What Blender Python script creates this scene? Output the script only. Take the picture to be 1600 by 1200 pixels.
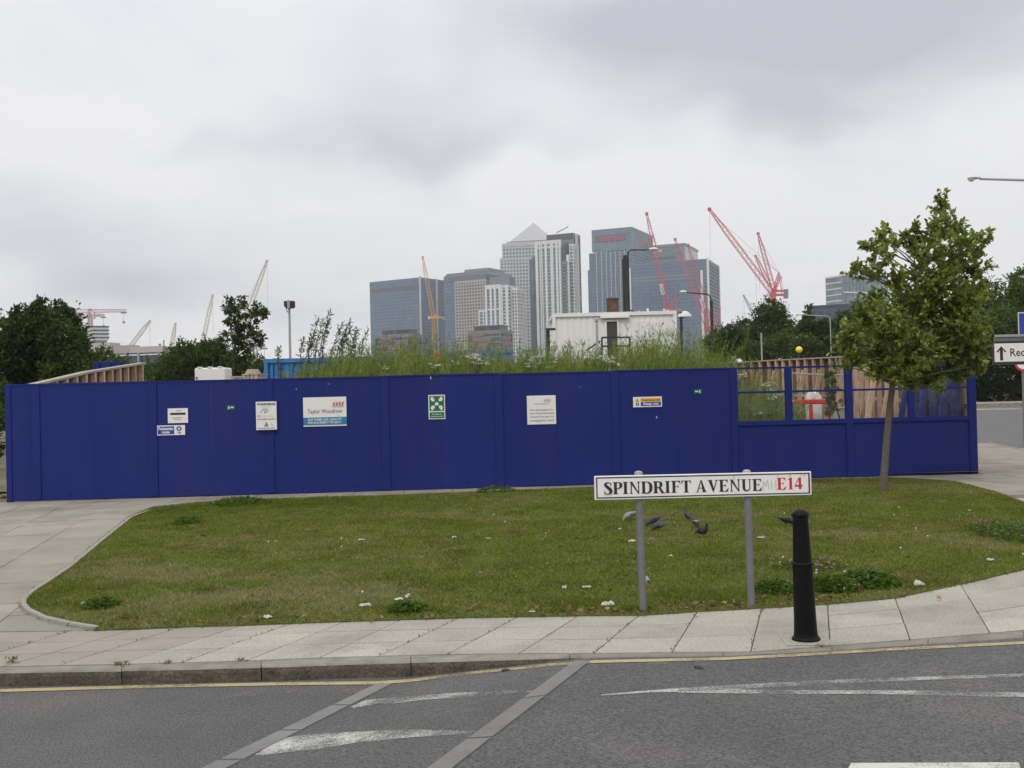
import bpy, bmesh, math, random
import numpy as np
from mathutils import Vector, Matrix

random.seed(7)
rng = np.random.default_rng(7)
for o in list(bpy.data.objects):
    bpy.data.objects.remove(o)
scene = bpy.context.scene
col = scene.collection

# ------------------------------------------------------------------ camera
EYE = Vector((0.0, 0.0, 1.70))
FPX = 1689.0                                  # focal length in pixels of a 1600 wide frame
PITCH = math.atan(20.0 / FPX)
ROLL = math.radians(1.40)
Fv = Vector((0, math.cos(PITCH), math.sin(PITCH)))
R0 = Vector((1, 0, 0)); U0 = Vector((0, -math.sin(PITCH), math.cos(PITCH)))
CR = R0 * math.cos(ROLL) - U0 * math.sin(ROLL)
CU = R0 * math.sin(ROLL) + U0 * math.cos(ROLL)
cam_d = bpy.data.cameras.new('camera')
cam = bpy.data.objects.new('camera', cam_d); col.objects.link(cam)
cam_d.sensor_width = 36.0; cam_d.lens = 36.0 * FPX / 1600.0
cam_d.clip_start = 0.05; cam_d.clip_end = 6000
m3 = Matrix((CR, CU, -Fv)).transposed()
cam.matrix_world = Matrix.Translation(EYE) @ m3.to_4x4()
scene.camera = cam

# ------------------------------------------------------------------ world: overcast sky
SUN_EL, SUN_AZ = math.radians(48), math.radians(205)    # azimuth from +Y, clockwise
world = bpy.data.worlds.new('World'); scene.world = world; world.use_nodes = True
wt = world.node_tree; wt.nodes.clear()
def wn(t, **kw):
    n = wt.nodes.new(t)
    for k, v in kw.items(): setattr(n, k, v)
    return n
def wmath(op, a, b=None, clamp=False):
    n = wn('ShaderNodeMath', operation=op); n.use_clamp = clamp
    for i, s in enumerate((a, b)):
        if s is None: continue
        if isinstance(s, (int, float)): n.inputs[i].default_value = s
        else: wt.links.new(s, n.inputs[i])
    return n.outputs[0]
sky = wn('ShaderNodeTexSky', sky_type='NISHITA'); sky.sun_disc = False
sky.sun_elevation = SUN_EL; sky.sun_rotation = SUN_AZ; sky.dust_density = 3.0
tc = wn('ShaderNodeTexCoord')
sep = wn('ShaderNodeSeparateXYZ'); wt.links.new(tc.outputs['Generated'], sep.inputs[0])
dz = wmath('ADD', wmath('MAXIMUM', sep.outputs[2], 0.0), 0.16)
cmb = wn('ShaderNodeCombineXYZ')
wt.links.new(wmath('DIVIDE', sep.outputs[0], dz), cmb.inputs[0])
wt.links.new(wmath('DIVIDE', sep.outputs[1], dz), cmb.inputs[1])
def wnoise(vec, scale, detail, rough, seed):
    n = wn('ShaderNodeTexNoise', noise_dimensions='4D')
    n.inputs['W'].default_value = seed
    n.inputs['Scale'].default_value = scale; n.inputs['Detail'].default_value = detail
    n.inputs['Roughness'].default_value = rough; n.inputs['Distortion'].default_value = 0.35
    wt.links.new(vec, n.inputs['Vector']); return n.outputs['Fac']
n1 = wnoise(cmb.outputs[0], 0.55, 5.0, 0.5, 3.1)
n2 = wnoise(cmb.outputs[0], 1.6, 4.0, 0.55, 8.4)
# darker cloud masses, each a soft patch of the overcast around a direction of the sky
def raydir(px, py):
    d = CR * ((px - 800) / FPX) + CU * (-(py - 600) / FPX) + Fv
    return d.normalized()
warp = wn('ShaderNodeTexNoise'); warp.inputs['Scale'].default_value = 3.5; warp.inputs['Detail'].default_value = 4
wt.links.new(tc.outputs['Generated'], warp.inputs['Vector'])
vsub = wn('ShaderNodeVectorMath', operation='SUBTRACT'); vsub.inputs[1].default_value = (.5, .5, .5)
wt.links.new(warp.outputs['Color'], vsub.inputs[0])
vsc = wn('ShaderNodeVectorMath', operation='SCALE'); vsc.inputs['Scale'].default_value = 0.22
wt.links.new(vsub.outputs[0], vsc.inputs[0])
vad = wn('ShaderNodeVectorMath', operation='ADD')
wt.links.new(tc.outputs['Generated'], vad.inputs[0]); wt.links.new(vsc.outputs[0], vad.inputs[1])
dark = None
for (px, py, sx, sy, amp) in ((1150, 70, 360, 130, .66), (1450, 10, 320, 90, .5), (600, 190, 200, 120, .42), (200, 25, 300, 55, .30), (20, 110, 200, 60, .22), (300, 235, 160, 26, .25), (150, 395, 380, 75, .42), (330, 470, 280, 42, .32), (730, 262, 200, 32, .38), (650, 90, 90, 60, -.15), (900, 330, 300, 40, -.2), (-100, 420, 260, 120, .18), (1230, 185, 190, 32, .30), (1000, 20, 260, 60, .2)):
    c = raydir(px, py)
    e = wn('ShaderNodeVectorMath', operation='SUBTRACT'); e.inputs[1].default_value = c
    wt.links.new(vad.outputs[0], e.inputs[0])
    # anisotropic distance: horizontal and vertical parts
    s2 = wn('ShaderNodeSeparateXYZ'); wt.links.new(e.outputs[0], s2.inputs[0])
    hx = wmath('MULTIPLY', s2.outputs[0], FPX / sx); vy = wmath('MULTIPLY', s2.outputs[2], FPX / sy); yy = wmath('MULTIPLY', s2.outputs[1], FPX / sx)
    q = wmath('ADD', wmath('ADD', wmath('MULTIPLY', hx, hx), wmath('MULTIPLY', vy, vy)), wmath('MULTIPLY', yy, yy))
    g = wmath('MULTIPLY', wmath('POWER', 2.718, wmath('MULTIPLY', q, -0.9)), amp)
    dark = g if dark is None else wmath('ADD', dark, g)
f = wmath('ADD', wmath('MULTIPLY', wmath('SUBTRACT', n1, 0.5), 1.2), wmath('MULTIPLY', wmath('SUBTRACT', n2, 0.5), 0.85))
f = wmath('ADD', wmath('ADD', f, wmath('MULTIPLY', dark, 1.25)), -0.03)
ramp = wn('ShaderNodeValToRGB')
cr = ramp.color_ramp
cr.elements[0].position = 0.0; cr.elements[0].color = (0.87, 0.867, 0.872, 1)
cr.elements[1].position = 1.0; cr.elements[1].color = (0.505, 0.515, 0.58, 1)
el = cr.elements.new(0.35); el.color = (0.765, 0.77, 0.805, 1)
wt.links.new(f, ramp.inputs[0])
# overcast skies are brighter overhead
zen = wmath('ADD', wmath('MULTIPLY', wmath('POWER', wmath('MAXIMUM', sep.outputs[2], 0.0), 1.5), 0.75), 1.0)
SKYK = 10.0
amp = wn('ShaderNodeVectorMath', operation='SCALE'); wt.links.new(ramp.outputs[0], amp.inputs[0])
wt.links.new(wmath('MULTIPLY', zen, SKYK), amp.inputs['Scale'])
mix = wn('ShaderNodeMixRGB'); mix.inputs[0].default_value = 0.95
wt.links.new(sky.outputs[0], mix.inputs[1]); wt.links.new(amp.outputs[0], mix.inputs[2])
bg = wn('ShaderNodeBackground'); bg.inputs['Strength'].default_value = 0.1
wt.links.new(mix.outputs[0], bg.inputs[0])
wo = wn('ShaderNodeOutputWorld'); wt.links.new(bg.outputs[0], wo.inputs[0])

# ------------------------------------------------------------------ sun through cloud
sl = bpy.data.lights.new('sun', 'SUN'); sl.energy = 1.2; sl.angle = math.radians(14); sl.color = (1.0, 0.95, 0.87)
so = bpy.data.objects.new('sun', sl); col.objects.link(so)
sd = Vector((math.sin(SUN_AZ) * math.cos(SUN_EL), math.cos(SUN_AZ) * math.cos(SUN_EL), math.sin(SUN_EL)))
so.rotation_euler = sd.to_track_quat('Z', 'Y').to_euler(); so.location = sd * 50

vs = scene.view_settings
vs.view_transform = 'Standard'; vs.look = 'None'; vs.exposure = 0.0; vs.gamma = 1.0; vs.use_curve_mapping = False
scene.render.engine = 'CYCLES'
cy = scene.cycles
cy.max_bounces = 6; cy.diffuse_bounces = 3; cy.glossy_bounces = 3; cy.transmission_bounces = 4; cy.transparent_max_bounces = 12; cy.volume_bounces = 0
cy.use_denoising = True
try: cy.denoiser = 'OPENIMAGEDENOISE'
except Exception: pass
cy.sample_clamp_indirect = 6.0

# ------------------------------------------------------------------ picture -> place helpers
def ray(px, py):
    return CR * ((px - 800) / FPX) + CU * (-(py - 600) / FPX) + Fv
def G(px, py, z=0.0):
    d = ray(px, py); t = (z - EYE.z) / d.z
    p = EYE + d * t; p.z = z; return p
def D(px, py, Y):
    d = ray(px, py); return EYE + d * (Y / d.y)
def project(p):
    v = Vector(p) - EYE; w = v.dot(Fv)
    return 800 + FPX * v.dot(CR) / w, 600 - FPX * v.dot(CU) / w
def horizon(px): return 620 - (px - 800) * math.tan(ROLL)
def zat(px, py, Y): return D(px, py, Y).z

# ------------------------------------------------------------------ objects
def tag(o, label=None, cat=None, group=None, kind=None):
    if label: o['label'] = label
    if cat: o['category'] = cat
    if group: o['group'] = group
    if kind: o['kind'] = kind
    return o
def thing(name, label, cat, loc, group=None):
    o = bpy.data.objects.new(name, None); col.objects.link(o)
    o.empty_display_size = 0.2; o.location = loc
    return tag(o, label, cat, group)

class MB:
    """collects shapes in world coordinates"""
    def __init__(s): s.v = []; s.f = []; s.mi = []; s.cm = 0
    def add(s, vs, fs):
        b = len(s.v); s.v += [tuple(x) for x in vs]
        for f_ in fs: s.f.append(tuple(b + i for i in f_)); s.mi.append(s.cm)
        return s
    def obox(s, c, ax, ay, az):
        """oriented box: centre and three half-axis vectors"""
        c = Vector(c); ax = Vector(ax); ay = Vector(ay); az = Vector(az)
        if ax.cross(ay).dot(az) < 0: ax = -ax
        vs = [c + ax * i + ay * j + az * k for k in (-1, 1) for j in (-1, 1) for i in (-1, 1)]
        return s.add(vs, [(0, 2, 3, 1), (4, 5, 7, 6), (0, 1, 5, 4), (2, 6, 7, 3), (0, 4, 6, 2), (1, 3, 7, 5)])
    def box(s, a, b):
        a = Vector(a); b = Vector(b); h = (b - a) / 2
        return s.obox((a + b) / 2, (h.x, 0, 0), (0, h.y, 0), (0, 0, h.z))
    def bar(s, p, q, w, d=None, up=(0, 0, 1)):
        p = Vector(p); q = Vector(q); d = d or w
        t = (q - p); L = t.length
        if L < 1e-6: return s
        t /= L; up = Vector(up)
        if abs(t.dot(up)) > 0.98: up = Vector((0, 1, 0))
        a = t.cross(up).normalized(); b = a.cross(t)
        return s.obox((p + q) / 2, t * (L / 2), a * (w / 2), b * (d / 2))
    def tube(s, pts, rad, n=8, cap=True):
        pts = [Vector(p) for p in pts]
        if isinstance(rad, (int, float)): rad = [rad] * len(pts)
        vs = []; fs = []
        for i, p in enumerate(pts):
            t = (pts[min(i + 1, len(pts) - 1)] - pts[max(i - 1, 0)]).normalized()
            up = Vector((0, 0, 1)) if abs(t.z) < 0.9 else Vector((0, 1, 0))
            a = t.cross(up).normalized(); b = t.cross(a)
            for k in range(n):
                an = 2 * math.pi * k / n
                vs.append(p + (a * math.cos(an) + b * math.sin(an)) * rad[i])
        for i in range(len(pts) - 1):
            for k in range(n):
                k2 = (k + 1) % n
                fs.append((i * n + k, i * n + k2, (i + 1) * n + k2, (i + 1) * n + k))
        if cap:
            fs.append(tuple(range(n))[::-1]); fs.append(tuple((len(pts) - 1) * n + k for k in range(n)))
        return s.add(vs, fs)
    def lathe(s, c, prof, n=24):
        c = Vector(c); vs = []; fs = []
        for (r, z) in prof:
            for k in range(n):
                an = 2 * math.pi * k / n
                vs.append(c + Vector((r * math.cos(an), r * math.sin(an), z)))
        for i in range(len(prof) - 1):
            for k in range(n):
                k2 = (k + 1) % n
                fs.append((i * n + k, i * n + k2, (i + 1) * n + k2, (i + 1) * n + k))
        fs.append(tuple(range(n))[::-1]); fs.append(tuple((len(prof) - 1) * n + k for k in range(n)))
        return s.add(vs, fs)
    def prism(s, poly, depth):
        """polygon (world points, one plane) pushed along the vector depth"""
        n = len(poly); poly = [Vector(p) for p in poly]; depth = Vector(depth)
        nor = Vector((0, 0, 0))
        for i in range(n): nor += poly[i].cross(poly[(i + 1) % n])
        if nor.dot(depth) > 0: poly = poly[::-1]
        vs = poly + [p + depth for p in poly]
        fs = [tuple(range(n)), tuple(range(n, 2 * n))[::-1]]
        for i in range(n):
            j = (i + 1) % n; fs.append((j, i, n + i, n + j))
        return s.add(vs, fs)
    def loft(s, rings, cap=True):
        n = len(rings[0]); vs = [p for r in rings for p in r]; fs = []
        for i in range(len(rings) - 1):
            for k in range(n):
                k2 = (k + 1) % n
                fs.append((i * n + k, i * n + k2, (i + 1) * n + k2, (i + 1) * n + k))
        if cap:
            fs.append(tuple(range(n))[::-1]); fs.append(tuple((len(rings) - 1) * n + k for k in range(n)))
        return s.add(vs, fs)
    def build(s, name, mat, parent=None, smooth=False, bevel=0.0):
        me = bpy.data.meshes.new(name)
        off = wloc(parent) if parent else Vector((0, 0, 0))
        me.from_pydata([(x - off.x, y - off.y, z - off.z) for x, y, z in s.v], [], s.f)
        mats = mat if isinstance(mat, (list, tuple)) else [mat]
        for m in mats: me.materials.append(m)
        if len(mats) > 1: me.polygons.foreach_set('material_index', s.mi)
        if smooth:
            me.polygons.foreach_set('use_smooth', [True] * len(me.polygons))
            me.set_sharp_from_angle(angle=math.radians(40))
        me.update()
        if bevel:
            bm = bmesh.new(); bm.from_mesh(me)
            bmesh.ops.bevel(bm, geom=bm.edges[:], offset=bevel, segments=1, affect='EDGES')
            bm.to_mesh(me); bm.free()
        o = bpy.data.objects.new(name, me); col.objects.link(o)
        if parent: o.parent = parent
        return o
def wloc(o):
    p = Vector((0, 0, 0))
    while o is not None:
        p += o.location; o = o.parent
    return p
def raw_mesh(name, verts, faces_idx, loop_tot, mats, parent=None, colors=None, smooth=False):
    """fast mesh from numpy arrays; faces all with loop_tot corners"""
    me = bpy.data.meshes.new(name)
    off = wloc(parent) if parent else Vector((0, 0, 0))
    verts = np.asarray(verts, dtype=np.float32) - np.array(off, dtype=np.float32)
    nf = len(faces_idx)
    me.vertices.add(len(verts)); me.vertices.foreach_set('co', verts.ravel())
    me.loops.add(nf * loop_tot); me.loops.foreach_set('vertex_index', np.asarray(faces_idx, dtype=np.int32).ravel())
    me.polygons.add(nf); me.polygons.foreach_set('loop_start', np.arange(nf, dtype=np.int32) * loop_tot)
    for m in (mats if isinstance(mats, (list, tuple)) else [mats]): me.materials.append(m)
    if smooth: me.polygons.foreach_set('use_smooth', np.ones(nf, dtype=bool))
    me.update(calc_edges=True)
    if colors is not None:
        ca = me.color_attributes.new('tint', 'FLOAT_COLOR', 'POINT')
        c4 = np.ones((len(verts), 4), dtype=np.float32); c4[:, :3] = colors
        ca.data.foreach_set('color', c4.ravel())
    o = bpy.data.objects.new(name, me); col.objects.link(o)
    if parent: o.parent = parent
    return o

# ------------------------------------------------------------------ materials
def material(name, base, rough=0.7, vary=0.12, scale=4.0, bump=0.0, bscale=60.0, metal=0.0, spec=0.4, dirt=None, dirt_amt=0.0, dscale=1.5, objvary=0.0, stretch=None, speck=0.0, sscale=90.0):
    m = bpy.data.materials.new(name); m.use_nodes = True
    nt = m.node_tree; b = nt.nodes['Principled BSDF']
    b.inputs['Roughness'].default_value = rough; b.inputs['Metallic'].default_value = metal
    b.inputs['Specular IOR Level'].default_value = spec
    t = nt.nodes.new('ShaderNodeTexCoord')
    src = t.outputs['Object']
    if stretch:
        mp = nt.nodes.new('ShaderNodeMapping'); mp.inputs['Scale'].default_value = stretch
        nt.links.new(src, mp.inputs[0]); src = mp.outputs[0]
    n = nt.nodes.new('ShaderNodeTexNoise'); n.inputs['Scale'].default_value = scale; n.inputs['Detail'].default_value = 6
    n.inputs['Roughness'].default_value = 0.6
    nt.links.new(src, n.inputs['Vector'])
    mr = nt.nodes.new('ShaderNodeMapRange'); mr.inputs['From Min'].default_value = 0.25; mr.inputs['From Max'].default_value = 0.75
    mr.inputs['To Min'].default_value = 1 - vary; mr.inputs['To Max'].default_value = 1 + vary
    nt.links.new(n.outputs['Fac'], mr.inputs['Value'])
    val = mr.outputs[0]
    if objvary:
        oi = nt.nodes.new('ShaderNodeObjectInfo'); m2 = nt.nodes.new('ShaderNodeMapRange')
        m2.inputs['To Min'].default_value = 1 - objvary; m2.inputs['To Max'].default_value = 1 + objvary
        nt.links.new(oi.outputs['Random'], m2.inputs['Value'])
        mm = nt.nodes.new('ShaderNodeMath'); mm.operation = 'MULTIPLY'
        nt.links.new(val, mm.inputs[0]); nt.links.new(m2.outputs[0], mm.inputs[1]); val = mm.outputs[0]
    sc = nt.nodes.new('ShaderNodeVectorMath'); sc.operation = 'SCALE'; sc.inputs[0].default_value = base
    nt.links.new(val, sc.inputs['Scale'])
    colr = sc.outputs[0]
    if dirt:
        n3 = nt.nodes.new('ShaderNodeTexNoise'); n3.inputs['Scale'].default_value = dscale; n3.inputs['Detail'].default_value = 8; n3.inputs['Roughness'].default_value = 0.65
        nt.links.new(src, n3.inputs['Vector'])
        r3 = nt.nodes.new('ShaderNodeMapRange'); r3.inputs['From Min'].default_value = 0.5; r3.inputs['From Max'].default_value = 0.75; r3.inputs['To Max'].default_value = dirt_amt
        nt.links.new(n3.outputs['Fac'], r3.inputs['Value'])
        mx = nt.nodes.new('ShaderNodeMixRGB'); mx.inputs[2].default_value = (*dirt, 1)
        nt.links.new(r3.outputs[0], mx.inputs[0]); nt.links.new(colr, mx.inputs[1]); colr = mx.outputs[0]
    if speck:
        n4 = nt.nodes.new('ShaderNodeTexNoise'); n4.inputs['Scale'].default_value = sscale; n4.inputs['Detail'].default_value = 2; n4.inputs['Roughness'].default_value = 0.7
        nt.links.new(t.outputs['Object'], n4.inputs['Vector'])
        r4 = nt.nodes.new('ShaderNodeMapRange'); r4.inputs['From Min'].default_value = 0.3; r4.inputs['From Max'].default_value = 0.7
        r4.inputs['To Min'].default_value = 1 - speck; r4.inputs['To Max'].default_value = 1 + speck
        nt.links.new(n4.outputs['Fac'], r4.inputs['Value'])
        s4 = nt.nodes.new('ShaderNodeVectorMath'); s4.operation = 'SCALE'
        nt.links.new(colr, s4.inputs[0]); nt.links.new(r4.outputs[0], s4.inputs['Scale']); colr = s4.outputs[0]
    nt.links.new(colr, b.inputs['Base Color'])
    if bump:
        nb = nt.nodes.new('ShaderNodeTexNoise'); nb.inputs['Scale'].default_value = bscale; nb.inputs['Detail'].default_value = 5
        nt.links.new(t.outputs['Object'], nb.inputs['Vector'])
        bp = nt.nodes.new('ShaderNodeBump'); bp.inputs['Strength'].default_value = bump; bp.inputs['Distance'].default_value = 0.01
        nt.links.new(nb.outputs['Fac'], bp.inputs['Height']); nt.links.new(bp.outputs[0], b.inputs['Normal'])
    return m
def leaf_material(name, tint=(1, 1, 1), trans=0.3, rough=0.5, spec=0.3):
    m = bpy.data.materials.new(name); m.use_nodes = True
    nt = m.node_tree; b = nt.nodes['Principled BSDF']; out = nt.nodes['Material Output']
    a = nt.nodes.new('ShaderNodeVertexColor'); a.layer_name = 'tint'
    mu = nt.nodes.new('ShaderNodeMixRGB'); mu.blend_type = 'MULTIPLY'; mu.inputs[0].default_value = 1; mu.inputs[2].default_value = (*tint, 1)
    nt.links.new(a.outputs[0], mu.inputs[1])
    nt.links.new(mu.outputs[0], b.inputs['Base Color'])
    b.inputs['Roughness'].default_value = rough; b.inputs['Specular IOR Level'].default_value = spec
    tr = nt.nodes.new('ShaderNodeBsdfTranslucent')
    hs = nt.nodes.new('ShaderNodeHueSaturation'); hs.inputs['Value'].default_value = 1.3; hs.inputs['Saturation'].default_value = 1.1
    nt.links.new(mu.outputs[0], hs.inputs['Color']); nt.links.new(hs.outputs[0], tr.inputs[0])
    ms = nt.nodes.new('ShaderNodeMixShader'); ms.inputs[0].default_value = trans
    nt.links.new(b.outputs[0], ms.inputs[1]); nt.links.new(tr.outputs[0], ms.inputs[2]); nt.links.new(ms.outputs[0], out.inputs[0])
    return m
def worn_paint(name, base, wear_lo, wear_hi, scale=25.0, stretch=(1, 1, 1)):
    m = bpy.data.materials.new(name); m.use_nodes = True
    nt = m.node_tree; b = nt.nodes['Principled BSDF']; out = nt.nodes['Material Output']
    b.inputs['Base Color'].default_value = (*base, 1); b.inputs['Roughness'].default_value = 0.8
    t = nt.nodes.new('ShaderNodeTexCoord'); mp = nt.nodes.new('ShaderNodeMapping'); mp.inputs['Scale'].default_value = stretch
    nt.links.new(t.outputs['Object'], mp.inputs[0])
    acc = None
    for s_, w in ((scale * 0.12, 0.55), (scale * 3, 0.45)):
        n = nt.nodes.new('ShaderNodeTexNoise'); n.inputs['Scale'].default_value = s_; n.inputs['Detail'].default_value = 8; n.inputs['Roughness'].default_value = 0.7
        nt.links.new(mp.outputs[0], n.inputs['Vector'])
        k = nt.nodes.new('ShaderNodeMath'); k.operation = 'MULTIPLY'; k.inputs[1].default_value = w
        nt.links.new(n.outputs['Fac'], k.inputs[0])
        if acc is None: acc = k.outputs[0]
        else:
            ad = nt.nodes.new('ShaderNodeMath'); ad.operation = 'ADD'
            nt.links.new(acc, ad.inputs[0]); nt.links.new(k.outputs[0], ad.inputs[1]); acc = ad.outputs[0]
    r = nt.nodes.new('ShaderNodeMapRange'); r.inputs['From Min'].default_value = wear_lo; r.inputs['From Max'].default_value = wear_hi
    nt.links.new(acc, r.inputs['Value'])
    tb = nt.nodes.new('ShaderNodeBsdfTransparent'); ms = nt.nodes.new('ShaderNodeMixShader')
    nt.links.new(r.outputs[0], ms.inputs[0]); nt.links.new(tb.outputs[0], ms.inputs[1]); nt.links.new(b.outputs[0], ms.inputs[2])
    nt.links.new(ms.outputs[0], out.inputs[0])
    return m
def pane_glass(name, base, rough=0.1, vary=0.35, cell=(1, 1, 1), metal=0.0):
    """facade glass whose tone changes from pane to pane (blinds, rooms), broad reflections painted in"""
    m = bpy.data.materials.new(name); m.use_nodes = True
    nt = m.node_tree; b = nt.nodes['Principled BSDF']
    b.inputs['Roughness'].default_value = rough; b.inputs['Metallic'].default_value = metal; b.inputs['Specular IOR Level'].default_value = 0.6
    t = nt.nodes.new('ShaderNodeTexCoord'); mp = nt.nodes.new('ShaderNodeVectorMath'); mp.operation = 'SNAP'; mp.inputs[1].default_value = cell
    nt.links.new(t.outputs['Object'], mp.inputs[0])
    w = nt.nodes.new('ShaderNodeTexWhiteNoise'); w.noise_dimensions = '3D'; nt.links.new(mp.outputs[0], w.inputs['Vector'])
    r = nt.nodes.new('ShaderNodeMapRange'); r.inputs['To Min'].default_value = 1 - vary; r.inputs['To Max'].default_value = 1 + vary
    nt.links.new(w.outputs['Value'], r.inputs['Value'])
    sc = nt.nodes.new('ShaderNodeVectorMath'); sc.operation = 'SCALE'; sc.inputs[0].default_value = base
    ns = nt.nodes.new('ShaderNodeTexNoise'); ns.inputs['Scale'].default_value = 0.03; ns.inputs['Detail'].default_value = 3; ns.inputs['Distortion'].default_value = 1.0  # broad noise paints soft reflections into the glass colour
    nt.links.new(t.outputs['Object'], ns.inputs['Vector'])
    rn = nt.nodes.new('ShaderNodeMapRange'); rn.inputs['From Min'].default_value = .3; rn.inputs['From Max'].default_value = .7; rn.inputs['To Min'].default_value = .72; rn.inputs['To Max'].default_value = 1.35
    nt.links.new(ns.outputs['Fac'], rn.inputs['Value'])
    mm = nt.nodes.new('ShaderNodeMath'); mm.operation = 'MULTIPLY'; nt.links.new(r.outputs[0], mm.inputs[0]); nt.links.new(rn.outputs[0], mm.inputs[1])
    nt.links.new(mm.outputs[0], sc.inputs['Scale']); nt.links.new(sc.outputs[0], b.inputs['Base Color'])
    return m

M = {}
M['asphalt'] = material('asphalt', (0.083, 0.082, 0.084), 0.9, 0.16, 0.7, 0.6, 110, dirt=(0.125, 0.12, 0.112), dirt_amt=0.75, dscale=0.55, speck=0.6, sscale=75)
M['asphalt_far'] = material('asphalt_far', (0.11, 0.11, 0.112), 0.9, 0.12, 0.5)
M['slab'] = material('slab', (0.325, 0.306, 0.265), 0.88, 0.15, 1.4, 0.25, 90, speck=0.2, sscale=45, dirt=(0.17, 0.16, 0.145), dirt_amt=0.8, dscale=1.3, objvary=0.11)
M['slab_buff'] = material('slab_buff', (0.265, 0.24, 0.205), 0.9, 0.12, 2.0, 0.25, 90, speck=0.15, sscale=60, dirt=(0.2, 0.175, 0.145), dirt_amt=0.6, dscale=1.4, objvary=0.07)
M['path_slab'] = material('path_slab', (0.258, 0.235, 0.20), 0.9, 0.14, 1.2, 0.25, 80, dirt=(0.155, 0.138, 0.115), dirt_amt=0.9, dscale=0.7, objvary=0.09, speck=.12, sscale=40)
M['bed'] = material('bed', (0.10, 0.095, 0.07), 0.95, 0.3, 5, 0.3, 80, dirt=(0.05, 0.08, 0.025), dirt_amt=0.8)
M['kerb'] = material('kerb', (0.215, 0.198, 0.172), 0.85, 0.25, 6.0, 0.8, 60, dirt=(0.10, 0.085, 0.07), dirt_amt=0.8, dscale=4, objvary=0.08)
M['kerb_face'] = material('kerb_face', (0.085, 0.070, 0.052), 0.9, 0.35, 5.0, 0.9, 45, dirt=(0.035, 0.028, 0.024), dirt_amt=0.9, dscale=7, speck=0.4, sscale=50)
M['edging'] = material('edging', (0.28, 0.262, 0.225), 0.9, 0.15, 3.0, 0.3, 60, dirt=(0.2, 0.18, 0.15), dirt_amt=0.6)
M['granite'] = material('granite', (0.165, 0.162, 0.158), 0.88, 0.16, 3.0, 0.5, 120, dirt=(0.21, 0.2, 0.19), dirt_amt=0.5, dscale=9, objvary=0.08)
M['soil'] = material('soil', (0.085, 0.105, 0.028), 0.95, 0.3, 2.5, 0.6, 40, dirt=(0.17, 0.135, 0.075), dirt_amt=0.8, dscale=0.6)
M['earth'] = material('earth', (0.13, 0.12, 0.075), 0.95, 0.3, 0.6, 0.4, 8, dirt=(0.07, 0.09, 0.035), dirt_amt=0.8, dscale=0.2)
M['blue'] = material('blue', (0.0108, 0.0202, 0.140), 0.6, 0.08, 0.9, 0.05, 20, spec=0.16, stretch=(2.5, 2.5, .4), dirt=(0.022, 0.028, 0.112), dirt_amt=0.6, dscale=0.8, objvary=0.05)
M['blue_trim'] = material('blue_trim', (0.0100, 0.019, 0.138), 0.6, 0.07, 2.0, spec=0.18, objvary=0.04)
M['white'] = material('white', (0.74, 0.74, 0.72), 0.5, 0.04, 3.0)
M['white_sign'] = material('white_sign', (0.70, 0.70, 0.68), 0.45, 0.04, 5.0, dirt=(0.5, 0.48, 0.42), dirt_amt=0.3, dscale=6)
M['black'] = material('black', (0.012, 0.012, 0.014), 0.4, 0.2, 6.0)
M['ink'] = material('ink', (0.02, 0.02, 0.022), 0.6, 0.1, 9.0)
M['ink_grey'] = material('ink_grey', (0.20, 0.20, 0.21), 0.7, 0.1, 9.0)
M['ink_purple'] = material('ink_purple', (0.06, 0.05, 0.12), 0.6, 0.1, 9.0)
M['pencil'] = material('pencil', (0.36, 0.36, 0.37), 0.8, 0.1, 20.0)
M['red'] = material('red', (0.50, 0.02, 0.025), 0.5, 0.1, 5.0)
M['sign_blue'] = material('sign_blue', (0.02, 0.05, 0.28), 0.5, 0.08, 5.0)
M['sign_teal'] = material('sign_teal', (0.02, 0.17, 0.33), 0.5, 0.05, 5.0)
M['sign_green'] = material('sign_green', (0.005, 0.13, 0.06), 0.5, 0.08, 5.0)
M['sign_yellow'] = material('sign_yellow', (0.75, 0.36, 0.03), 0.5, 0.08, 5.0)
M['post_grey'] = material('post_grey', (0.15, 0.15, 0.16), 0.55, 0.12, 6.0, 0.1, 40, objvary=0.06)
M['bollard'] = material('bollard', (0.004, 0.0042, 0.005), 0.5, 0.4, 9.0, 0.12, 60, spec=0.14, dirt=(0.010, 0.0095, 0.009), dirt_amt=0.6, dscale=14)
M['timber'] = material('timber', (0.50, 0.355, 0.25), 0.85, 0.22, 3.0, 0.3, 30, dirt=(0.22, 0.10, 0.06), dirt_amt=0.6, dscale=2.5, objvary=0.28)
M['ply'] = material('ply', (0.17, 0.075, 0.045), 0.85, 0.25, 1.0, dirt=(0.22, 0.13, 0.08), dirt_amt=0.6, dscale=1.0, objvary=0.2)
M['timber_top'] = material('timber_top', (0.33, 0.29, 0.24), 0.9, 0.15, 2.0)
M['bark'] = material('bark', (0.105, 0.09, 0.07), 0.95, 0.3, 14.0, 0.9, 50)
M['bark_dark'] = material('bark_dark', (0.05, 0.043, 0.035), 0.95, 0.3, 4.0)
M['cabin'] = material('cabin', (0.70, 0.70, 0.69), 0.5, 0.04, 0.8, dirt=(0.5, 0.47, 0.42), dirt_amt=0.5, dscale=0.7)
M['doorway_shade'] = material('doorway_shade', (0.06, 0.05, 0.042), 0.6, 0.15, 1.0)
M['rust'] = material('rust', (0.11, 0.065, 0.05), 0.9, 0.35, 3.0, dirt=(0.20, 0.10, 0.06), dirt_amt=0.7)
M['dark_metal'] = material('dark_metal', (0.025, 0.027, 0.028), 0.5, 0.2, 3.0)
M['grey_metal'] = material('grey_metal', (0.32, 0.32, 0.31), 0.5, 0.1, 3.0)
M['lamp_pale'] = material('lamp_pale', (0.55, 0.55, 0.52), 0.4, 0.06, 4.0)
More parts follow.
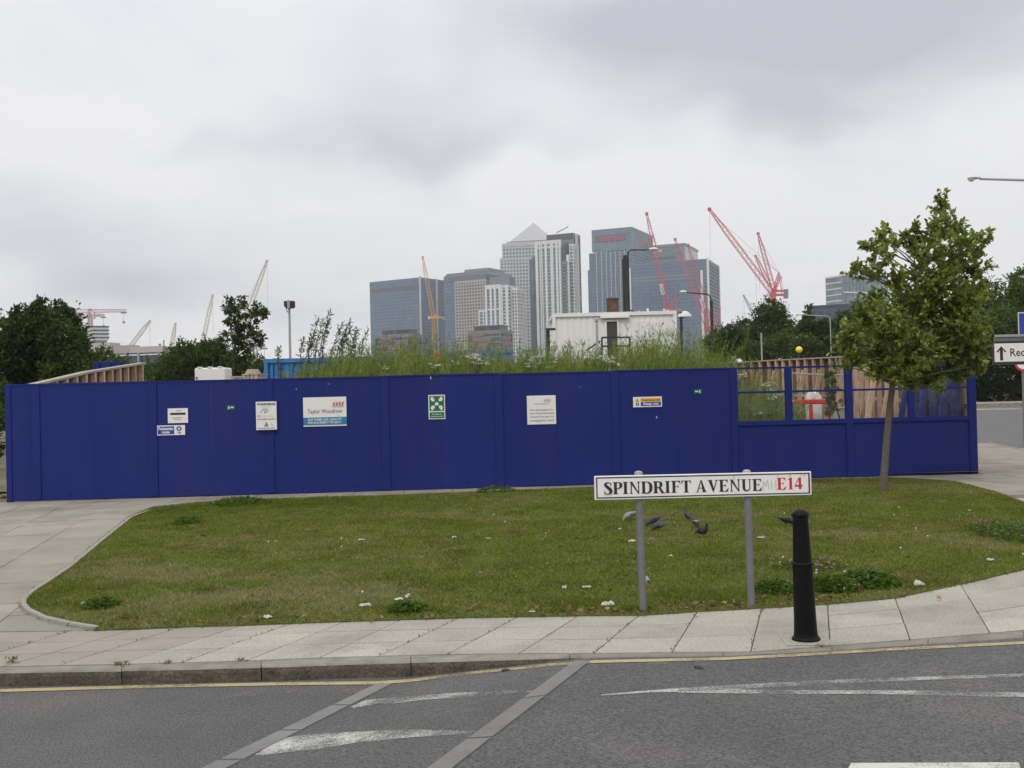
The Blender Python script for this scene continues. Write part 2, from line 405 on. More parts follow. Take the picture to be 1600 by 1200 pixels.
M['lens'] = material('lens', (0.75, 0.70, 0.66), 0.25, 0.05, 4.0)
M['container_blue'] = material('container_blue', (0.03, 0.16, 0.40), 0.55, 0.12, 0.8, dirt=(0.06, 0.16, 0.32), dirt_amt=0.5)
M['tarp'] = material('tarp', (0.12, 0.30, 0.42), 0.6, 0.2, 2.0)
M['orange_red'] = material('orange_red', (0.60, 0.09, 0.03), 0.5, 0.08, 2.0)
M['plastic_red'] = material('plastic_red', (0.55, 0.025, 0.03), 0.4, 0.1, 2.0)
M['concrete'] = material('concrete', (0.34, 0.32, 0.29), 0.9, 0.15, 1.2, 0.2, 20)
M['pallet'] = material('pallet', (0.40, 0.34, 0.27), 0.9, 0.2, 2.0, objvary=0.15)
M['beacon'] = material('beacon', (0.80, 0.60, 0.03), 0.35, 0.03, 2.0)
M['crane_red'] = material('crane_red', (0.52, 0.05, 0.07), 0.5, 0.12, 0.3)
M['crane_pale'] = material('crane_pale', (0.50, 0.42, 0.28), 0.5, 0.15, 0.2)
M['crane_yellow'] = material('crane_yellow', (0.56, 0.29, 0.03), 0.5, 0.15, 0.2)
M['crane_pink'] = material('crane_pink', (0.46, 0.29, 0.31), 0.5, 0.15, 0.2)
M['rope'] = material('rope', (0.20, 0.20, 0.21), 0.6, 0.05, 1.0)
HAZE = 0.00020
# ------------------------------------------------------------------ text outlines, made once
_txt = {}
def text_shape(body, weight=0.0):
    key = (body, weight)
    if key not in _txt:
        cu = bpy.data.curves.new('t', 'FONT'); cu.body = body; cu.size = 1.0; cu.offset = weight; cu.resolution_u = 2
        o = bpy.data.objects.new('t', cu); col.objects.link(o)
        dg = bpy.context.evaluated_depsgraph_get()
        me = bpy.data.meshes.new_from_object(o.evaluated_get(dg))
        vs = [(v.co.x, v.co.y) for v in me.vertices]; fs = [tuple(p.vertices) for p in me.polygons]
        bpy.data.objects.remove(o); bpy.data.curves.remove(cu); bpy.data.meshes.remove(me)
        x0 = min(v[0] for v in vs); x1 = max(v[0] for v in vs); y0 = min(v[1] for v in vs); y1 = max(v[1] for v in vs)
        _txt[key] = ([((x - x0) / (x1 - x0), (y - y0) / (y1 - y0)) for x, y in vs], fs)
    return _txt[key]
for b_, w_ in (('WARNING', .03), ('These premises are', 0), ('protected by', 0), ('ICL', .02), ('Security', 0), ('Taylor Woodrow', 0), ('DLR THREE CAR CAPACITY', .012),
               ('ENHANCEMENT PROJECT', .012), ('Emergency', .01), ('assembly point', .01), ('We apologise for', .008), ('any inconvenience', .008), ('caused during our', .008),
               ('construction work', .008), ('Construction site', .015), ('Keep out', .025), ('Pedestrian', .025), ('route', .025), ('Rec', .012), ('citigroup', .02), ('citi', .02), ('SELECT', .03)):
    text_shape(b_, w_)

# ------------------------------------------------------------------ value noise for patches
def vnoise(x, y, seed=0):
    x = np.asarray(x, float); y = np.asarray(y, float)
    xi = np.floor(x).astype(int); yi = np.floor(y).astype(int); fx = x - xi; fy = y - yi
    fx = fx * fx * (3 - 2 * fx); fy = fy * fy * (3 - 2 * fy)
    def h(a, b):
        n = np.sin(a * 127.1 + b * 311.7 + seed * 74.7) * 43758.5453
        return n - np.floor(n)
    return (h(xi, yi) * (1 - fx) + h(xi + 1, yi) * fx) * (1 - fy) + (h(xi, yi + 1) * (1 - fx) + h(xi + 1, yi + 1) * fx) * fy
def fbm(x, y, seed=0, n=3):
    s = 0; a = .5
    for i in range(n):
        s = s + a * vnoise(np.asarray(x) * 2 ** i, np.asarray(y) * 2 ** i, seed + i); a *= .5
    return s / (1 - .5 ** n)
def inside(px, py, poly):
    px = np.asarray(px); py = np.asarray(py); r = np.zeros(px.shape, bool); n = len(poly)
    for i in range(n):
        x0, y0 = poly[i]; x1, y1 = poly[(i + 1) % n]
        if y0 == y1: continue
        c = ((y0 > py) != (y1 > py)) & (px < (x1 - x0) * (py - y0) / (y1 - y0) + x0)
        r ^= c
    return r

# ------------------------------------------------------------------ hoarding frame
HA = G(12, 785); HB = G(1527, 740)
HU = (HB - HA); HLEN = HU.length; HU.normalize()
HN = Vector((HU.y, -HU.x, 0))                       # towards the camera
def HPT(u, z, d=0.0): return HA + HU * u + HN * d + Vector((0, 0, z))
def hp(px, py):
    d = ray(px, py); t = (HA - EYE).dot(HN) / d.dot(HN); p = EYE + d * t
    return (p - HA).dot(HU), p.z
HTOP = 0.5 * (hp(300, 598)[1] + hp(1140, 571)[1])

# ------------------------------------------------------------------ ground
gm = MB(); gm.add([(-1500, -60, -0.6), (1500, -60, -0.6), (1500, 1750, -0.6), (-1500, 1750, -0.6)], [(0, 1, 2, 3)])
tag(gm.build('ground', M['earth']), kind='structure')

# site behind the hoarding: a bank of earth that falls away to the right
def site_h(x, y):
    x = np.asarray(x, float); y = np.asarray(y, float)
    back = np.clip((y - 21.0) / 2.0, 0, 1)
    bank = 0.95 * np.clip((4.4 - x) / 1.9, 0, 1) * np.clip((x + 7.8) / 2.0, 0, 1)
    far = 0.010 * np.clip(y - 22, 0, 60)
    return 0.05 + back * (bank * np.clip((62 - y) / 25, 0, 1) + far) + 0.12 * (fbm(x * .7, y * .7, 5) - .5) * back
xs = np.linspace(-70, 70, 141); ys = np.linspace(20.75, 140, 121)
X, Y = np.meshgrid(xs, ys); Z = site_h(X, Y)
idx = np.arange(X.size).reshape(X.shape)
# keep the sheet behind the hoarding only, so that the roads beside it stay clear
q = np.stack([idx[:-1, :-1], idx[:-1, 1:], idx[1:, 1:], idx[1:, :-1]], -1).reshape(-1, 4)
qc = np.stack([X.ravel()[q].mean(1), Y.ravel()[q].mean(1)], 1)
lim = 8.75 + np.clip(qc[:, 1] - 21, 0, 4) * 0.06
keep = (qc[:, 0] < lim) & ~((qc[:, 1] < 22) & (qc[:, 0] < -9.6))
so_ = raw_mesh('terrain', np.stack([X, Y, Z], -1).reshape(-1, 3), q[keep], 4, M['earth'], smooth=True)
tag(so_, kind='structure')

# ------------------------------------------------------------------ road with its raised table
RZ = -.095
S1a = G(602, 1069.5, RZ); S1b = G(338, 1200, RZ)
S2a = G(908, 1032, -.006); S2b = G(688, 1200, -.006)
def sdist(p, a, b):
    n = Vector((-(b.y - a.y), b.x - a.x)); n.normalize()
    return (p[0] - a.x) * n.x + (p[1] - a.y) * n.y
_sg1 = 1 if sdist((10, 6), S1a, S1b) > 0 else -1
_sg2 = 1 if sdist((10, 6), S2a, S2b) > 0 else -1
def road_z(x, y):
    d1 = _sg1 * sdist((x, y), S1a, S1b) - .09; d2 = -_sg2 * sdist((x, y), S2a, S2b) + .05
    if d1 <= 0: return RZ
    if d2 <= 0: return -.006
    return RZ + (-.006 - RZ) * d1 / (d1 + d2)
def GR(px, py, up=0.0):
    z = -.06
    for _ in range(8):
        p = G(px, py, z); z = road_z(p.x, p.y)
    p = G(px, py, z + up); return p
gx = np.concatenate([np.linspace(-60, -8, 14), np.arange(-7.9, 8, .12), np.linspace(8.2, 60, 14)])
gy = np.concatenate([np.linspace(-12, 3.5, 10), np.arange(3.6, 7.75, .12)])
X, Y = np.meshgrid(gx, gy); Z = np.array([[road_z(a, b) for a, b in zip(r, s)] for r, s in zip(X, Y)])
idx = np.arange(X.size).reshape(X.shape)
q = np.stack([idx[:-1, :-1], idx[:-1, 1:], idx[1:, 1:], idx[1:, :-1]], -1).reshape(-1, 4)
road = raw_mesh('road', np.stack([X, Y, Z], -1).reshape(-1, 3), q, 4, M['asphalt'], smooth=True)
tag(road, kind='structure')

# granite strips at foot and head of the ramp: separate stones with open joints
def strip(L0, L1, R0_, R1_, n, nm):
    for k in range(n):
        a = k / n; b = (k + 1) / n
        g = .012 / max((L1 - L0).length / n, .1) * (1 / n)
        def P(t, s): return (L0.lerp(L1, t)).lerp(R0_.lerp(R1_, t), s)
        pts = [P(a + g, 0), P(b - g, 0), P(b - g, 1), P(a + g, 1)]
        top = [Vector((p.x, p.y, road_z(p.x, p.y) + .007)) for p in pts]
        MB().prism(top, (0, 0, -.05)).build(nm, M['granite'], road)
EX = 0.55
def ext(a, b, k): return a + (b - a) * (1 + k)
strip(GR(590, 1069), ext(GR(590, 1069), GR(319, 1200), EX), GR(613, 1069), ext(GR(613, 1069), GR(356, 1200), EX), 5, 'granite_strip')
strip(GR(885, 1043), ext(GR(885, 1043), GR(670, 1200), EX), GR(919, 1036), ext(GR(919, 1036), GR(708, 1200), EX), 4, 'granite_strip')
MB().prism([GR(885, 1042, .007), GR(897, 1032, .007), GR(922, 1032, .007), GR(919, 1036, .007)], (0, 0, -.04)).build('granite_strip', M['granite'], road)

# painted lines
M['yellow_paint'] = worn_paint('yellow_paint', (0.37, 0.31, 0.165), 0.37, 0.52, 14)
M['white_worn'] = worn_paint('white_worn', (0.52, 0.52, 0.49), 0.44, 0.62, 26)
M['white_paint'] = worn_paint('white_paint', (0.50, 0.50, 0.48), 0.38, 0.52, 25)
M['stain'] = worn_paint('stain', (0.27, 0.225, 0.16), 0.46, 0.66, 18)
def paint(top, bot, mat, name='painted_line', up=.004, sub=8):
    """road marking between two pixel polylines with as many points each"""
    def dense(pl):
        out = []
        for i in range(len(pl) - 1):
            for k in range(sub):
                t = k / sub; out.append((pl[i][0] + (pl[i + 1][0] - pl[i][0]) * t, pl[i][1] + (pl[i + 1][1] - pl[i][1]) * t))
        out.append(pl[-1]); return out
    A = [GR(*p, up) for p in dense(top)]; B = [GR(*p, up) for p in dense(bot)]
    mb = MB(); n = len(A)
    mb.add(A + B, [(i, n + i, n + i + 1, i + 1) for i in range(n - 1)])
    return mb.build(name, mat, road)
yl = [(-260, 1080), (0, 1076.5), (260, 1069.5), (440, 1066), (590, 1064.5), (640, 1061), (740, 1049), (860, 1036.5), (930, 1031.5), (1130, 1027), (1250, 1021), (1400, 1012), (1600, 1002), (1800, 990)]
paint(yl, [(x, y + (4.6 if x < 700 else 4.2)) for x, y in yl], M['yellow_paint'], 'yellow_line')
paint([(548, 1104), (572, 1094), (612, 1090), (650, 1087), (720, 1082), (800, 1079), (838, 1079)], [(553, 1106), (590, 1099), (615, 1099), (655, 1094), (722, 1089), (800, 1083), (838, 1080.5)], M['white_worn'], 'ramp_triangle_mark')
paint([(398, 1179), (440, 1154), (480, 1147), (560, 1143), (640, 1140), (745, 1142)], [(410, 1180), (450, 1175), (490, 1171), (560, 1160), (640, 1152), (745, 1145)], M['white_worn'], 'ramp_triangle_mark')
paint([(940, 1085), (1010, 1079), (1060, 1075), (1150, 1070), (1300, 1062), (1450, 1057), (1640, 1051)], [(940, 1087), (1010, 1082), (1060, 1081), (1150, 1077), (1300, 1068), (1450, 1062), (1640, 1056)], M['white_worn'], 'worn_white_line')
paint([(1060, 1076), (1200, 1078), (1350, 1078.5), (1450, 1079), (1640, 1083)], [(1060, 1082), (1200, 1084), (1350, 1084), (1450, 1086), (1640, 1090)], M['white_worn'], 'worn_white_line')
paint([(1330, 1192), (1592, 1191)], [(1322, 1206), (1596, 1206)], M['white_paint'], 'white_dash')
def blotch(px, py, w, h):
    mb = MB(); pts = []
    for k in range(20):
        a = 2 * math.pi * k / 20; r = 1 + .15 * math.sin(3 * a + px)
        pts.append(GR(px + w * r * math.cos(a), py + h * r * math.sin(a), .0045))
    mb.add(pts, [tuple(range(20))]); mb.build('mortar_stain', M['stain'], road)
blotch(383, 1085, 17, 4); blotch(466, 1080, 19, 3.5); blotch(1026, 1036, 16, 2.5); blotch(560, 1080, 30, 4)

# ------------------------------------------------------------------ kerb
kt = [(-300, 1057), (-60, 1051), (190, 1046.5), (408, 1041), (642, 1033.5), (890, 1026.5), (1130, 1024), (1300, 1015.5), (1450, 1005.5), (1600, 995), (1760, 982)]
kerb = tag(bpy.data.objects.new('kerb', None), kind='structure'); col.objects.link(kerb); kerb.location = G(800, 1028)
kerb['label'] = 'granite kerb that drops flush with the raised road on the right'
slab_bot = [(-300, 1049), (-85, 1043.5), (6, 1041), (94, 1039.5), (187, 1038), (284, 1035), (386, 1032), (500, 1027.5), (592, 1025), (700, 1022), (811, 1021), (928, 1020.5), (1050, 1019), (1173, 1018), (1297, 1009), (1422, 999), (1547, 989), (1680, 978), (1800, 968)]
def interp(pl, x):
    for i in range(len(pl) - 1):
        if pl[i][0] <= x <= pl[i + 1][0]:
            t = (x - pl[i][0]) / (pl[i + 1][0] - pl[i][0]); return pl[i][1] + (pl[i + 1][1] - pl[i][1]) * t
    return pl[-1][1]
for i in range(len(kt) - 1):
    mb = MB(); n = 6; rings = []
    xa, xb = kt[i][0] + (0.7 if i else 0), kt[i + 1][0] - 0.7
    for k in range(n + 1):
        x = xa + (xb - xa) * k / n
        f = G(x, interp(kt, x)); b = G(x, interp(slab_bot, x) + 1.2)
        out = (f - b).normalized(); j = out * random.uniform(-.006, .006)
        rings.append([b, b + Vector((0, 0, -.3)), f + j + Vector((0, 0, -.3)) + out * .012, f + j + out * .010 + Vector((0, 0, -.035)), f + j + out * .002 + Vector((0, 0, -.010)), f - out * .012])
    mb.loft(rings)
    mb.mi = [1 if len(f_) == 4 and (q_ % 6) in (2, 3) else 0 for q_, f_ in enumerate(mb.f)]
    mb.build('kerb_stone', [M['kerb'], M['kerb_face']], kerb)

# ------------------------------------------------------------------ front pavement, slab by slab
joints = [((-300, 1049), (-90, 990)), ((-180, 1046), (0, 988)), ((-85, 1043.5), (110, 986)), ((6, 1041), (206, 984.5)), ((94, 1039.5), (278, 981)), ((187, 1038), (380, 976.5)), ((284, 1035), (455, 974)), ((386, 1032), (543, 969.5)),
          ((500, 1027.5), (630, 967)), ((592, 1025), (720, 964)), ((700, 1022), (812, 962.5)), ((811, 1021), (906, 961)), ((928, 1020.5), (1000, 960)), ((1050, 1019), (1090, 955)),
          ((1173, 1018), (1190, 950)), ((1297, 1009), (1293, 943)), ((1422, 999), (1398, 933)), ((1547, 989), (1500, 912)), ((1680, 978), (1612, 886)), ((1800, 968), (1712, 872))]
pave = MB()
pl_ = [G(*j[0]) for j in joints]; pt_ = [G(*j[1]) for j in joints]
for i in range(len(joints) - 1):
    pave.add([Vector((p.x, p.y, -.010)) for p in (pl_[i], pl_[i + 1], pt_[i + 1], pt_[i])], [(0, 1, 2, 3)])
pavement = tag(pave.build('pavement', M['bed']), kind='structure')
rowsets = {0: (0, .34, .67, 1), 1: (0, .33, .66, 1), 2: (0, .36, .70, 1)}
def slab(pts, mat, parent, name='paving_slab', gap=.006, th=.05, jit=.0025, z0=0.0):
    c = sum((Vector(p) for p in pts), Vector()) / len(pts)
    top = []
    tx, ty = random.uniform(-jit, jit), random.uniform(-jit, jit)
    for p in pts:
        d = (Vector(p) - c); L = d.length
        qq = Vector(p) - d * (gap / max(L, .05))
        qq.z = z0 + (tx * d.x + ty * d.y) * 1.2
        top.append(qq)
    return MB().prism(top, (0, 0, -th)).build(name, mat, parent)
for i in range(len(joints) - 1):
    rs = rowsets[(i * 7) % 3] if i > 14 else (0, .335, .665, 1)
    off = random.uniform(-.012, .012)
    for k in range(3):
        a, b = rs[k] + (off if k else 0), rs[k + 1] + (off if k < 2 else 0)
        P = lambda j, t: pl_[j].lerp(pt_[j], t)
        slab([P(i, a), P(i + 1, a), P(i + 1, b), P(i, b)], M['slab_buff'] if i < 5 else M['slab'], pavement)

# ------------------------------------------------------------------ lawn outline (pixels -> place)
lawn_px = [(150, 983), (225, 979.5), (300, 977), (380, 975), (480, 971), (600, 967), (720, 963), (812, 961.5), (900, 960), (1005, 959), (1100, 953), (1190, 948), (1293, 942), (1398, 932), (1500, 911), (1560, 897), (1612, 885), (1712, 871),
           (1712, 806), (1600, 786), (1560, 771), (1520, 760), (1490, 753), (1440, 749), (1390, 747), (1265, 750), (1100, 755), (925, 762), (760, 769), (600, 775), (400, 781), (300, 787), (240, 793), (205, 808), (165, 840), (135, 865), (110, 886), (78, 908), (50, 926), (39, 938), (38, 946), (45, 955), (70, 967), (110, 976)]
lawn_px = [(x, y + (3.2 if y > 860 and 140 < x < 1700 else 0)) for x, y in lawn_px]
lawn_w = [G(x, y) for x, y in lawn_px]
lawn_xy = [(p.x, p.y) for p in lawn_w]
bm = bmesh.new()
vs_ = [bm.verts.new((p.x, p.y, .012)) for p in lawn_w]
fc = bm.faces.new(vs_)
low_ = [bm.verts.new((v_.co.x, v_.co.y, -.08)) for v_ in vs_]
for i_ in range(len(vs_)):
    j_ = (i_ + 1) % len(vs_); bm.faces.new((vs_[i_], low_[i_], low_[j_], vs_[j_]))
bmesh.ops.triangulate(bm, faces=[fc])
me = bpy.data.meshes.new('lawn'); bm.to_mesh(me); bm.free(); me.materials.append(M['soil'])
lawn = bpy.data.objects.new('lawn', me); col.objects.link(lawn); tag(lawn, kind='structure')

# edging kerb round the corner of the lawn
edge_px = [(232, 800), (205, 810), (165, 842), (135, 867), (110, 888), (78, 910), (50, 928), (38, 940), (37, 948), (45, 957), (70, 969), (110, 978), (152, 985)]
ew = [G(x, y) for x, y in edge_px]
edging = tag(bpy.data.objects.new('edging_kerb', None), kind='structure'); col.objects.link(edging); edging.location = ew[0]
for i in range(len(ew) - 1):
    a, b = ew[i], ew[i + 1]; t = (b - a).normalized(); n = Vector((-t.y, t.x, 0))
    a2 = a + t * .006; b2 = b - t * .006
    mb = MB(); mb.prism([p + Vector((0, 0, .034)) for p in (a2 - n * .022, b2 - n * .022, b2 + n * .022, a2 + n * .022)], (0, 0, -.12))
    mb.build('edging_stone', M['edging'], edging, bevel=.006)

# ------------------------------------------------------------------ path left of the lawn, strip in front of the hoarding, pavement on the right
def clip_half(poly, p0, n):
    """keep the side of the line through p0 the normal n points to"""
    out = []
    for i in range(len(poly)):
        a, b = poly[i], poly[(i + 1) % len(poly)]
        da = (a[0] - p0.x) * n.x + (a[1] - p0.y) * n.y; db = (b[0] - p0.x) * n.x + (b[1] - p0.y) * n.y
        if da >= 0: out.append(a)
        if da * db < 0:
            t = da / (da - db); out.append((a[0] + (b[0] - a[0]) * t, a[1] + (b[1] - a[1]) * t))
    return out
def lay(parent, mat, dirv, origin, ur, vr, lu, lv, halves, stagger=.5, skip=None, far=None, z0=0.0):
    e1 = dirv.normalized(); e2 = Vector((-e1.y, e1.x, 0)); rest = MB(); cnt = 0
    for j in range(int(vr[0] / lv), int(vr[1] / lv)):
        for i in range(int(ur[0] / lu) - 1, int(ur[1] / lu)):
            o = (stagger if j % 2 else 0) * lu
            pts = []
            for a, b in ((i * lu + o, j * lv), ((i + 1) * lu + o, j * lv), ((i + 1) * lu + o, (j + 1) * lv), (i * lu + o, (j + 1) * lv)):
                p = origin + e1 * a + e2 * b; pts.append((p.x, p.y))
            for p0, n in halves:
                pts = clip_half(pts, p0, n)
                if len(pts) < 3: break
            if len(pts) < 3: continue
            area = abs(sum(pts[k][0] * pts[(k + 1) % len(pts)][1] - pts[(k + 1) % len(pts)][0] * pts[k][1] for k in range(len(pts)))) / 2
            if area < .012: continue
            cx = sum(p[0] for p in pts) / len(pts); cy_ = sum(p[1] for p in pts) / len(pts)
            if inside(np.array([p[0] for p in pts] + [cx]), np.array([p[1] for p in pts] + [cy_]), lawn_xy).all(): continue
            sx, sy = project((cx, cy_, 0))
            w3 = [Vector((p[0], p[1], 0)) for p in pts]
            if abs(sum((w3[k].cross(w3[(k + 1) % len(w3)]) for k in range(len(w3))), Vector()).z) < 1e-6: continue
            if (far and cy_ > far) or sx < -140 or sx > 1740:
                rest.prism([p * 1 + Vector((0, 0, z0)) for p in w3], (0, 0, -.05))
            elif cnt < 300:
                slab(w3, mat, parent, gap=.009, jit=.003, z0=z0); cnt += 1
    if rest.v: tag(rest.build('paving', mat, parent), kind='stuff')
fl = [G(-300, 991), G(150, 985.5)]                         # back line of the front pavement, left part
fn = Vector((-(fl[1].y - fl[0].y), fl[1].x - fl[0].x, 0)).normalized()
if fn.y < 0: fn = -fn
bedm = MB()
c_ = [G(-330, 992), G(152, 985), G(300, 977), HPT(3.2, 0, .0), HPT(-4.5, 0, -1.0)]
bedm.add([Vector((p.x, p.y, -.012)) for p in c_], [(0, 1, 2, 3, 4)])
path = tag(bedm.build('path', M['bed']), kind='structure')
pdir = G(187, 802) - G(0, 930)
hback = HPT(0, 0, -.05)
lay(path, M['path_slab'], pdir, G(38, 942), (-8, 16), (-1.35, 6.8), 1.2, .75, [(fl[0] + fn * .01, fn), (HPT(0, 0, 1.805), HN)])
lay(path, M['path_slab'], pdir, G(38, 942), (-8, 18), (-1.35, 9), 1.2, .75, [(HPT(0, 0, 1.8), -HN), (hback, HN), (HPT(1.75, 0, 0), -HU)])
bed2 = MB()
c_ = [HPT(1.7, 0, -.05), HPT(1.7, 0, 1.6), HPT(15, 0, 1.9), HPT(20, 0, 6), HPT(26, 0, 6), HPT(26, 0, -.05)]
bed2.add([Vector((p.x, p.y, -.013)) for p in c_], [tuple(range(6))])
path2 = tag(bed2.build('path', M['bed']), kind='structure')
lay(path2, M['path_slab'], HU, HPT(0, 0, 1.7), (1.6, 22), (-2.7, 1.9), .9, .6, [(hback, HN), (HPT(1.755, 0, 0), HU)], stagger=.5)
# right-hand pavement runs on past the end of the hoarding to the side road
kn = [G(1500, 683), G(1527, 688.5), G(1560, 696), (G(1600, 704)), G(1700, 730), G(1900, 790)]
kdir = (kn[3] - kn[1]).normalized(); knn = Vector((-kdir.y, kdir.x, 0))
if (HB - kn[1]).dot(knn) < 0: knn = -knn
bed3 = MB()
c_ = [HPT(HLEN + .02, 0, -.06), HPT(26, 0, -.06), kn[4], kn[3], kn[2], kn[1], kn[0]]
bed3.add([Vector((p.x, p.y, -.013)) for p in c_], [tuple(range(7))])
pave2 = tag(bed3.build('pavement', M['bed']), kind='structure')
lay(pave2, M['path_slab'], HU, HPT(HLEN, 0, -.055), (0, 9), (.055, 14), .9, .6, [(HPT(HLEN + .06, 0, 0), HU), (HPT(0, 0, -.06), -HN), (kn[1], knn)], far=26)

# made ground on either side, out of the picture
for x0_, x1_, y0_, y1_ in ((5.2, 34, 7.75, 30.2), (-45, -4.5, 7.75, 20.5)):
    am = MB(); am.add([(x0_, y0_, -.05), (x1_, y0_, -.05), (x1_, y1_, -.075), (x0_, y1_, -.05)], [(0, 1, 2, 3)]); tag(am.build('pavement', M['concrete']), kind='structure')
# side road beyond the right end: rises gently away
def srz(y): return -.06 + max(0, (y - 30)) * .026
sr = MB(); rows_ = []
far_k = [D(1400, 641, 54), D(1527, 636.5, 54), D(1600, 634, 54), D(1800, 630, 54)]
zf = D(1560, 635, 54).z
for k in range(13):
    t = k / 12
    rows_.append([Vector(((kn[0].x - 3) * (1 - t) + 14 * t, 30.5 + (54 - 30.5) * t, -.06 + (zf + .06) * t)), Vector((44, (16) * (1 - t) + 54 * t, -.06 + (zf + .06) * t))])
for k in range(12): sr.add([rows_[k][0], rows_[k][1], rows_[k + 1][1], rows_[k + 1][0]], [(0, 1, 2, 3)])
road2 = tag(sr.build('road', M['asphalt_far']), kind='structure')
# dashed centre line and yellow line on the side road
def sroad(px, py):
    # meet the side road's slope
    for Y_ in np.linspace(26, 54, 600):
        p = D(px, py, Y_)
        t = (Y_ - 30.5) / 23.5; z = -.06 + (zf + .06) * max(t, 0)
        if p.z <= z + .012 and abs(p.z - z) < .03: return Vector((p.x, p.y, z + .012))
    return D(px, py, 40)
dm = MB(); dm.add([sroad(1525, 650.6), sroad(1570, 655.2), sroad(1573, 656.6), sroad(1525, 652)], [(0, 1, 2, 3)]); dm.build('white_dash', M['white_paint'], road2)
ylm = MB(); ylm.add([sroad(1515, 639.2), sroad(1660, 637), sroad(1660, 638.4), sroad(1515, 640.6)], [(0, 1, 2, 3)]); ylm.build('yellow_line', M['yellow_paint'], road2)
fk = MB(); fk.box((12, 54.02, zf - .3), (60, 54.3, zf + .16)); k2 = tag(fk.build('kerb', M['kerb']), kind='structure')
fp = MB(); fp.box((12, 54.31, zf - .3), (60, 60, zf + .15)); tag(fp.build('pavement', M['slab_buff']), kind='structure')
nk = tag(bpy.data.objects.new('kerb', None), kind='structure'); col.objects.link(nk); nk.location = kn[2]
for i in range(len(kn) - 2):
    a, b = kn[i], kn[i + 1]; t = (b - a).normalized(); n = Vector((-t.y, t.x, 0))
    MB().prism([p + Vector((0, 0, .006)) for p in (a - n * .02, b - n * .02 - t * .02, b + n * .14 - t * .02, a + n * .14)], (0, 0, -.25)).build('kerb_stone', M['kerb'], nk)
# ------------------------------------------------------------------ hoarding
hoard = thing('site_hoarding', 'long blue timber site hoarding with mesh-free viewing windows at its right end', 'hoarding', HPT(HLEN / 2, 0))
hoard['label'] = 'long dark blue site hoarding behind the lawn with clear viewing panes at its right'
def hbox(mb, u0, u1, z0, z1, d0, d1):
    c = HPT((u0 + u1) / 2, (z0 + z1) / 2, (d0 + d1) / 2)
    return mb.obox(c, HU * ((u1 - u0) / 2), HN * ((d1 - d0) / 2), Vector((0, 0, (z1 - z0) / 2)))
bat_px = [14, 57, 240, 422, 603, 781, 963]
bu = [hp(x, 700)[0] for x in bat_px]
uW = hp(1147, 640)[0]                                # left post of the window bays
ends = bu + [uW]
tops = lambda u: HTOP + 0.006 * math.sin(u * 1.7)
for i in range(len(ends) - 1):
    u0, u1 = ends[i], ends[i + 1]
    um = (u0 + u1) / 2
    # two boards per bay, butted with a hairline joint
    parts = [(u0, u1)] if u1 - u0 < 1 else [(u0, um - .0015), (um + .0015, u1)]
    for a, b in parts:
        mb = MB(); hbox(mb, a, b, .012 + .006 * random.random(), tops(um) - .03, -.012, 0); mb.build('panel', M['blue'], hoard)
    mb = MB(); hbox(mb, u0, u1, tops(um) - .03, tops(um), -.03, .012); mb.build('top_rail', M['blue_trim'], hoard)
    # skirting board across the foot, only a little proud
    for s in (.28, .72):
        uu = u0 + (u1 - u0) * s
        if u1 - u0 > 1:
            for dz_ in (.12,):
                mb = MB(); c = HPT(uu, dz_, .0); mb.obox(c, HU * .018, HN * .012, Vector((0, 0, .018))); mb.build('bolt', M['black'], hoard, bevel=.004)
for i, u in enumerate(bu[1:]):
    mb = MB(); hbox(mb, u - .075, u + .075, .03, HTOP - .035, .001, .022); mb.build('batten', M['blue_trim'], hoard, bevel=.003)
mb = MB(); hbox(mb, bu[0] - .05, bu[0] + .05, .0, HTOP - .01, -.05, .02); mb.build('post', M['blue_trim'], hoard, bevel=.003)
# window section
uP = [hp(1327, 640)[0], hp(1519, 640)[0]]
zs = 0.5 * (hp(1200, 658)[1] + hp(1480, 649)[1])
posts = [uW] + uP
for i, u in enumerate(posts):
    w = (.06, .07, .075)[i]
    mb = MB(); hbox(mb, u - w, u + w, .01, HTOP + (.03 if i == 2 else .005), -.06, .03); mb.build('post', M['blue_trim'], hoard, bevel=.004)
M['perspex'] = bpy.data.materials.new('perspex'); M['perspex'].use_nodes = True
nt = M['perspex'].node_tree; nt.nodes.clear()
out = nt.nodes.new('ShaderNodeOutputMaterial'); tb = nt.nodes.new('ShaderNodeBsdfTransparent'); tb.inputs[0].default_value = (.95, .96, .955, 1)
gl = nt.nodes.new('ShaderNodeBsdfGlossy'); gl.inputs['Roughness'].default_value = .06; gl.inputs[0].default_value = (1, 1, 1, 1)
df = nt.nodes.new('ShaderNodeBsdfDiffuse'); df.inputs[0].default_value = (.5, .5, .48, 1)
fr_ = nt.nodes.new('ShaderNodeFresnel'); fr_.inputs[0].default_value = 1.22
ns = nt.nodes.new('ShaderNodeTexNoise'); ns.inputs['Scale'].default_value = 5; ns.inputs['Detail'].default_value = 6
tcx = nt.nodes.new('ShaderNodeTexCoord'); nt.links.new(tcx.outputs['Object'], ns.inputs['Vector'])
mrr = nt.nodes.new('ShaderNodeMapRange'); mrr.inputs['From Min'].default_value = .35; mrr.inputs['From Max'].default_value = .8; mrr.inputs['To Min'].default_value = .0; mrr.inputs['To Max'].default_value = .05
nt.links.new(ns.outputs['Fac'], mrr.inputs[0])
m1 = nt.nodes.new('ShaderNodeMixShader'); m2_ = nt.nodes.new('ShaderNodeMixShader')
nt.links.new(mrr.outputs[0], m1.inputs[0]); nt.links.new(tb.outputs[0], m1.inputs[1]); nt.links.new(df.outputs[0], m1.inputs[2])
nt.links.new(fr_.outputs[0], m2_.inputs[0]); nt.links.new(m1.outputs[0], m2_.inputs[1]); nt.links.new(gl.outputs[0], m2_.inputs[2]); nt.links.new(m2_.outputs[0], out.inputs[0])
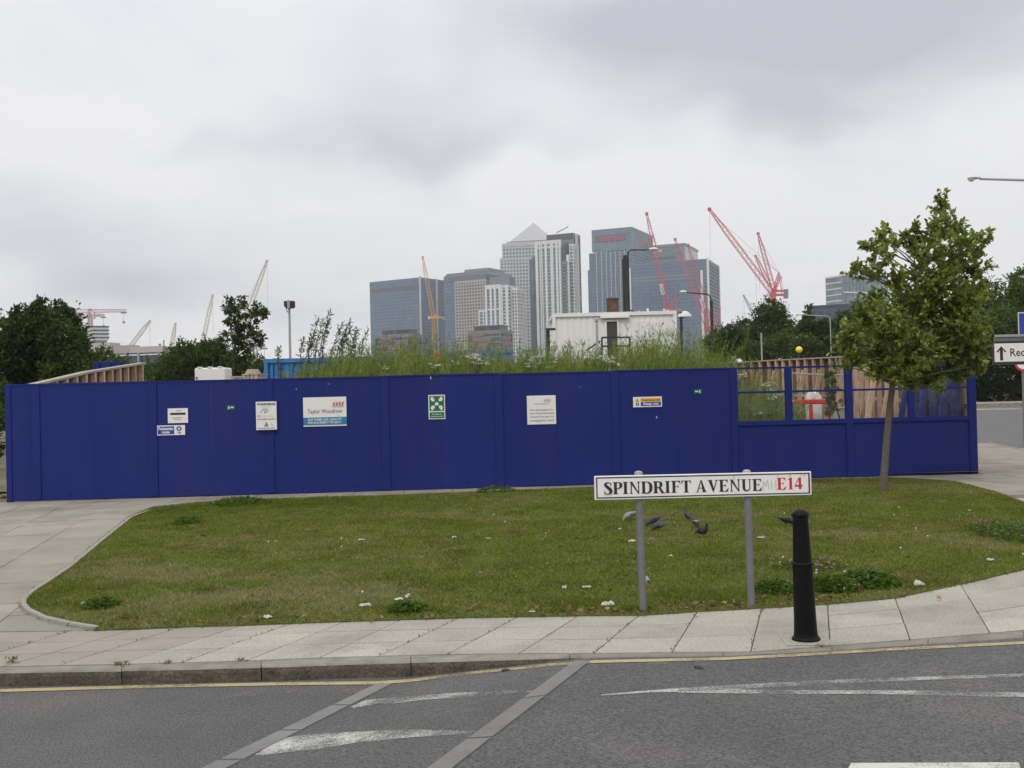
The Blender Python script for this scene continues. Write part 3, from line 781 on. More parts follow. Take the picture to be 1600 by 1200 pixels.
for i in range(2):
    a = posts[i] + .06; b = posts[i + 1] - .065
    mid = hp(1232 if i == 0 else 1423, 620)[0]
    mb = MB(); hbox(mb, a, b, .015, zs - .09, -.012, 0); mb.build('panel', M['blue'], hoard)
    mb = MB(); hbox(mb, a, b, zs - .089, zs, -.04, .03); mb.build('sill', M['blue_trim'], hoard, bevel=.004)
    mb = MB(); hbox(mb, a, b, HTOP - .035, HTOP, -.03, .015); mb.build('top_rail', M['blue_trim'], hoard)
    zt = 0.5 * (hp(1190, 614.5)[1] + hp(1400, 606)[1])
    mb = MB(); hbox(mb, a, mid - .056, zt - .02, zt + .02, -.02, .012); mb.build('transom', M['blue_trim'], hoard)
    mb = MB(); hbox(mb, mid + .056, b, zt - .02, zt + .02, -.02, .012); mb.build('transom', M['blue_trim'], hoard)
    mb = MB(); hbox(mb, mid - .055, mid + .055, zs, HTOP - .036, -.035, .016); mb.build('mullion', M['blue_trim'], hoard, bevel=.003)
    for (p, q_) in ((a, mid - .056), (mid + .056, b)):
        for (z0, z1) in ((zs + .001, zt - .021), (zt + .021, HTOP - .037)):
            mb = MB(); hbox(mb, p, q_, z0, z1, -.012, -.006); mb.build('window_pane', M['perspex'], hoard)
            # slim beads round each pane
            for (e0, e1, g0, g1) in ((p, p + .018, z0, z1), (q_ - .018, q_, z0, z1)):
                mb = MB(); hbox(mb, e0, e1, g0, g1, -.005, .006); mb.build('glazing_bead', M['blue_trim'], hoard)
    for uu in (a + .25 * (b - a), a + .88 * (b - a)):
        mb = MB(); mb.obox(HPT(uu, .16, 0), HU * .02, HN * .012, Vector((0, 0, .02))); mb.build('bolt', M['black'], hoard, bevel=.004)

# ------------------------------------------------------------------ timber backs of the returning hoardings
def timber_wall(name, label, pts, inward, spacing, rakes=True, blue_from=None):
    """pts: list of (x, y, z0, ztop). Studs and raking props stand on the inner side."""
    t = thing(name, label, 'hoarding', Vector((pts[0][0], pts[0][1], pts[0][2])))
    inw = Vector(inward)
    for i in range(len(pts) - 1):
        a = Vector(pts[i][:3]); b = Vector(pts[i + 1][:3]); za, zb = pts[i][3], pts[i + 1][3]
        e = (b - a); L = Vector((e.x, e.y, 0)).length; n = Vector((-e.y, e.x, 0)).normalized()
        if n.dot(inw) < 0: n = -n
        isblue = blue_from is not None and i >= blue_from
        k = max(1, round(L / 1.22))
        for j in range(k):
            p = a.lerp(b, j / k); q_ = a.lerp(b, (j + 1) / k - .003); zp = za + (zb - za) * j / k; zq = za + (zb - za) * (j + 1) / k
            mb = MB(); mb.prism([p, q_, Vector((q_.x, q_.y, zq)), Vector((p.x, p.y, zp))], -n * .02)
            mb.build('panel', M['timber'] if isblue else M['ply'], t)
        mb = MB(); mb.bar(Vector((a.x, a.y, za)) + n * .06, Vector((b.x, b.y, zb)) + n * .06, .2, .045); mb.build('top_rail', M['timber_top'], t)
        for hh in (.18, .55):
            mb = MB(); mb.bar(Vector((a.x, a.y, a.z + (za - a.z) * hh)) + n * .035, Vector((b.x, b.y, b.z + (zb - b.z) * hh)) + n * .035, .06, .08); mb.build('rail', M['blue_trim' if isblue else 'timber'], t)
        m = max(1, round(L / spacing))
        for j in range(m):
            f = (j + .5) / m; p = a.lerp(b, f); zz = za + (zb - za) * f
            mt = M['blue_trim'] if isblue else M['timber']
            mb = MB(); mb.bar(p + n * .115, Vector((p.x, p.y, zz - .03)) + n * .115, .44 if isblue else .075, .05 if isblue else .10, up=n); mb.build('stud', mt, t)
            if rakes and j % 2 == 0:
                mb = MB(); mb.bar(Vector((p.x, p.y, zz - .35)) + n * .19, p + n * .60 + e.normalized() * .03, .07, .12, up=n); mb.build('raking_prop', mt, t)
    return t
timber_wall('timber_hoarding', 'bare timber back of a hoarding sloping up behind the left end of the blue one', [(-9.35, 20.6, 0, 2.12), (-9.3, 23.5, .2, 2.46), (-9.25, 26.9, .4, zat(216, 568, 26.9))], (1, 0, 0), .52, rakes=False)
zb1 = zat(1310, 558, 31.5); zb2 = zat(1118, 569, 41)
X31 = D(1312, 600, 31.5).x; X41 = D(1115, 600, 41).x
timber_wall('timber_hoarding', 'timber propped back of the hoarding seen through the clear viewing panes', [(X41, 41, .1, zb2), ((X41 + X31) / 2 + .35, 36.5, .1, (zb1 + zb2) / 2 + .03), (X31, 31.5, .1, zb1), (9.05, 26.6, .08, zb1 - .1), (9.0, 24.2, .06, zb1 - .15), (8.82, 21.0, .05, zb1 - .3)], (-1, -.2, 0), .62, rakes=True, blue_from=4)
bx = MB(); p0 = D(145, 573, 34); p1 = D(196, 573, 34)
bf = thing('blue_fence', 'short dark blue fence panel behind the raised timber end at the left', 'fence', (p0 + p1) / 2 * 1)
bx.box((p0.x, 34, .3), (p1.x, 34.05, zat(170, 565.5, 34))); bx.build('panel', M['blue'], bf)
for k in range(3):
    xx = p0.x + (p1.x - p0.x) * (k + .5) / 3; MB().box((xx - .05, 33.93, .3), (xx + .05, 33.99, zat(170, 566.5, 34))).build('batten', M['blue_trim'], bf)

# ------------------------------------------------------------------ flat signs
class Sign:
    def __init__(s, name, label, cat, o, right, up, nrm, w, h, group=None, root=None):
        s.o = Vector(o); s.r = Vector(right).normalized(); s.u = Vector(up).normalized(); s.n = Vector(nrm).normalized(); s.w = w; s.h = h
        s.t = root or thing(name, label, cat, s.o + s.r * (w / 2) - s.u * (h / 2), group)
    def P(s, x, y, d=0.0): return s.o + s.r * (x * s.w) - s.u * (y * s.h) + s.n * d
    def rect(s, name, x0, y0, x1, y1, mat, d=0.004, th=.003, bevel=0):
        return MB().prism([s.P(x0, y0, d), s.P(x1, y0, d), s.P(x1, y1, d), s.P(x0, y1, d)], -s.n * th).build(name, mat, s.t, bevel=bevel)
    def polys(s, name, plist, mat, d=0.006, th=.001):
        mb = MB()
        for k, pl in enumerate(plist): mb.prism([s.P(x, y, d + k * .00012) for x, y in pl], -s.n * th)
        return mb.build(name, mat, s.t)
    def text(s, name, body, x0, y0, x1, y1, mat, weight=0.0, d=0.006):
        vs, fs = text_shape(body, weight)
        mb = MB(); mb.add([s.P(x0 + a * (x1 - x0), y1 + b * (y0 - y1), d) for a, b in vs], fs)
        return mb.build(name, mat, s.t)
    def smalltype(s, name, x0, y0, x1, y1, mat, words=5, d=0.006, seed=1):
        """a line of print too small to read: word-long runs of short strokes"""
        rr = random.Random(seed); pl = []; x = x0
        while x < x1 - .01:
            w = min((x1 - x0) / words * rr.uniform(.5, 1.1), x1 - x)
            c = max(2, int(w / ((y1 - y0) * s.h / s.w * .75)))
            for k in range(c):
                xa = x + w * .85 * k / c; xb = xa + w * .85 / c * .62
                ya = y0 if rr.random() < .3 else y0 + (y1 - y0) * .25
                pl.append([(xa, ya), (xb, ya), (xb, y1), (xa, y1)])
            x += w
        return s.polys(name, pl, mat, d)
def circle(cx, cy, rx, ry, n=20, a0=0, a1=2 * math.pi): return [(cx + rx * math.cos(a0 + (a1 - a0) * k / n), cy + ry * math.sin(a0 + (a1 - a0) * k / n)) for k in range(n)]
def stroke(pts, ws):
    """polygon pieces along a centre line with a width at each point"""
    out = []
    if isinstance(ws, (int, float)): ws = [ws] * len(pts)
    L = []; R = []
    for i in range(len(pts)):
        a = pts[max(i - 1, 0)]; b = pts[min(i + 1, len(pts) - 1)]
        dx, dy = b[0] - a[0], b[1] - a[1]; l = math.hypot(dx, dy) or 1
        nx, ny = -dy / l, dx / l
        L.append((pts[i][0] + nx * ws[i] / 2, pts[i][1] + ny * ws[i] / 2)); R.append((pts[i][0] - nx * ws[i] / 2, pts[i][1] - ny * ws[i] / 2))
    for i in range(len(pts) - 1): out.append([L[i], L[i + 1], R[i + 1], R[i]])
    return out
def catmull(pts, sub=6):
    P_ = [pts[0]] + list(pts) + [pts[-1]]; out = []
    for i in range(1, len(P_) - 2):
        for k in range(sub):
            t = k / sub; r = []
            for c in range(len(pts[0])):
                p0, p1, p2, p3 = P_[i - 1][c], P_[i][c], P_[i + 1][c], P_[i + 2][c]
                r.append(.5 * (2 * p1 + (-p0 + p2) * t + (2 * p0 - 5 * p1 + 4 * p2 - p3) * t * t + (-p0 + 3 * p1 - 3 * p2 + p3) * t ** 3))
            out.append(tuple(r))
    out.append(tuple(pts[-1])); return out
def hsign(name, label, x0, y0, x1, y1, base='white_sign', cat='sign', th=.012, d=.006, tilt=0):
    """a board on the hoarding, from its pixel corners"""
    ym = (y0 + y1) / 2; xm = (x0 + x1) / 2
    ua = hp(x0, ym)[0]; ub = hp(x1, ym)[0]; za = hp(xm, y0)[1]; zb = hp(xm, y1)[1]
    s = Sign(name, label, cat, HPT(ua, za, d + th), HU, (0, 0, 1), HN, ub - ua, za - zb)
    s.rect('board', 0, 0, 1, 1, M[base], 0, th, bevel=.002)
    return s
s = hsign('notice_board', 'small white notice with a dark bar and red lines, above the pedestrian route sign', 262.5, 638, 294, 661)
s.rect('heading_bar', .12, .30, .88, .44, M['ink'], .003, .002); s.smalltype('lettering', .40, .12, .70, .20, M['ink_grey'], 2, .003, 3)
s.smalltype('lettering', .22, .60, .78, .67, M['red'], 5, .003, 4); s.smalltype('lettering', .34, .72, .66, .79, M['red'], 3, .003, 5)
s = hsign('pedestrian_sign', 'white and blue sign reading Pedestrian route with a walking figure and an arrow', 245, 664.5, 289.5, 680)
s.rect('blue_field', .04, .10, .62, .90, M['sign_blue'], .003, .002)
s.text('lettering', 'Pedestrian', .07, .17, .59, .48, M['white'], .025, .005); s.text('lettering', 'route', .19, .56, .46, .82, M['white'], .025, .005)
s.polys('roundel', [circle(.79, .36, .09, .27)], M['sign_blue'], .004)
s.polys('walking_figure', [circle(.795, .19, .015, .045, 10), [(.77, .26), (.815, .26), (.81, .40), (.78, .40)]] + stroke([(.785, .40), (.76, .56)], .02) + stroke([(.80, .40), (.83, .56)], .02) + stroke([(.775, .28), (.745, .40)], .016) + stroke([(.81, .28), (.838, .38)], .016), M['white'], .006)
s.polys('arrow', stroke([(.73, .78), (.83, .78)], .06) + [[(.81, .66), (.865, .78), (.81, .90)]], M['ink'], .004)
s = hsign('exit_sticker', 'tiny green fire exit sticker high on the hoarding left of the warning board', 354, 633, 367, 640, 'sign_green', 'sticker', .003)
s.polys('running_figure', [circle(.3, .3, .05, .12, 8), [(.22, .4), (.36, .4), (.32, .9), (.24, .9)]], M['white'], .0015); s.rect('arrow', .5, .4, .85, .62, M['white'], .0015, .001)
s = hsign('exit_sticker', 'tiny green fire exit sticker high on the hoarding near the viewing panes', 1084, 608, 1097, 615, 'sign_green', 'sticker', .003)
s.polys('running_figure', [circle(.7, .3, .05, .12, 8), [(.62, .4), (.76, .4), (.72, .9), (.64, .9)]], M['white'], .0015); s.rect('arrow', .15, .4, .5, .62, M['white'], .0015, .001)
s = hsign('warning_sign', 'white warning board with a triangle, standing proud of the hoarding', 401, 627.5, 433, 671.5, th=.05, d=.022)
s.text('lettering', 'WARNING', .05, .045, .95, .135, M['ink'], .03, .003)
s.text('lettering', 'These premises are', .22, .17, .76, .205, M['ink_grey'], 0, .003); s.text('lettering', 'protected by', .30, .22, .68, .255, M['ink_grey'], 0, .003)
s.polys('arc_logo', stroke(circle(.44, .40, .22, .12, 14, math.pi * 1.02, math.pi * 1.9), .02), M['sign_teal'], .004)
s.polys('ring_logo', stroke(circle(.47, .385, .05, .042, 12, math.pi * .8, math.pi * 2.2), .03), M['red'], .004)
s.text('lettering', 'ICL', .08, .475, .25, .55, M['red'], .02, .003); s.text('lettering', 'Security', .30, .475, .88, .56, M['lamp_pale'], 0, .003)
s.smalltype('lettering', .06, .60, .96, .635, M['ink'], 3, .003, 8)
s.polys('triangle', [[(.50, .71), (.62, .88), (.60, .88), (.50, .74)], [(.50, .71), (.50, .74), (.40, .88), (.38, .88)], [(.38, .88), (.40, .86), (.60, .86), (.62, .88)], [(.47, .79), (.53, .79), (.52, .85), (.48, .85)]], M['ink'], .003)
s.polys('pen_mark', stroke([(.70, .76), (.78, .80), (.72, .83), (.84, .85)], .012), M['ink_grey'], .003)
s.smalltype('lettering', .06, .925, .94, .955, M['ink'], 3, .003, 9)
s = hsign('contractor_board', 'wide white board with four red figures above a teal project band', 474, 620.5, 541.5, 666)
s.rect('teal_band', .0, .69, 1, .955, M['sign_teal'], .003, .002)
s.text('lettering', 'Taylor Woodrow', .10, .41, .90, .60, M['ink_purple'], 0, .004)
s.text('lettering', 'DLR THREE CAR CAPACITY', .11, .725, .89, .81, M['white'], .012, .006); s.text('lettering', 'ENHANCEMENT PROJECT', .11, .835, .88, .925, M['white'], .012, .006)
def puller(cx, cy, k): 
    return [circle(cx + .012 * k, cy - .085 * k, .010 * k, .018 * k, 8)] + stroke([(cx + .012 * k, cy - .06 * k), (cx - .005 * k, cy + .01 * k)], .026 * k) + stroke([(cx - .005 * k, cy + .01 * k), (cx - .035 * k, cy + .09 * k)], .012 * k) + stroke([(cx - .002 * k, cy + .01 * k), (cx + .015 * k, cy + .05 * k), (cx + .005 * k, cy + .10 * k)], .011 * k) + stroke([(cx + .01 * k, cy - .05 * k), (cx - .04 * k, cy - .005 * k)], .010 * k) + stroke([(cx + .015 * k, cy - .05 * k), (cx + .03 * k, cy - .09 * k)], .008 * k)
s.polys('figure_logo', [p for i in range(4) for p in puller(.71 + i * .068, .26, 1)], M['red'], .004)
s.polys('pen_mark', stroke([(.78, .60), (.84, .66), (.80, .67)], .006), M['ink_grey'], .004)
s = hsign('assembly_point_sign', 'green sign with four white arrows pointing inwards at a group of people', 669.5, 617, 695.5, 655)
s.rect('green_field', .06, .04, .94, .66, M['sign_green'], .003, .002); s.rect('green_field', .06, .71, .94, .96, M['sign_green'], .003, .002)
for sx, sy in ((-1, -1), (1, -1), (-1, 1), (1, 1)):
    c0 = (.5 + sx * .33, .35 + sy * .235); c1 = (.5 + sx * .14, .35 + sy * .10)
    hx = (.5 + sx * .13, .35 + sy * .225); hy = (.5 + sx * .33, .35 + sy * .09)
    s.polys('arrow', stroke([c0, ((c0[0] + c1[0]) / 2, (c0[1] + c1[1]) / 2)], .15) + [[hx, (c1[0] - sx * .01, c1[1] - sy * .01), hy]], M['white'], .005)
s.polys('people_group', [circle(.5, .33, .05, .035, 8), circle(.44, .345, .04, .03, 8), circle(.56, .345, .04, .03, 8), [(.39, .37), (.61, .37), (.61, .43), (.39, .43)]], M['white'], .005)
s.text('lettering', 'Emergency', .22, .765, .78, .825, M['white'], .01, .005); s.text('lettering', 'assembly point', .14, .855, .86, .92, M['white'], .01, .005)
s = hsign('apology_board', 'square white board with an apology printed under four small red figures', 823.5, 618, 868.5, 663)
s.polys('figure_logo', [p for i in range(4) for p in puller(.61 + i * .062, .175, .62)], M['red'], .003)
s.text('lettering', 'Taylor Woodrow', .25, .265, .78, .325, M['ink_purple'], 0, .003)
for k, ln in enumerate(('We apologise for', 'any inconvenience', 'caused during our', 'construction work')):
    s.text('lettering', ln, .09, .46 + .118 * k, (.91, .93, .93, .93)[k], .545 + .118 * k, M['ink_grey'], .008, .003)
s.polys('pen_mark', stroke([(.34, .92), (.38, .90), (.42, .93)], .01), M['ink_grey'], .003)
s = hsign('keep_out_sign', 'yellow and blue Keep out sign with a warning triangle', 989, 620, 1034, 636)
s.rect('yellow_field', .26, .12, .96, .48, M['sign_yellow'], .003, .002); s.rect('blue_field', .26, .52, .96, .88, M['sign_blue'], .003, .002)
s.text('lettering', 'Construction site', .29, .19, .93, .42, M['ink'], .015, .005); s.text('lettering', 'Keep out', .36, .56, .88, .86, M['white'], .025, .005)
s.polys('triangle', [[(.145, .10), (.225, .48), (.065, .48)]], M['sign_yellow'], .004); s.polys('triangle_mark', [[(.135, .24), (.155, .24), (.15, .42), (.14, .42)]], M['ink'], .006)
s.polys('roundel', [circle(.145, .70, .055, .17)], M['sign_blue'], .004); s.polys('roundel_mark', [[(.13, .60), (.16, .60), (.155, .82), (.135, .82)]], M['white'], .006)

# small scuffs where the paint is chipped
for (px, py, w, h) in ((1026, 652, 2, 5), (463, 608, 2, 2), (673, 590, 1.5, 8), (514, 600, 1.5, 1.5), (906, 605, 1.5, 1.5)):
    u, z = hp(px, py); k = .006
    MB().prism([HPT(u - w * k, z, .003), HPT(u + w * k * .3, z + h * k, .003), HPT(u + w * k, z - h * k * .2, .003), HPT(u, z - h * k, .003)], -HN * .002).build('paint_chip', M['lamp_pale'], hoard)

# ------------------------------------------------------------------ street name sign
def serif_glyph(ch):
    """bold roman capitals, cap height 1, as (pieces, advance width)"""
    S_ = .195; T = .07; se = .05; P = []
    def rect(x0, y0, x1, y1): P.append([(x0, y0), (x1, y0), (x1, y1), (x0, y1)])
    def stem(x, w=S_, top=True, bot=True, ov=.075):
        rect(x, 0, x + w, 1)
        for on, y, dy in ((bot, 0, 1), (top, 1, -1)):
            if on:
                rect(x - ov, min(y, y + dy * se), x + w + ov, max(y, y + dy * se))
                P.append([(x - ov * .5, y + dy * se), (x + w + ov * .5, y + dy * se), (x + w, y + dy * .11), (x, y + dy * .11)])
    def curve(pts): 
        c = catmull(pts, 5); P.extend(stroke([(a[0], a[1]) for a in c], [a[2] for a in c]))
    if ch == 'S':
        curve([(.47, .74, .03), (.45, .86, .05), (.36, .955, .07), (.25, .965, .09), (.135, .90, .15), (.12, .77, .19), (.22, .63, .21), (.36, .49, .22), (.46, .34, .22), (.47, .20, .18), (.40, .08, .13), (.27, .032, .08), (.15, .06, .06), (.07, .17, .05), (.04, .30, .03)])
        rect(.455, .70, .495, .98); rect(.025, .02, .06, .31); return P, .60
    if ch == 'P' or ch == 'R':
        stem(.08); curve([(.26, .967, .06), (.40, .955, .08), (.53, .86, .17), (.54, .73, .20), (.52, .60, .16), (.42, .50, .08), (.26, .475, .06)])
        if ch == 'P': return P, .66
        P.append([(.34, .49), (.50, .49), (.74, .04), (.56, .04)]); rect(.54, 0, .79, .042); return P, .80
    if ch == 'I': stem(.08); return P, .42
    if ch == 'N':
        stem(.10, .072, True, True, .06); stem(.60, .072, True, False, .07); P.append([(.03, 1), (.22, 1), (.67, .0), (.61, -.02)]); return P, .79
    if ch == 'D':
        stem(.08); curve([(.26, .967, .06), (.42, .955, .08), (.60, .83, .16), (.66, .62, .21), (.66, .40, .21), (.60, .18, .16), (.43, .045, .08), (.26, .033, .06)]); return P, .80
    if ch == 'F' or ch == 'E':
        stem(.08); rect(.26, .945, .60, 1); P.append([(.55, .945), (.60, .945), (.625, .72), (.595, .72)]); P.append([(.44, .945), (.56, .945), (.585, .85), (.57, .82)])
        rect(.26, .49, .46, .535); P.append([(.41, .512), (.475, .66), (.475, .37), (.45, .42)])
        if ch == 'F': return P, .66
        rect(.26, 0, .62, .055); P.append([(.44, .055), (.60, .055), (.67, .28), (.635, .28)]); return P, .72
    if ch == 'T':
        stem(.245, S_, False, True); rect(.02, .945, .66, 1); P.append([(.02, .945), (.12, .945), (.05, .74), (.02, .72)]); P.append([(.66, .945), (.56, .945), (.63, .74), (.66, .72)]); return P, .70
    if ch == 'A':
        P.append([(.35, 1.0), (.41, 1.0), (.17, .03), (.09, .03)]); P.append([(.36, 1.0), (.42, 1.02), (.71, .03), (.49, .03)]); rect(.20, .31, .52, .36); rect(.01, 0, .25, .04); rect(.43, 0, .78, .04); return P, .80
    if ch == 'V':
        P.append([(.08, .97), (.30, .97), (.46, .22), (.38, 0)]); P.append([(.61, .97), (.69, .97), (.43, 0), (.37, 0)]); rect(.0, .96, .37, 1); rect(.52, .96, .77, 1); return P, .78
    if ch == 'U':
        rect(.09, .30, .28, 1); rect(.0, .96, .36, 1); rect(.56, .32, .63, 1); rect(.49, .955, .71, 1)
        curve([(.185, .31, .19), (.21, .15, .17), (.30, .06, .13), (.40, .042, .09), (.51, .08, .07), (.575, .20, .055), (.595, .33, .05)]); return P, .76
    if ch == '1':
        rect(.16, .03, .35, .97); rect(.06, 0, .45, .04); P.append([(.05, .86), (.16, .90), (.16, .82), (.05, .83)]); P.append([(.16, .97), (.35, 1.0), (.35, .97), (.16, .88)]); return P, .52
    if ch == '4':
        rect(.30, 0, .47, 1.0); P.append([(.30, 1.0), (.40, 1.0), (.09, .38), (.02, .33)]); rect(.02, .21, .56, .36); return P, .60
    return P, .35
def serif_text(body):
    pieces = []; x = 0
    for ch in body:
        if ch == ' ': x += .27; continue
        p, w = serif_glyph(ch)
        pieces.append([[(a + x, b) for a, b in q_] for q_ in p]); x += w + .015
    xs_ = [a for l_ in pieces for q_ in l_ for a, b in q_]; x0, x1 = min(xs_), max(xs_)
    return [[[((a - x0) / (x1 - x0), b) for a, b in q_] for q_ in l_] for l_ in pieces]
SY = G(1005, 957.5).y
pA = G(1005, 957.5); pB = G(1174, 950)
# plate plane: through both posts
a0 = D(926.5, 744, SY); b0 = D(1264.5, 736.5, pB.y + (pB.y - pA.y) * .5)
rgt = Vector((b0.x - a0.x, (pB.y - pA.y) / (pB.x - pA.x) * (b0.x - a0.x), 0)); W_ = rgt.length; rgt.normalize()
nr = Vector((rgt.y, -rgt.x, 0))
orig = Vector((a0.x, pA.y + rgt.y / rgt.x * (a0.x - pA.x), 0)) + nr * .045
zt0 = zat(926.5, 744, orig.y); zt1 = zat(1264.5, 736.5, orig.y + rgt.y * W_)
rgt3 = (rgt * W_ + Vector((0, 0, zt1 - zt0))).normalized(); up3 = Vector((0, 0, 1))
Hs = zt0 - zat(928, 781.5, orig.y)
print('street sign', W_, Hs, zt0, zt1)
s = Sign('street_name_sign', 'white street name plate with black capitals on two grey posts at the lawn edge', 'street sign', orig + Vector((0, 0, zt0)), rgt3, up3, nr, W_, Hs)
s.rect('plate', 0, 0, 1, 1, M['white_sign'], 0, .018, bevel=.003)
bx_, by_ = .0075, .058; tx_, ty_ = .0055, .036
for (x0, y0, x1, y1) in ((bx_, by_, 1 - bx_, by_ + ty_ * 1.4), (bx_, 1 - by_ - ty_ * 1.4, 1 - bx_, 1 - by_), (bx_, by_ + ty_ * 1.4, bx_ + tx_, 1 - by_ - ty_ * 1.4), (1 - bx_ - tx_ * 1.3, by_ + ty_ * 1.4, 1 - bx_, 1 - by_ - ty_ * 1.4)):
    s.rect('border_line', x0, y0, x1, y1, M['ink'], .0012, .001)
def fit_serif(name, body, x0, x1, y0, y1, mat):
    for letter in serif_text(body):
        s.polys(name, [[(x0 + a * (x1 - x0), y1 + b * (y0 - y1)) for a, b in q_] for q_ in letter], mat, .0014, .001)
fit_serif('letter', 'SPINDRIFT AVENUE', .043, .768, .27, .775, M['ink'])
fit_serif('postcode_letter', 'E14', .838, .957, .245, .745, M['red'])
g = []
for st in ([(.772, .76), (.776, .38), (.785, .60), (.795, .33), (.80, .74)], [(.812, .36), (.812, .72)], [(.812, .55), (.832, .53)], [(.832, .33), (.833, .74)], [(.843, .12), (.843, .20)], [(.895, .17), (.90, .10), (.906, .17), (.90, .23), (.895, .17)], [(.95, .10), (.952, .20), (.965, .20), (.968, .12), (.955, .09)]):
    g += stroke(st, .0022)
s.polys('pen_scrawl', g, M['pencil'], .0016, .001)['kind'] = 'stuff'
M['rust_run'] = worn_paint('rust_run', (0.52, 0.44, 0.33), .48, .9, 30)
s.polys('rust_run', [[(.634, .03), (.645, .03), (.642, .9), (.638, .9)]], M['rust_run'], .0013, .001)
for (pp, tx, tyy) in ((pA, 997, 737), (pB, 1166, 735)):
    top = Vector((pp.x, pp.y, zat(tx, tyy, pp.y)))
    # posts lean very slightly, as in the picture
    lean = Vector(((tx - project(top)[0]) / FPX * pp.y * .75, 0, 0))
    r_ = .028 if tx < 1100 else .029
    mb = MB(); mb.lathe(Vector((0, 0, 0)), [(r_, 0), (r_, 1)], 16)
    mb.v = [(pp.x + x + lean.x * z, pp.y + y, z * (top.z - .012)) for x, y, z in mb.v]
    mb.build('post', M['post_grey'], s.t, smooth=True)
    mb = MB(); mb.lathe(top + lean - Vector((0, 0, .0118)), [(.032, -.012), (.033, .0), (.028, .012), (.012, .018), (.0, .019)], 16); mb.build('post_cap', M['grey_metal'], s.t, smooth=True)
for k in (.205, .71):
    mb = MB(); mb.obox(s.P(k, .5, -.03), rgt3 * .04, nr * .012, up3 * .03); mb.build('bracket', M['grey_metal'], s.t)

# ------------------------------------------------------------------ bollard
bp_ = G(1259.5, 1000)
bol = thing('bollard', 'black tapered metal bollard with a collar on the pavement right of the street sign', 'bollard', bp_)
k = zat(1251, 795, bp_.y) / .893
prof = [(0.094, 0), (0.096, .008), (.092, .020), (.082, .028), (.078, .05)]
MB().lathe(bp_, [(r, z * k) for r, z in prof], 28).build('base_flange', M['bollard'], bol, smooth=True)
MB().lathe(bp_, [(r, z * k) for r, z in [(.078, .051), (.074, .15), (.0665, .51)]], 28).build('lower_shaft', M['bollard'], bol, smooth=True)
MB().lathe(bp_, [(r, z * k) for r, z in [(.067, .511), (.073, .515), (.074, .524), (.069, .532), (.063, .535)]], 28).build('collar', M['bollard'], bol, smooth=True)
MB().lathe(bp_, [(r, z * k) for r, z in [(.062, .536), (.058, .66), (.0515, .838)]], 28).build('upper_shaft', M['bollard'], bol, smooth=True)
MB().lathe(bp_, [(r, z * k) for r, z in [(.052, .8385), (.059, .843), (.060, .856), (.055, .866), (.042, .880), (.022, .890), (.0, .893)]], 28).build('cap', M['bollard'], bol, smooth=True)
bol.rotation_euler = (0, math.radians(-1.1), 0)
# square of patched mortar round it
MB().prism([bp_ + Vector((x, y, .0035)) for x, y in ((-.17, -.16), (.15, -.17), (.16, .13), (-.15, .14))], (0, 0, -.002)).build('mortar_patch', M['slab'], pavement)
# ------------------------------------------------------------------ foliage
def unit(a): return a / np.maximum(np.linalg.norm(a, axis=-1, keepdims=True), 1e-9)
def leaf_cloud(name, base, dirs, length, width, cols, mat, parent, r, fold=.25, rounded=True, kind='stuff'):
    """real leaves: each two facets folded on the midrib. base (n,3), dirs (n,3)"""
    n = len(base); d = unit(dirs)
    rnd = unit(r.normal(size=(n, 3)) + np.array([0, 0, 1.0]))
    side = unit(np.cross(d, rnd)); nor = np.cross(side, d)
    L = (length * r.uniform(.7, 1.25, n))[:, None]; W = (width * r.uniform(.75, 1.2, n))[:, None] * .5
    lift = nor * W * fold
    droop = np.array([0, 0, -1.0]) * L * .12
    if rounded:
        v = np.stack([base, base + d * L * .30 + side * W * .9 + lift, base + d * L * .68 + side * W * .75 + lift + droop * .4, base + d * L + droop, base + d * L * .68 - side * W * .75 + lift + droop * .4, base + d * L * .30 - side * W * .9 + lift], 1)
        f = (np.arange(n) * 6)[:, None, None] + np.array([[0, 1, 2, 3], [0, 3, 4, 5]])
        k = 6
    else:
        v = np.stack([base, base + d * L * .45 + side * W + lift, base + d * L + droop, base + d * L * .45 - side * W + lift], 1)
        f = (np.arange(n) * 4)[:, None, None] + np.array([[0, 1, 2, 3]])
        k = 4
    c = np.repeat(cols, k, axis=0)
    o = raw_mesh(name, v.reshape(-1, 3), f.reshape(-1, 4), 4, mat, parent, c)
    return tag(o, kind=kind) if kind else o
def palette(r, n, cols, w):
    c = np.array(cols)[r.choice(len(cols), n, p=np.array(w) / sum(w))]
    return np.clip(c * r.uniform(.75, 1.3, (n, 1)), 0, 1)
M['leaf'] = leaf_material('leaf', trans=.40, rough=.5, spec=.16)
M['leaf_far'] = leaf_material('leaf_far', trans=.32, rough=.7, spec=.08)
M['grass_blade'] = leaf_material('grass_blade', trans=.30, rough=.7, spec=.06)

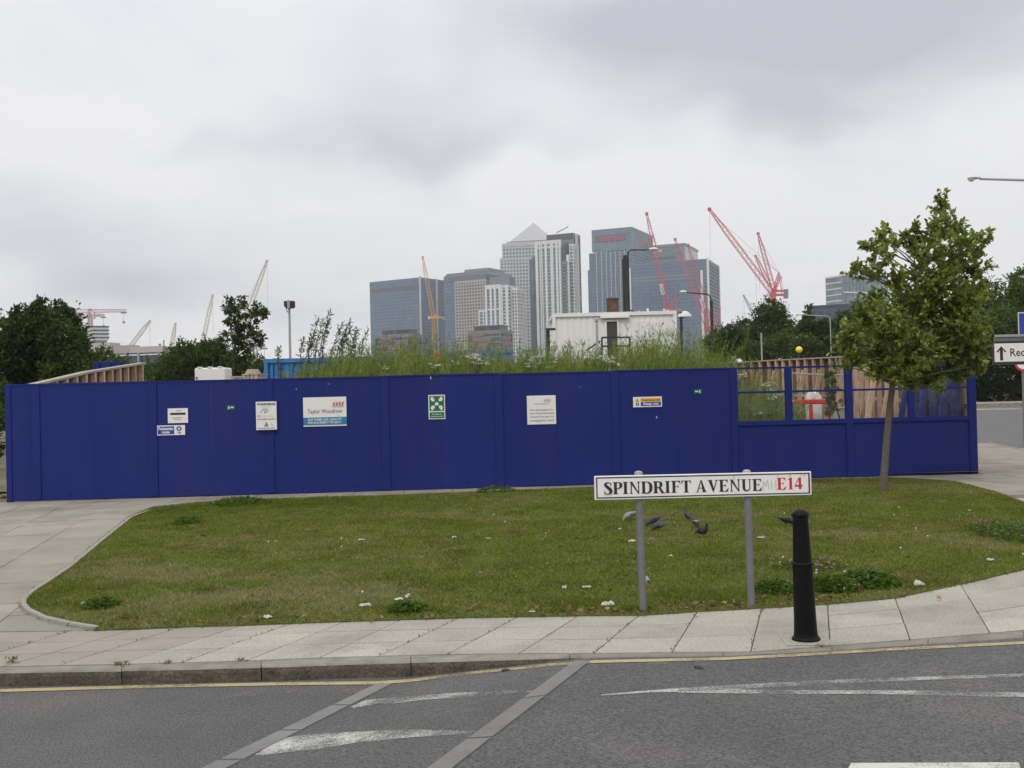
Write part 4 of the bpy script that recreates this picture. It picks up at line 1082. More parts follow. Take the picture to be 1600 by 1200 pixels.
def bush_tree(name, label, cat, base, blobs, n, leaf, cols, w, r, group=None, trunk_r=.1, trunk=True, stems=None, hollow=.35):
    """blobs: (centre Vector, radius). A trunk, limbs to every blob and leaf clumps through the crown's volume."""
    t = thing(name, label, cat, base, group)
    mb = MB(); base = Vector(base); spikes = []
    if trunk:
        cz = sum((b[0] for b in blobs), Vector()) / len(blobs)
        fork = base.lerp(Vector((cz.x, cz.y, cz.z)), .45) if stems is None else stems
        mb.tube([base + Vector((0, 0, -.1)), base.lerp(fork, .5) + Vector((r.uniform(-.05, .05), 0, 0)), fork], [trunk_r * 1.2, trunk_r * .95, trunk_r * .8], 7)
        for c, rad in blobs:
            for q_ in range(3):                          # thin leading shoots that break the outline
                e = unit(np.array([r.normal(), r.normal() * .6, abs(r.normal()) + .3])[None])[0] * rad
                spikes.append((np.array(c) + e * .8, np.array(c) + e * (1.25 + .35 * r.random()) + np.array([.04, 0, .02])))
            m = fork.lerp(c, .5) + Vector((0, 0, rad * .12))
            mb.tube([fork, m, c], [trunk_r * .55, trunk_r * .33, trunk_r * .12], 5)
            for q_ in range(3):
                e = c + Vector(r.normal(size=3)) * rad * .55
                mb.tube([m.lerp(c, .5), e], [trunk_r * .2, trunk_r * .06], 4)
        mb.build('trunk', M['bark_dark'], t, smooth=True)
    vol = np.array([b[1] ** 2 for b in blobs]); n = int(n * 2.0); cnt = np.maximum(12, (n * vol / vol.sum())).astype(int)
    P = []; Dv = []; C = []
    for (c, rad), k in zip(blobs, cnt):
        nc = max(5, k // 26)
        u = unit(r.normal(size=(nc, 3))); rr = rad * (hollow + (1 - hollow) * r.random(nc) ** .5)
        cl = np.array(c) + u * rr[:, None] * np.array([1, 1, .92])
        clr = rad * .20 * r.uniform(.5, 1.5, nc)
        pick = r.integers(0, nc, k)
        p = cl[pick] + r.normal(size=(k, 3)) * clr[pick][:, None] * np.array([1, 1, .6])
        P.append(p); Dv.append(unit(p - np.array(c)) * .8 + r.normal(size=(k, 3)) * .7 + np.array([0, 0, .15]))
        tone = r.uniform(.72, 1.25, nc)[pick]
        C.append(palette(r, k, cols, w) * tone[:, None])
    for a_, b_ in spikes:
        k = 9; tt = r.random((k, 1)); P.append(a_ + (b_ - a_) * tt + r.normal(size=(k, 3)) * leaf * .18); Dv.append((b_ - a_) / np.linalg.norm(b_ - a_) + r.normal(size=(k, 3)) * .7); C.append(palette(r, k, cols, w))
    leaf_cloud('crown', np.concatenate(P), np.concatenate(Dv), leaf * .72, leaf * .36, np.concatenate(C), M['leaf_far'], t, r, rounded=False, kind=None)
    return t
def PB(px, py, rpx, Y, dy=0.0):
    """a blob of the crown at depth Y (+dy), from its place and size in the picture"""
    c = D(px, py, Y + dy); return (c, rpx * (Y + dy) / FPX)

# ---- the young tree on the lawn
r = np.random.default_rng(21)
tb_ = G(1379, 768); TY = tb_.y
tree = thing('young_tree', 'young broad-leaved street tree with a leaning slender trunk on the lawn by the viewing panes', 'tree', tb_)
leader_px = [(1379, 768, .070), (1382, 735, .062), (1386, 680, .056), (1391, 630, .053), (1396, 590, .050), (1404, 545, .042), (1418, 490, .034), (1436, 430, .025), (1452, 375, .016), (1464, 330, .013), (1470, 296, .006)]
lead = [(D(x, y, TY), rr) for x, y, rr in leader_px]
lead[0] = (tb_ - Vector((0, 0, .05)), .078)
mb = MB(); mb.tube([p for p, _ in lead], [q_ for _, q_ in lead], 10)
mb.build('trunk', M['bark'], tree, smooth=True)
shape = [(1469, 314, 9), (1472, 330, 18), (1478, 352, 24), (1462, 368, 24), (1500, 372, 26), (1520, 385, 24), (1541, 376, 9), (1452, 398, 30), (1490, 405, 38), (1425, 358, 11), (1420, 375, 17), (1424, 392, 16), (1384, 358, 9), (1380, 377, 18), (1398, 385, 14), (1368, 393, 18), (1352, 383, 8), (1385, 405, 20), (1436, 430, 24), (1345, 427, 15), (1333, 424, 9), (1368, 436, 16),
         (1400, 440, 26), (1518, 425, 30), (1470, 445, 46), (1528, 455, 24), (1420, 475, 40), (1370, 470, 20), (1505, 480, 42), (1352, 500, 30), (1390, 515, 42), (1455, 515, 56), (1522, 515, 34), (1330, 530, 24), (1318, 545, 14), (1372, 550, 36), (1430, 555, 46), (1490, 550, 44), (1526, 548, 20), (1338, 565, 20), (1400, 585, 26), (1448, 590, 30), (1500, 580, 30), (1372, 580, 20), (1528, 572, 18), (1322, 572, 9), (1425, 605, 14), (1470, 606, 12), (1424, 545, 30), (1446, 470, 30)]
br = MB(); P = []; Dv = []; Cc = []; greens = [(.175, .215, .042), (.14, .18, .036), (.23, .26, .065), (.105, .138, .031), (.34, .36, .20)]
for (px, py, rp) in shape:
    dy = r.normal() * .35 * min(1, rp / 25); (c, rad) = PB(px, py, rp, TY, dy)
    # spring from the leader somewhat lower than the blob
    zt = max(1.75, c.z - .30 - rad * .9)
    ks = [i for i in range(len(lead) - 1) if lead[i][0].z <= zt <= lead[i + 1][0].z]
    i0 = ks[0] if ks else 3; f = (zt - lead[i0][0].z) / (lead[i0 + 1][0].z - lead[i0][0].z)
    st = lead[i0][0].lerp(lead[i0 + 1][0], min(max(f, 0), 1)); m = st.lerp(c, .55) + Vector((0, 0, .04))
    br.tube([st, m, c], [.016, .010, .005], 5)
    nsh = max(5, int(15 * (rad / .3) ** 2 * (2.7 if py > 450 else 1.75)))
    u = unit(r.normal(size=(nsh, 3))); s0 = np.array(c) + u * (rad * .55 * r.random(nsh) ** .5)[:, None]
    sd_ = unit(u * .9 + r.normal(size=(nsh, 3)) * .35 + np.array([0, 0, .75])); sl_ = r.uniform(.16, .46, nsh) * min(1, .45 + rad)
    s0 = s0 - sd_ * sl_[:, None] * .35
    k3 = 1 + nsh // 12                                # a few shoots run well out of the clump
    s0[:k3] = np.array(c) + u[:k3] * rad * .6; sl_[:k3] = r.uniform(.22, .34, k3) * min(1, .45 + rad)
    for a, b_, l_ in zip(s0, sd_, sl_): br.tube([a, a + b_ * l_], [.004, .0015], 3, cap=False)
    k = 14
    tt = np.linspace(.12, 1.0, k)[None, :, None]
    pos = s0[:, None, :] + sd_[:, None, :] * sl_[:, None, None] * tt
    dv = unit(sd_[:, None, :] * .6 + r.normal(size=(nsh, k, 3)) * .75 + np.array([0, 0, .10]))
    P.append(pos.reshape(-1, 3)); Dv.append(dv.reshape(-1, 3))
    cc = palette(r, nsh * k, greens, (4, 4, 2.5, 2, .6)) * np.repeat(r.uniform(.8, 1.22, nsh), k)[:, None]
    Cc.append(cc)
br.build('branches', M['bark'], tree)['kind'] = 'stuff'
P = np.concatenate(P); Dv = np.concatenate(Dv); Cc = np.concatenate(Cc)
Cc[r.choice(len(Cc), 14, replace=False)] = (.45, .22, .03)
print('tree leaves', len(P))
leaf_cloud('crown', P, Dv, .088, .056, Cc, M['leaf'], tree, r)

# ---- trees and bushes behind
dk = [(.046, .074, .020), (.066, .100, .026), (.036, .058, .017), (.092, .12, .036)]
md = [(.070, .108, .024), (.085, .125, .030), (.048, .078, .020), (.11, .135, .040)]
def grp(Y, lst, dyr=.6, rr=None):
    return [PB(x, y, q_, Y, (rr or r).normal() * dyr) for x, y, q_ in lst]
r = np.random.default_rng(5)
bush_tree('broadleaf_tree', 'dense dark green tree at the far left behind the hoarding', 'tree', G(45, 655, 0), grp(37, [(55, 505, 26), (30, 512, 22), (82, 498, 18), (105, 500, 18), (120, 520, 14), (55, 535, 38), (20, 545, 34), (95, 535, 34), (118, 555, 24), (60, 572, 40), (10, 585, 34), (105, 582, 30), (130, 585, 14), (35, 605, 36), (80, 608, 32), (60, 478, 9), (95, 482, 8), (30, 490, 9), (4, 500, 12)], 1.0), 15000, .22, dk, (4, 3, 4, 1), r, trunk_r=.16)
bush_tree('broadleaf_shrub', 'dark shrub filling the gap left of the hoarding end', 'shrub', G(-30, 715, 0), grp(27, [(-25, 620, 26), (-20, 660, 26), (-40, 690, 30), (-8, 700, 12), (-10, 640, 14)], .5), 2500, .14, dk, (4, 3, 3, 1), r, trunk_r=.06)
bush_tree('broadleaf_shrub', 'low green shrubs below the pale building at left', 'shrub', D(160, 612, 62), grp(62, [(150, 562, 12), (165, 556, 12), (140, 575, 18), (185, 570, 14), (205, 585, 16), (165, 585, 20), (230, 580, 14)], .8), 3000, .26, md, (4, 3, 3, 1), r, trunk_r=.08)
bush_tree('broadleaf_tree', 'wide dark green bushy tree behind the white box trailer', 'tree', D(305, 622, 58), grp(58, [(290, 545, 12), (278, 560, 18), (305, 555, 22), (330, 550, 20), (265, 575, 20), (295, 580, 28), (335, 575, 26), (360, 565, 16), (255, 592, 18), (370, 590, 20), (320, 595, 22), (392, 566, 14), (405, 575, 12), (412, 590, 12), (345, 540, 10), (270, 592, 20)], 1.0), 11000, .27, dk, (4, 4, 2, 2), r, trunk_r=.12)
bush_tree('sapling', 'thin young tree with reddish leaf clumps and open crown beside the white box', 'tree', D(362, 622, 36), grp(36, [(356, 480, 9), (366, 476, 7), (374, 484, 9), (376, 473, 6), (360, 496, 9), (372, 508, 12), (398, 485, 8), (404, 492, 9), (412, 492, 5), (390, 498, 8), (396, 508, 6), (362, 520, 11), (384, 520, 10), (395, 528, 8), (368, 538, 11), (385, 540, 8), (402, 538, 8), (408, 530, 5), (370, 555, 10), (358, 560, 6), (385, 556, 5), (366, 572, 8), (372, 590, 9)], .25), 1250, .20, [(.045, .075, .02), (.065, .095, .028), (.16, .09, .035), (.035, .055, .016)], (4, 3, 1.2, 2), r, trunk_r=.032, stems=D(366, 560, 36))
# belt on the right behind the timber hoarding
for nm, lab, Y, lst, nn, pal in (
    ('broadleaf_tree', 'leftmost low tree of the dark belt, at the foot of the glass tower', 92, [(1125, 525, 14), (1118, 540, 18), (1142, 520, 14), (1150, 535, 20), (1130, 552, 22), (1165, 545, 16)], 4500, dk),
    ('broadleaf_tree', 'tallest dark tree of the belt, below the large red crane', 90, [(1203, 478, 11), (1195, 492, 16), (1215, 490, 15), (1205, 510, 24), (1228, 512, 14), (1182, 515, 14), (1200, 535, 24)], 6000, dk),
    ('broadleaf_tree', 'mid dark tree of the belt, left of the tallest one', 95, [(1165, 512, 14), (1175, 524, 18), (1155, 530, 16), (1180, 545, 20)], 3500, dk),
    ('broadleaf_tree', 'rounded green tree of the belt above the yellow globe', 82, [(1240, 532, 20), (1222, 538, 18), (1258, 540, 18), (1200, 548, 20), (1240, 556, 22), (1175, 552, 16), (1275, 552, 16)], 6000, md),
    ('broadleaf_tree', 'dark tree of the belt with a thin spire, below the dark flat roofed block', 84, [(1262, 495, 8), (1260, 512, 13), (1275, 520, 16), (1290, 512, 13), (1290, 535, 20), (1310, 520, 16), (1263, 480, 3)], 4500, dk),
    ('broadleaf_tree', 'dark tree of the belt behind the young street tree', 80, [(1325, 505, 20), (1345, 500, 18), (1320, 530, 24), (1350, 535, 26), (1380, 520, 24), (1400, 540, 24), (1310, 555, 18), (1345, 560, 20)], 6000, dk)):
    bush_tree(nm, lab, 'tree', D(lst[0][0], 618, Y), grp(Y, lst, 1.0), nn, .34, pal, (4, 3, 3, 1), r, 'trees in the belt behind the timber hoarding', trunk_r=.14)
bush_tree('broadleaf_tree', 'tall green tree beyond the side road, cut by the picture edge', 'tree', D(1590, 630, 62), grp(62, [(1597, 432, 14), (1585, 448, 18), (1600, 460, 26), (1575, 475, 22), (1600, 500, 34), (1565, 505, 26), (1580, 540, 34), (1612, 540, 30), (1630, 470, 36), (1640, 520, 40), (1550, 530, 20), (1645, 440, 24)], 1.2), 12000, .28, md, (4, 4, 2, 2), r, trunk_r=.2)
bush_tree('broadleaf_tree', 'dark tree beyond the side road showing right of the young tree', 'tree', D(1535, 630, 66), grp(66, [(1545, 450, 12), (1535, 470, 20), (1552, 478, 16), (1530, 500, 30), (1555, 510, 20), (1520, 540, 34), (1545, 555, 24), (1500, 510, 30)], 1.2), 8000, .28, dk, (4, 4, 3, 1), r, trunk_r=.2)
bush_tree('dark_hedge', 'dense shadowy hedge beyond the side road under the direction sign', 'hedge', D(1570, 628, 61.5), grp(61.5, [(x, y, 22) for x in range(1510, 1700, 20) for y in (575, 592, 606, 618)], .5), 16000, .20, [(.022, .034, .010), (.030, .045, .014), (.015, .022, .008)], (4, 2, 4), r, trunk_r=.1, hollow=.1)
bush_tree('dark_hedge', 'hedge far left behind the end of the hoarding', 'hedge', D(-20, 660, 36), grp(36, [(x, y, 22) for x in range(-60, 30, 18) for y in (615, 640)], .5), 4000, .16, dk, (4, 2, 4, 1), r, trunk_r=.08, hollow=.1)

# ------------------------------------------------------------------ lawn grass, blade by blade
r = np.random.default_rng(11)
xy = np.array(lawn_xy); x0, y0 = xy.min(0); x1, y1 = xy.max(0)
def sample_lawn(n):
    out = []
    while sum(len(o) for o in out) < n:
        p = r.random((n, 2)) * (x1 - x0, y1 - y0) + (x0, y0)
        w = np.clip(1.25 - (p[:, 1] - 8) / 14, .38, 1.2) / 1.2
        p = p[(r.random(n) < w) & inside(p[:, 0], p[:, 1], lawn_xy)]
        out.append(p)
    return np.concatenate(out)[:n]
def spot_field(p, spots):
    s = np.zeros(len(p))
    for px, py, sx, sy, a in spots:
        c = G(px, py); q_ = G(px + sx, py); hx = abs(q_.x - c.x); e = G(px, py - sy); hy = abs(e.y - c.y)
        s += a * np.exp(-((p[:, 0] - c.x) / hx) ** 2 - ((p[:, 1] - c.y) / hy) ** 2)
    return s
dry_spots = [(230, 895, 80, 14, .75), (330, 930, 100, 12, .75), (480, 935, 130, 13, .7), (600, 925, 80, 13, .5), (260, 905, 60, 8, .4), (420, 905, 90, 10, .3), (1330, 832, 60, 5, .3), (1380, 885, 40, 8, .3), (700, 880, 120, 12, .2), (1460, 905, 60, 8, .2), (880, 890, 90, 10, .2)]
lush_spots = [(290, 817, 16, 5, 1.0), (150, 948, 28, 7, .9), (640, 955, 36, 7, 1.0), (330, 925, 30, 4, .6), (1120, 935, 90, 12, .5), (420, 948, 60, 8, .4), (500, 785, 120, 7, .5), (330, 795, 90, 8, .7), (1560, 830, 60, 20, .5), (210, 890, 60, 20, .0), (690, 820, 60, 4, .5), (940, 815, 30, 6, .5), (1290, 752, 60, 4, .6), (900, 945, 80, 8, .4), (90, 925, 30, 12, .5), (1440, 915, 60, 8, .6)]
NB = 620000
p = sample_lawn(NB)
dry = spot_field(p, dry_spots); lush = spot_field(p, lush_spots)
nz = fbm(p[:, 0] * .55, p[:, 1] * .8, 3, 4); n2_ = fbm(p[:, 0] * 2.4, p[:, 1] * 2.4, 9, 3)
n5_ = fbm(p[:, 0] * 7, p[:, 1] * 5, 19, 3); dryness = np.clip((nz - .50) * 2.4 + dry * 1.5 + (n2_ - .5) * 1.4 + (n5_ - .5) * 1.4 - lush * .9 - .04, 0, 1)
keep = r.random(NB) < np.clip(1.15 - dryness * .55 + lush * .3, .3, 1)
p = p[keep]; dryness = dryness[keep]; lush = lush[keep]; n2_ = n2_[keep]; n = len(p)
h = r.uniform(.010, .028, n) * (1 + .9 * np.clip(lush, 0, 1.2)) * (.6 + .8 * n2_) * np.where(r.random(n) < .02, 2.0, 1)
w = r.uniform(.0025, .0055, n) * (1 + (p[:, 1] - 8) * .05)
az = r.uniform(0, 2 * math.pi, n); ln = r.uniform(.3, 1.5, n) * h
dx, dy = np.cos(az), np.sin(az)
fa = r.uniform(0, 2 * math.pi, n); sxv, syv = np.cos(fa), np.sin(fa)
b0_ = np.stack([p[:, 0], p[:, 1], np.full(n, .010)], 1)
sv = np.stack([sxv, syv, np.zeros(n)], 1) * w[:, None]
mid = b0_ + np.stack([dx * ln * .35, dy * ln * .35, h * .6], 1)
tip = b0_ + np.stack([dx * ln, dy * ln, h], 1)
v = np.stack([b0_ - sv, b0_ + sv, tip], 1).reshape(-1, 3)
gcol = palette(r, n, [(.102, .144, .018), (.130, .168, .023), (.082, .120, .016), (.165, .178, .034)], (4, 3, 2, 1.5)) * (.62 + .76 * fbm(p[:, 0] * 3.2, p[:, 1] * 2.6, 29, 4))[:, None]
dcol = palette(r, n, [(.25, .205, .095), (.20, .17, .075), (.30, .25, .14), (.165, .16, .055)], (3, 3, 1, 3))
isdry = (r.random(n) < dryness * .80 + .08)[:, None]
c = np.where(isdry, dcol, gcol) * (1 - .28 * np.clip(lush, 0, 1))[:, None]
o_ = np.arange(n) * 3
tri = np.stack([o_, o_ + 1, o_ + 2], 1)
tag(raw_mesh('grass', v, tri, 3, M['grass_blade'], None, np.repeat(c, 3, axis=0)), kind='stuff')
lawn['label'] = 'rough mown lawn with dry patches'

# rough verge at the far left beyond the hoarding and along its foot
# broad-leaved weeds in clumps
def weed_clump(label, px, py, wpx, dpx, n, leaf, cols, flowers=None, hgt=.12):
    cpt = G(px, py); t = thing('weed_clump', label, 'weeds', cpt, 'weed clumps on the lawn edge')
    hx = abs(G(px + wpx, py).x - cpt.x); hy = abs(G(px, py - dpx).y - cpt.y)
    a = r.uniform(0, 2 * math.pi, n); q_ = np.sqrt(r.random(n))
    hh = hgt * (1 - q_ ** 2) * r.uniform(.4, 1.2, n) + .02
    b_ = np.stack([cpt.x + hx * q_ * np.cos(a), cpt.y + hy * q_ * np.sin(a), hh], 1)
    dv = np.stack([np.cos(a + r.normal(size=n)), np.sin(a + r.normal(size=n)), r.uniform(-.1, .7, n)], 1)
    leaf_cloud('foliage', b_, dv, leaf, leaf * .6, palette(r, n, cols, [1] * len(cols)), M['leaf'], t, r, kind='stuff')
    if flowers:
        k, colr = flowers; mb = MB()
        for _ in range(k):
            aa = random.uniform(0, 6.28); qq = math.sqrt(random.random()); f = Vector((cpt.x + hx * 1.1 * qq * math.cos(aa), cpt.y + hy * 1.4 * qq * math.sin(aa), 0)); z_ = hgt * random.uniform(.7, 1.3)
            mb.tube([f, f + Vector((.01, 0, z_))], [.0015, .001], 3, cap=False)
            mb.lathe(f + Vector((.01, 0, z_)), [(.004, -.006), (.010, 0), (.008, .008), (.0, .012)], 6)
        tag(mb.build('flowers', colr, t), kind='stuff')
    return t
M['clover_pink'] = material('clover_pink', (.28, .13, .17), .8, .2, 20)
M['petal'] = material('petal', (.52, .52, .46), .7, .1, 20)
wg = [(.068, .118, .020), (.09, .142, .026), (.052, .095, .017)]
weed_clump('dark leafy weeds behind the bollard at the pavement edge', 1300, 922, 45, 8, 1500, .05, wg, (14, M['clover_pink']), .085)
weed_clump('dark leafy weeds right of the bollard with larger leaves', 1355, 915, 46, 9, 1200, .055, wg, None, .09)
weed_clump('low weeds between the right sign post and the bollard', 1210, 926, 34, 7, 900, .04, wg, (6, M['clover_pink']), .07)
weed_clump('clover patch with dull pink flowers at the right edge of the lawn', 1580, 838, 55, 16, 1100, .045, wg, (60, M['clover_pink']), .10)
weed_clump('clover with dull pink heads just behind the bollard', 1265, 890, 60, 6, 500, .035, wg, (40, M['clover_pink']), .08)
weed_clump('dark tuft alone on the lawn at upper left', 292, 819, 15, 3.5, 420, .05, wg, None, .07)
weed_clump('dark tuft at the pavement edge left of the middle', 635, 957, 30, 5, 420, .045, wg, None, .06)
weed_clump('dark tuft near the rounded left corner of the lawn', 158, 950, 24, 5, 380, .045, wg, None, .05)
weed_clump('leafy weeds along the back edge of the lawn under the warning board', 375, 789, 45, 4, 800, .06, wg, (16, M['clover_pink']), .09)
weed_clump('flowering weeds on the back edge of the lawn below the assembly sign', 775, 769, 30, 2.5, 350, .05, wg, (10, M['clover_pink']), .08)
mb = MB()
for k in range(26):
    px, py = random.choice(((random.uniform(1200, 1600), random.uniform(790, 900)), (random.uniform(1260, 1330), random.uniform(880, 905)), (random.uniform(300, 900), random.uniform(790, 940))))
    f = G(px, py)
    if not inside(np.array([f.x]), np.array([f.y]), lawn_xy)[0]: continue
    mb.lathe(f + Vector((0, 0, .035)), [(.003, -.02), (.011, 0), (.007, .006), (0, .008)], 6)
tag(mb.build('lawn_flowers', M['petal']), kind='stuff')
# fallen leaves, mostly gathered on the pavement edge
M['dead_leaf'] = leaf_material('dead_leaf', trans=.1)
pts = []
for k in range(360):
    if random.random() < .65:
        px = random.choice((random.uniform(880, 1320), random.uniform(150, 1500))); py = interp([(150, 981), (480, 969), (1005, 957), (1190, 946), (1293, 940), (1500, 910), (1610, 884)], min(max(px, 151), 1600)) + random.gauss(-1.5, 3)
    else: px, py = random.uniform(200, 1500), random.uniform(800, 940)
    pts.append(G(px, py) + Vector((0, 0, random.uniform(.012, .03))))
pn = np.array([tuple(p_) for p_ in pts]); k = len(pn)
leaf_cloud('fallen_leaves', pn, np.stack([r.normal(size=k), r.normal(size=k), r.normal(size=k) * .15], 1), .055, .035, palette(r, k, [(.17, .085, .04), (.11, .06, .03), (.24, .15, .07)], (3, 3, 1)), M['dead_leaf'], None, r)
# grass growing out of the joints and over the pavement edge
ed = []
for i in range(len(lawn_w)):
    a, b = lawn_w[i], lawn_w[(i + 1) % len(lawn_w)]; L = (b - a).length
    for _ in range(int(L * 150)):
        q_ = a.lerp(b, random.random()); ed.append((q_.x + random.gauss(0, .02), q_.y + random.gauss(0, .02), .0))
jn = list(range(5, 15))
for i in (6, 9, 10, 12, 13, 14, 4, 2):
    for _ in range(22):
        t = random.random() ** 1.5 if random.random() < .6 else 1 - random.random() ** 3 * .4
        q_ = pl_[i].lerp(pt_[i], t); ed.append((q_.x + random.gauss(0, .006), q_.y + random.gauss(0, .006), -.003))
for px, py in ((190, 1038), (262, 1036), (375, 1032), (18, 1036), (20, 1030), (1283, 1011), (185, 1040)):
    for _ in range(22): q_ = G(px + random.gauss(0, 5), py + random.gauss(0, 1)); ed.append((q_.x, q_.y, -.002))
ed = np.array(ed); k = len(ed)
leaf_cloud('edge_grass', ed, np.stack([r.normal(size=k) * .6, r.normal(size=k) * .6, np.full(k, .8)], 1), .032, .007, palette(r, k, [(.09, .12, .035), (.12, .13, .045), (.20, .16, .08)], (3, 2, 2)), M['grass_blade'], None, r, rounded=False)
# verge grass left of the hoarding
vg = np.stack([r.uniform(-16, -9.55, 9000), r.uniform(19, 34, 9000), np.full(9000, -.02)], 1)
mb = MB(); mb.add([(-40, 20.2, -.015), (-9.5, 20.2, -.015), (-9.5, 60, .2), (-40, 60, .2)], [(0, 1, 2, 3)]); tag(mb.build('verge', M['soil']), kind='structure')
leaf_cloud('verge_grass', vg, np.stack([r.normal(size=9000) * .5, r.normal(size=9000) * .5, np.full(9000, 1.)], 1), .12, .015, palette(r, 9000, [(.07, .11, .025), (.09, .12, .03)], (3, 2)), M['grass_blade'], None, r, rounded=False)

# ------------------------------------------------------------------ weeds on the bank behind the hoarding
r = np.random.default_rng(33)
def weeds_top(px):
    """how high (pixels) the weeds rise behind the hoarding"""
    pts_ = [(400, 602), (440, 594), (480, 580), (505, 568), (530, 560), (570, 557), (600, 553), (625, 545), (660, 556), (700, 548), (715, 545), (740, 560), (790, 562), (830, 558), (880, 553), (920, 556), (960, 552), (990, 533), (1010, 528), (1030, 538), (1060, 545), (1085, 538), (1105, 545), (1120, 570), (1150, 585), (1200, 600), (1240, 630)]
    return np.interp(px, [a for a, b in pts_], [b for a, b in pts_])
st_n = 9500
Y = r.uniform(21.3, 27, st_n)
px = np.where(r.random(st_n) < .93, r.uniform(430, 1125, st_n), r.uniform(1125, 1235, st_n))
X = (px - 800) / FPX * Y
hz = 620 - (px - 800) * math.tan(ROLL)
ztop = 1.7 + (hz - weeds_top(px)) * Y / FPX
gz = site_h(X, Y)
hgt = np.clip((ztop - gz) * np.where(r.random(st_n) < .10, r.uniform(.95, 1.18, st_n), r.uniform(.50, .95, st_n)), .25, 3.2)
lean = r.normal(.13, .12, st_n) * hgt; leany = r.normal(0, .12, st_n) * hgt
nseg = 4
V = []; F = []; C = []
S = np.stack([X, Y, gz], 1)
tone = palette(r, st_n, [(.145, .20, .042), (.18, .225, .058), (.11, .16, .035), (.22, .235, .085), (.19, .155, .06)], (4, 3, 3, 2, .8))
ts = np.linspace(0, 1, nseg + 1)
cen = S[:, None, :] + np.stack([lean[:, None] * ts ** 1.7, leany[:, None] * ts ** 1.7, hgt[:, None] * ts], -1)
wd = (.007 * (1 - .8 * ts))[None, :, None] * np.array([1, .3, 0])
vv = np.stack([cen - wd, cen + wd], 2)                       # st, seg, 2, 3
nv = (nseg + 1) * 2
fq = np.concatenate([np.array([[2 * i, 2 * i + 1, 2 * i + 3, 2 * i + 2]]) for i in range(nseg)])
fs = (np.arange(st_n) * nv)[:, None, None] + fq
weeds = tag(raw_mesh('weeds', vv.reshape(-1, 3), fs.reshape(-1, 4), 4, M['grass_blade'], None, np.repeat(tone, nv, axis=0)), kind='stuff')
weeds['label'] = 'tall wild weeds growing on the bank behind the hoarding'
kl = 40
tl = r.uniform(.2, 1, (st_n, kl))
lp = S[:, None, :] + np.stack([lean[:, None] * tl ** 1.7, leany[:, None] * tl ** 1.7, hgt[:, None] * tl], -1)
ld = np.stack([r.normal(size=(st_n, kl)), r.normal(size=(st_n, kl)), r.uniform(.8, 3.0, (st_n, kl))], -1)
leaf_cloud('weed_leaves', lp.reshape(-1, 3), ld.reshape(-1, 3), .14, .015, np.repeat(tone, kl, axis=0) * r.uniform(.8, 1.25, (st_n * kl, 1)), M['grass_blade'], weeds, r, rounded=False)
# white flower heads in loose bands
fm = MB(); fs_ = MB()
def flowers(px0, px1, py0, py1, n, Y0=21.6, Y1=23.4):
    for _ in range(int(n * .6)):
        Yq = random.uniform(Y0, Y1); c_ = D(random.uniform(px0, px1), random.uniform(py0, py1), Yq)
        s_ = random.uniform(.018, .04)
        for q_ in range(3):
            cc_ = c_ + Vector((random.gauss(0, .03), random.gauss(0, .03), random.gauss(0, .012)))
            fm.lathe(cc_, [(s_ * .3, -s_ * .3), (s_, 0), (s_ * .8, s_ * .25), (0, s_ * .3)], 6)
        fs_.tube([c_ - Vector((0, 0, s_ * .3)), c_ - Vector((.02, 0, .45))], [.003, .004], 3, cap=False)
for a in ((728, 752, 553, 561, 34), (738, 765, 560, 568, 26), (672, 690, 568, 576, 14), (600, 612, 574, 578, 7), (820, 836, 562, 574, 22), (828, 850, 556, 564, 16), (845, 872, 562, 574, 16), (944, 972, 558, 572, 40), (930, 950, 556, 560, 8), (1150, 1166, 580, 588, 16), (1168, 1210, 596, 618, 14), (1200, 1222, 616, 625, 16), (1172, 1210, 645, 654, 14), (700, 730, 562, 575, 8)):
    flowers(*a)
tag(fm.build('white_flowers', M['petal'], weeds), kind='stuff'); tag(fs_.build('flower_stalks', M['bark_dark'], weeds), kind='stuff')
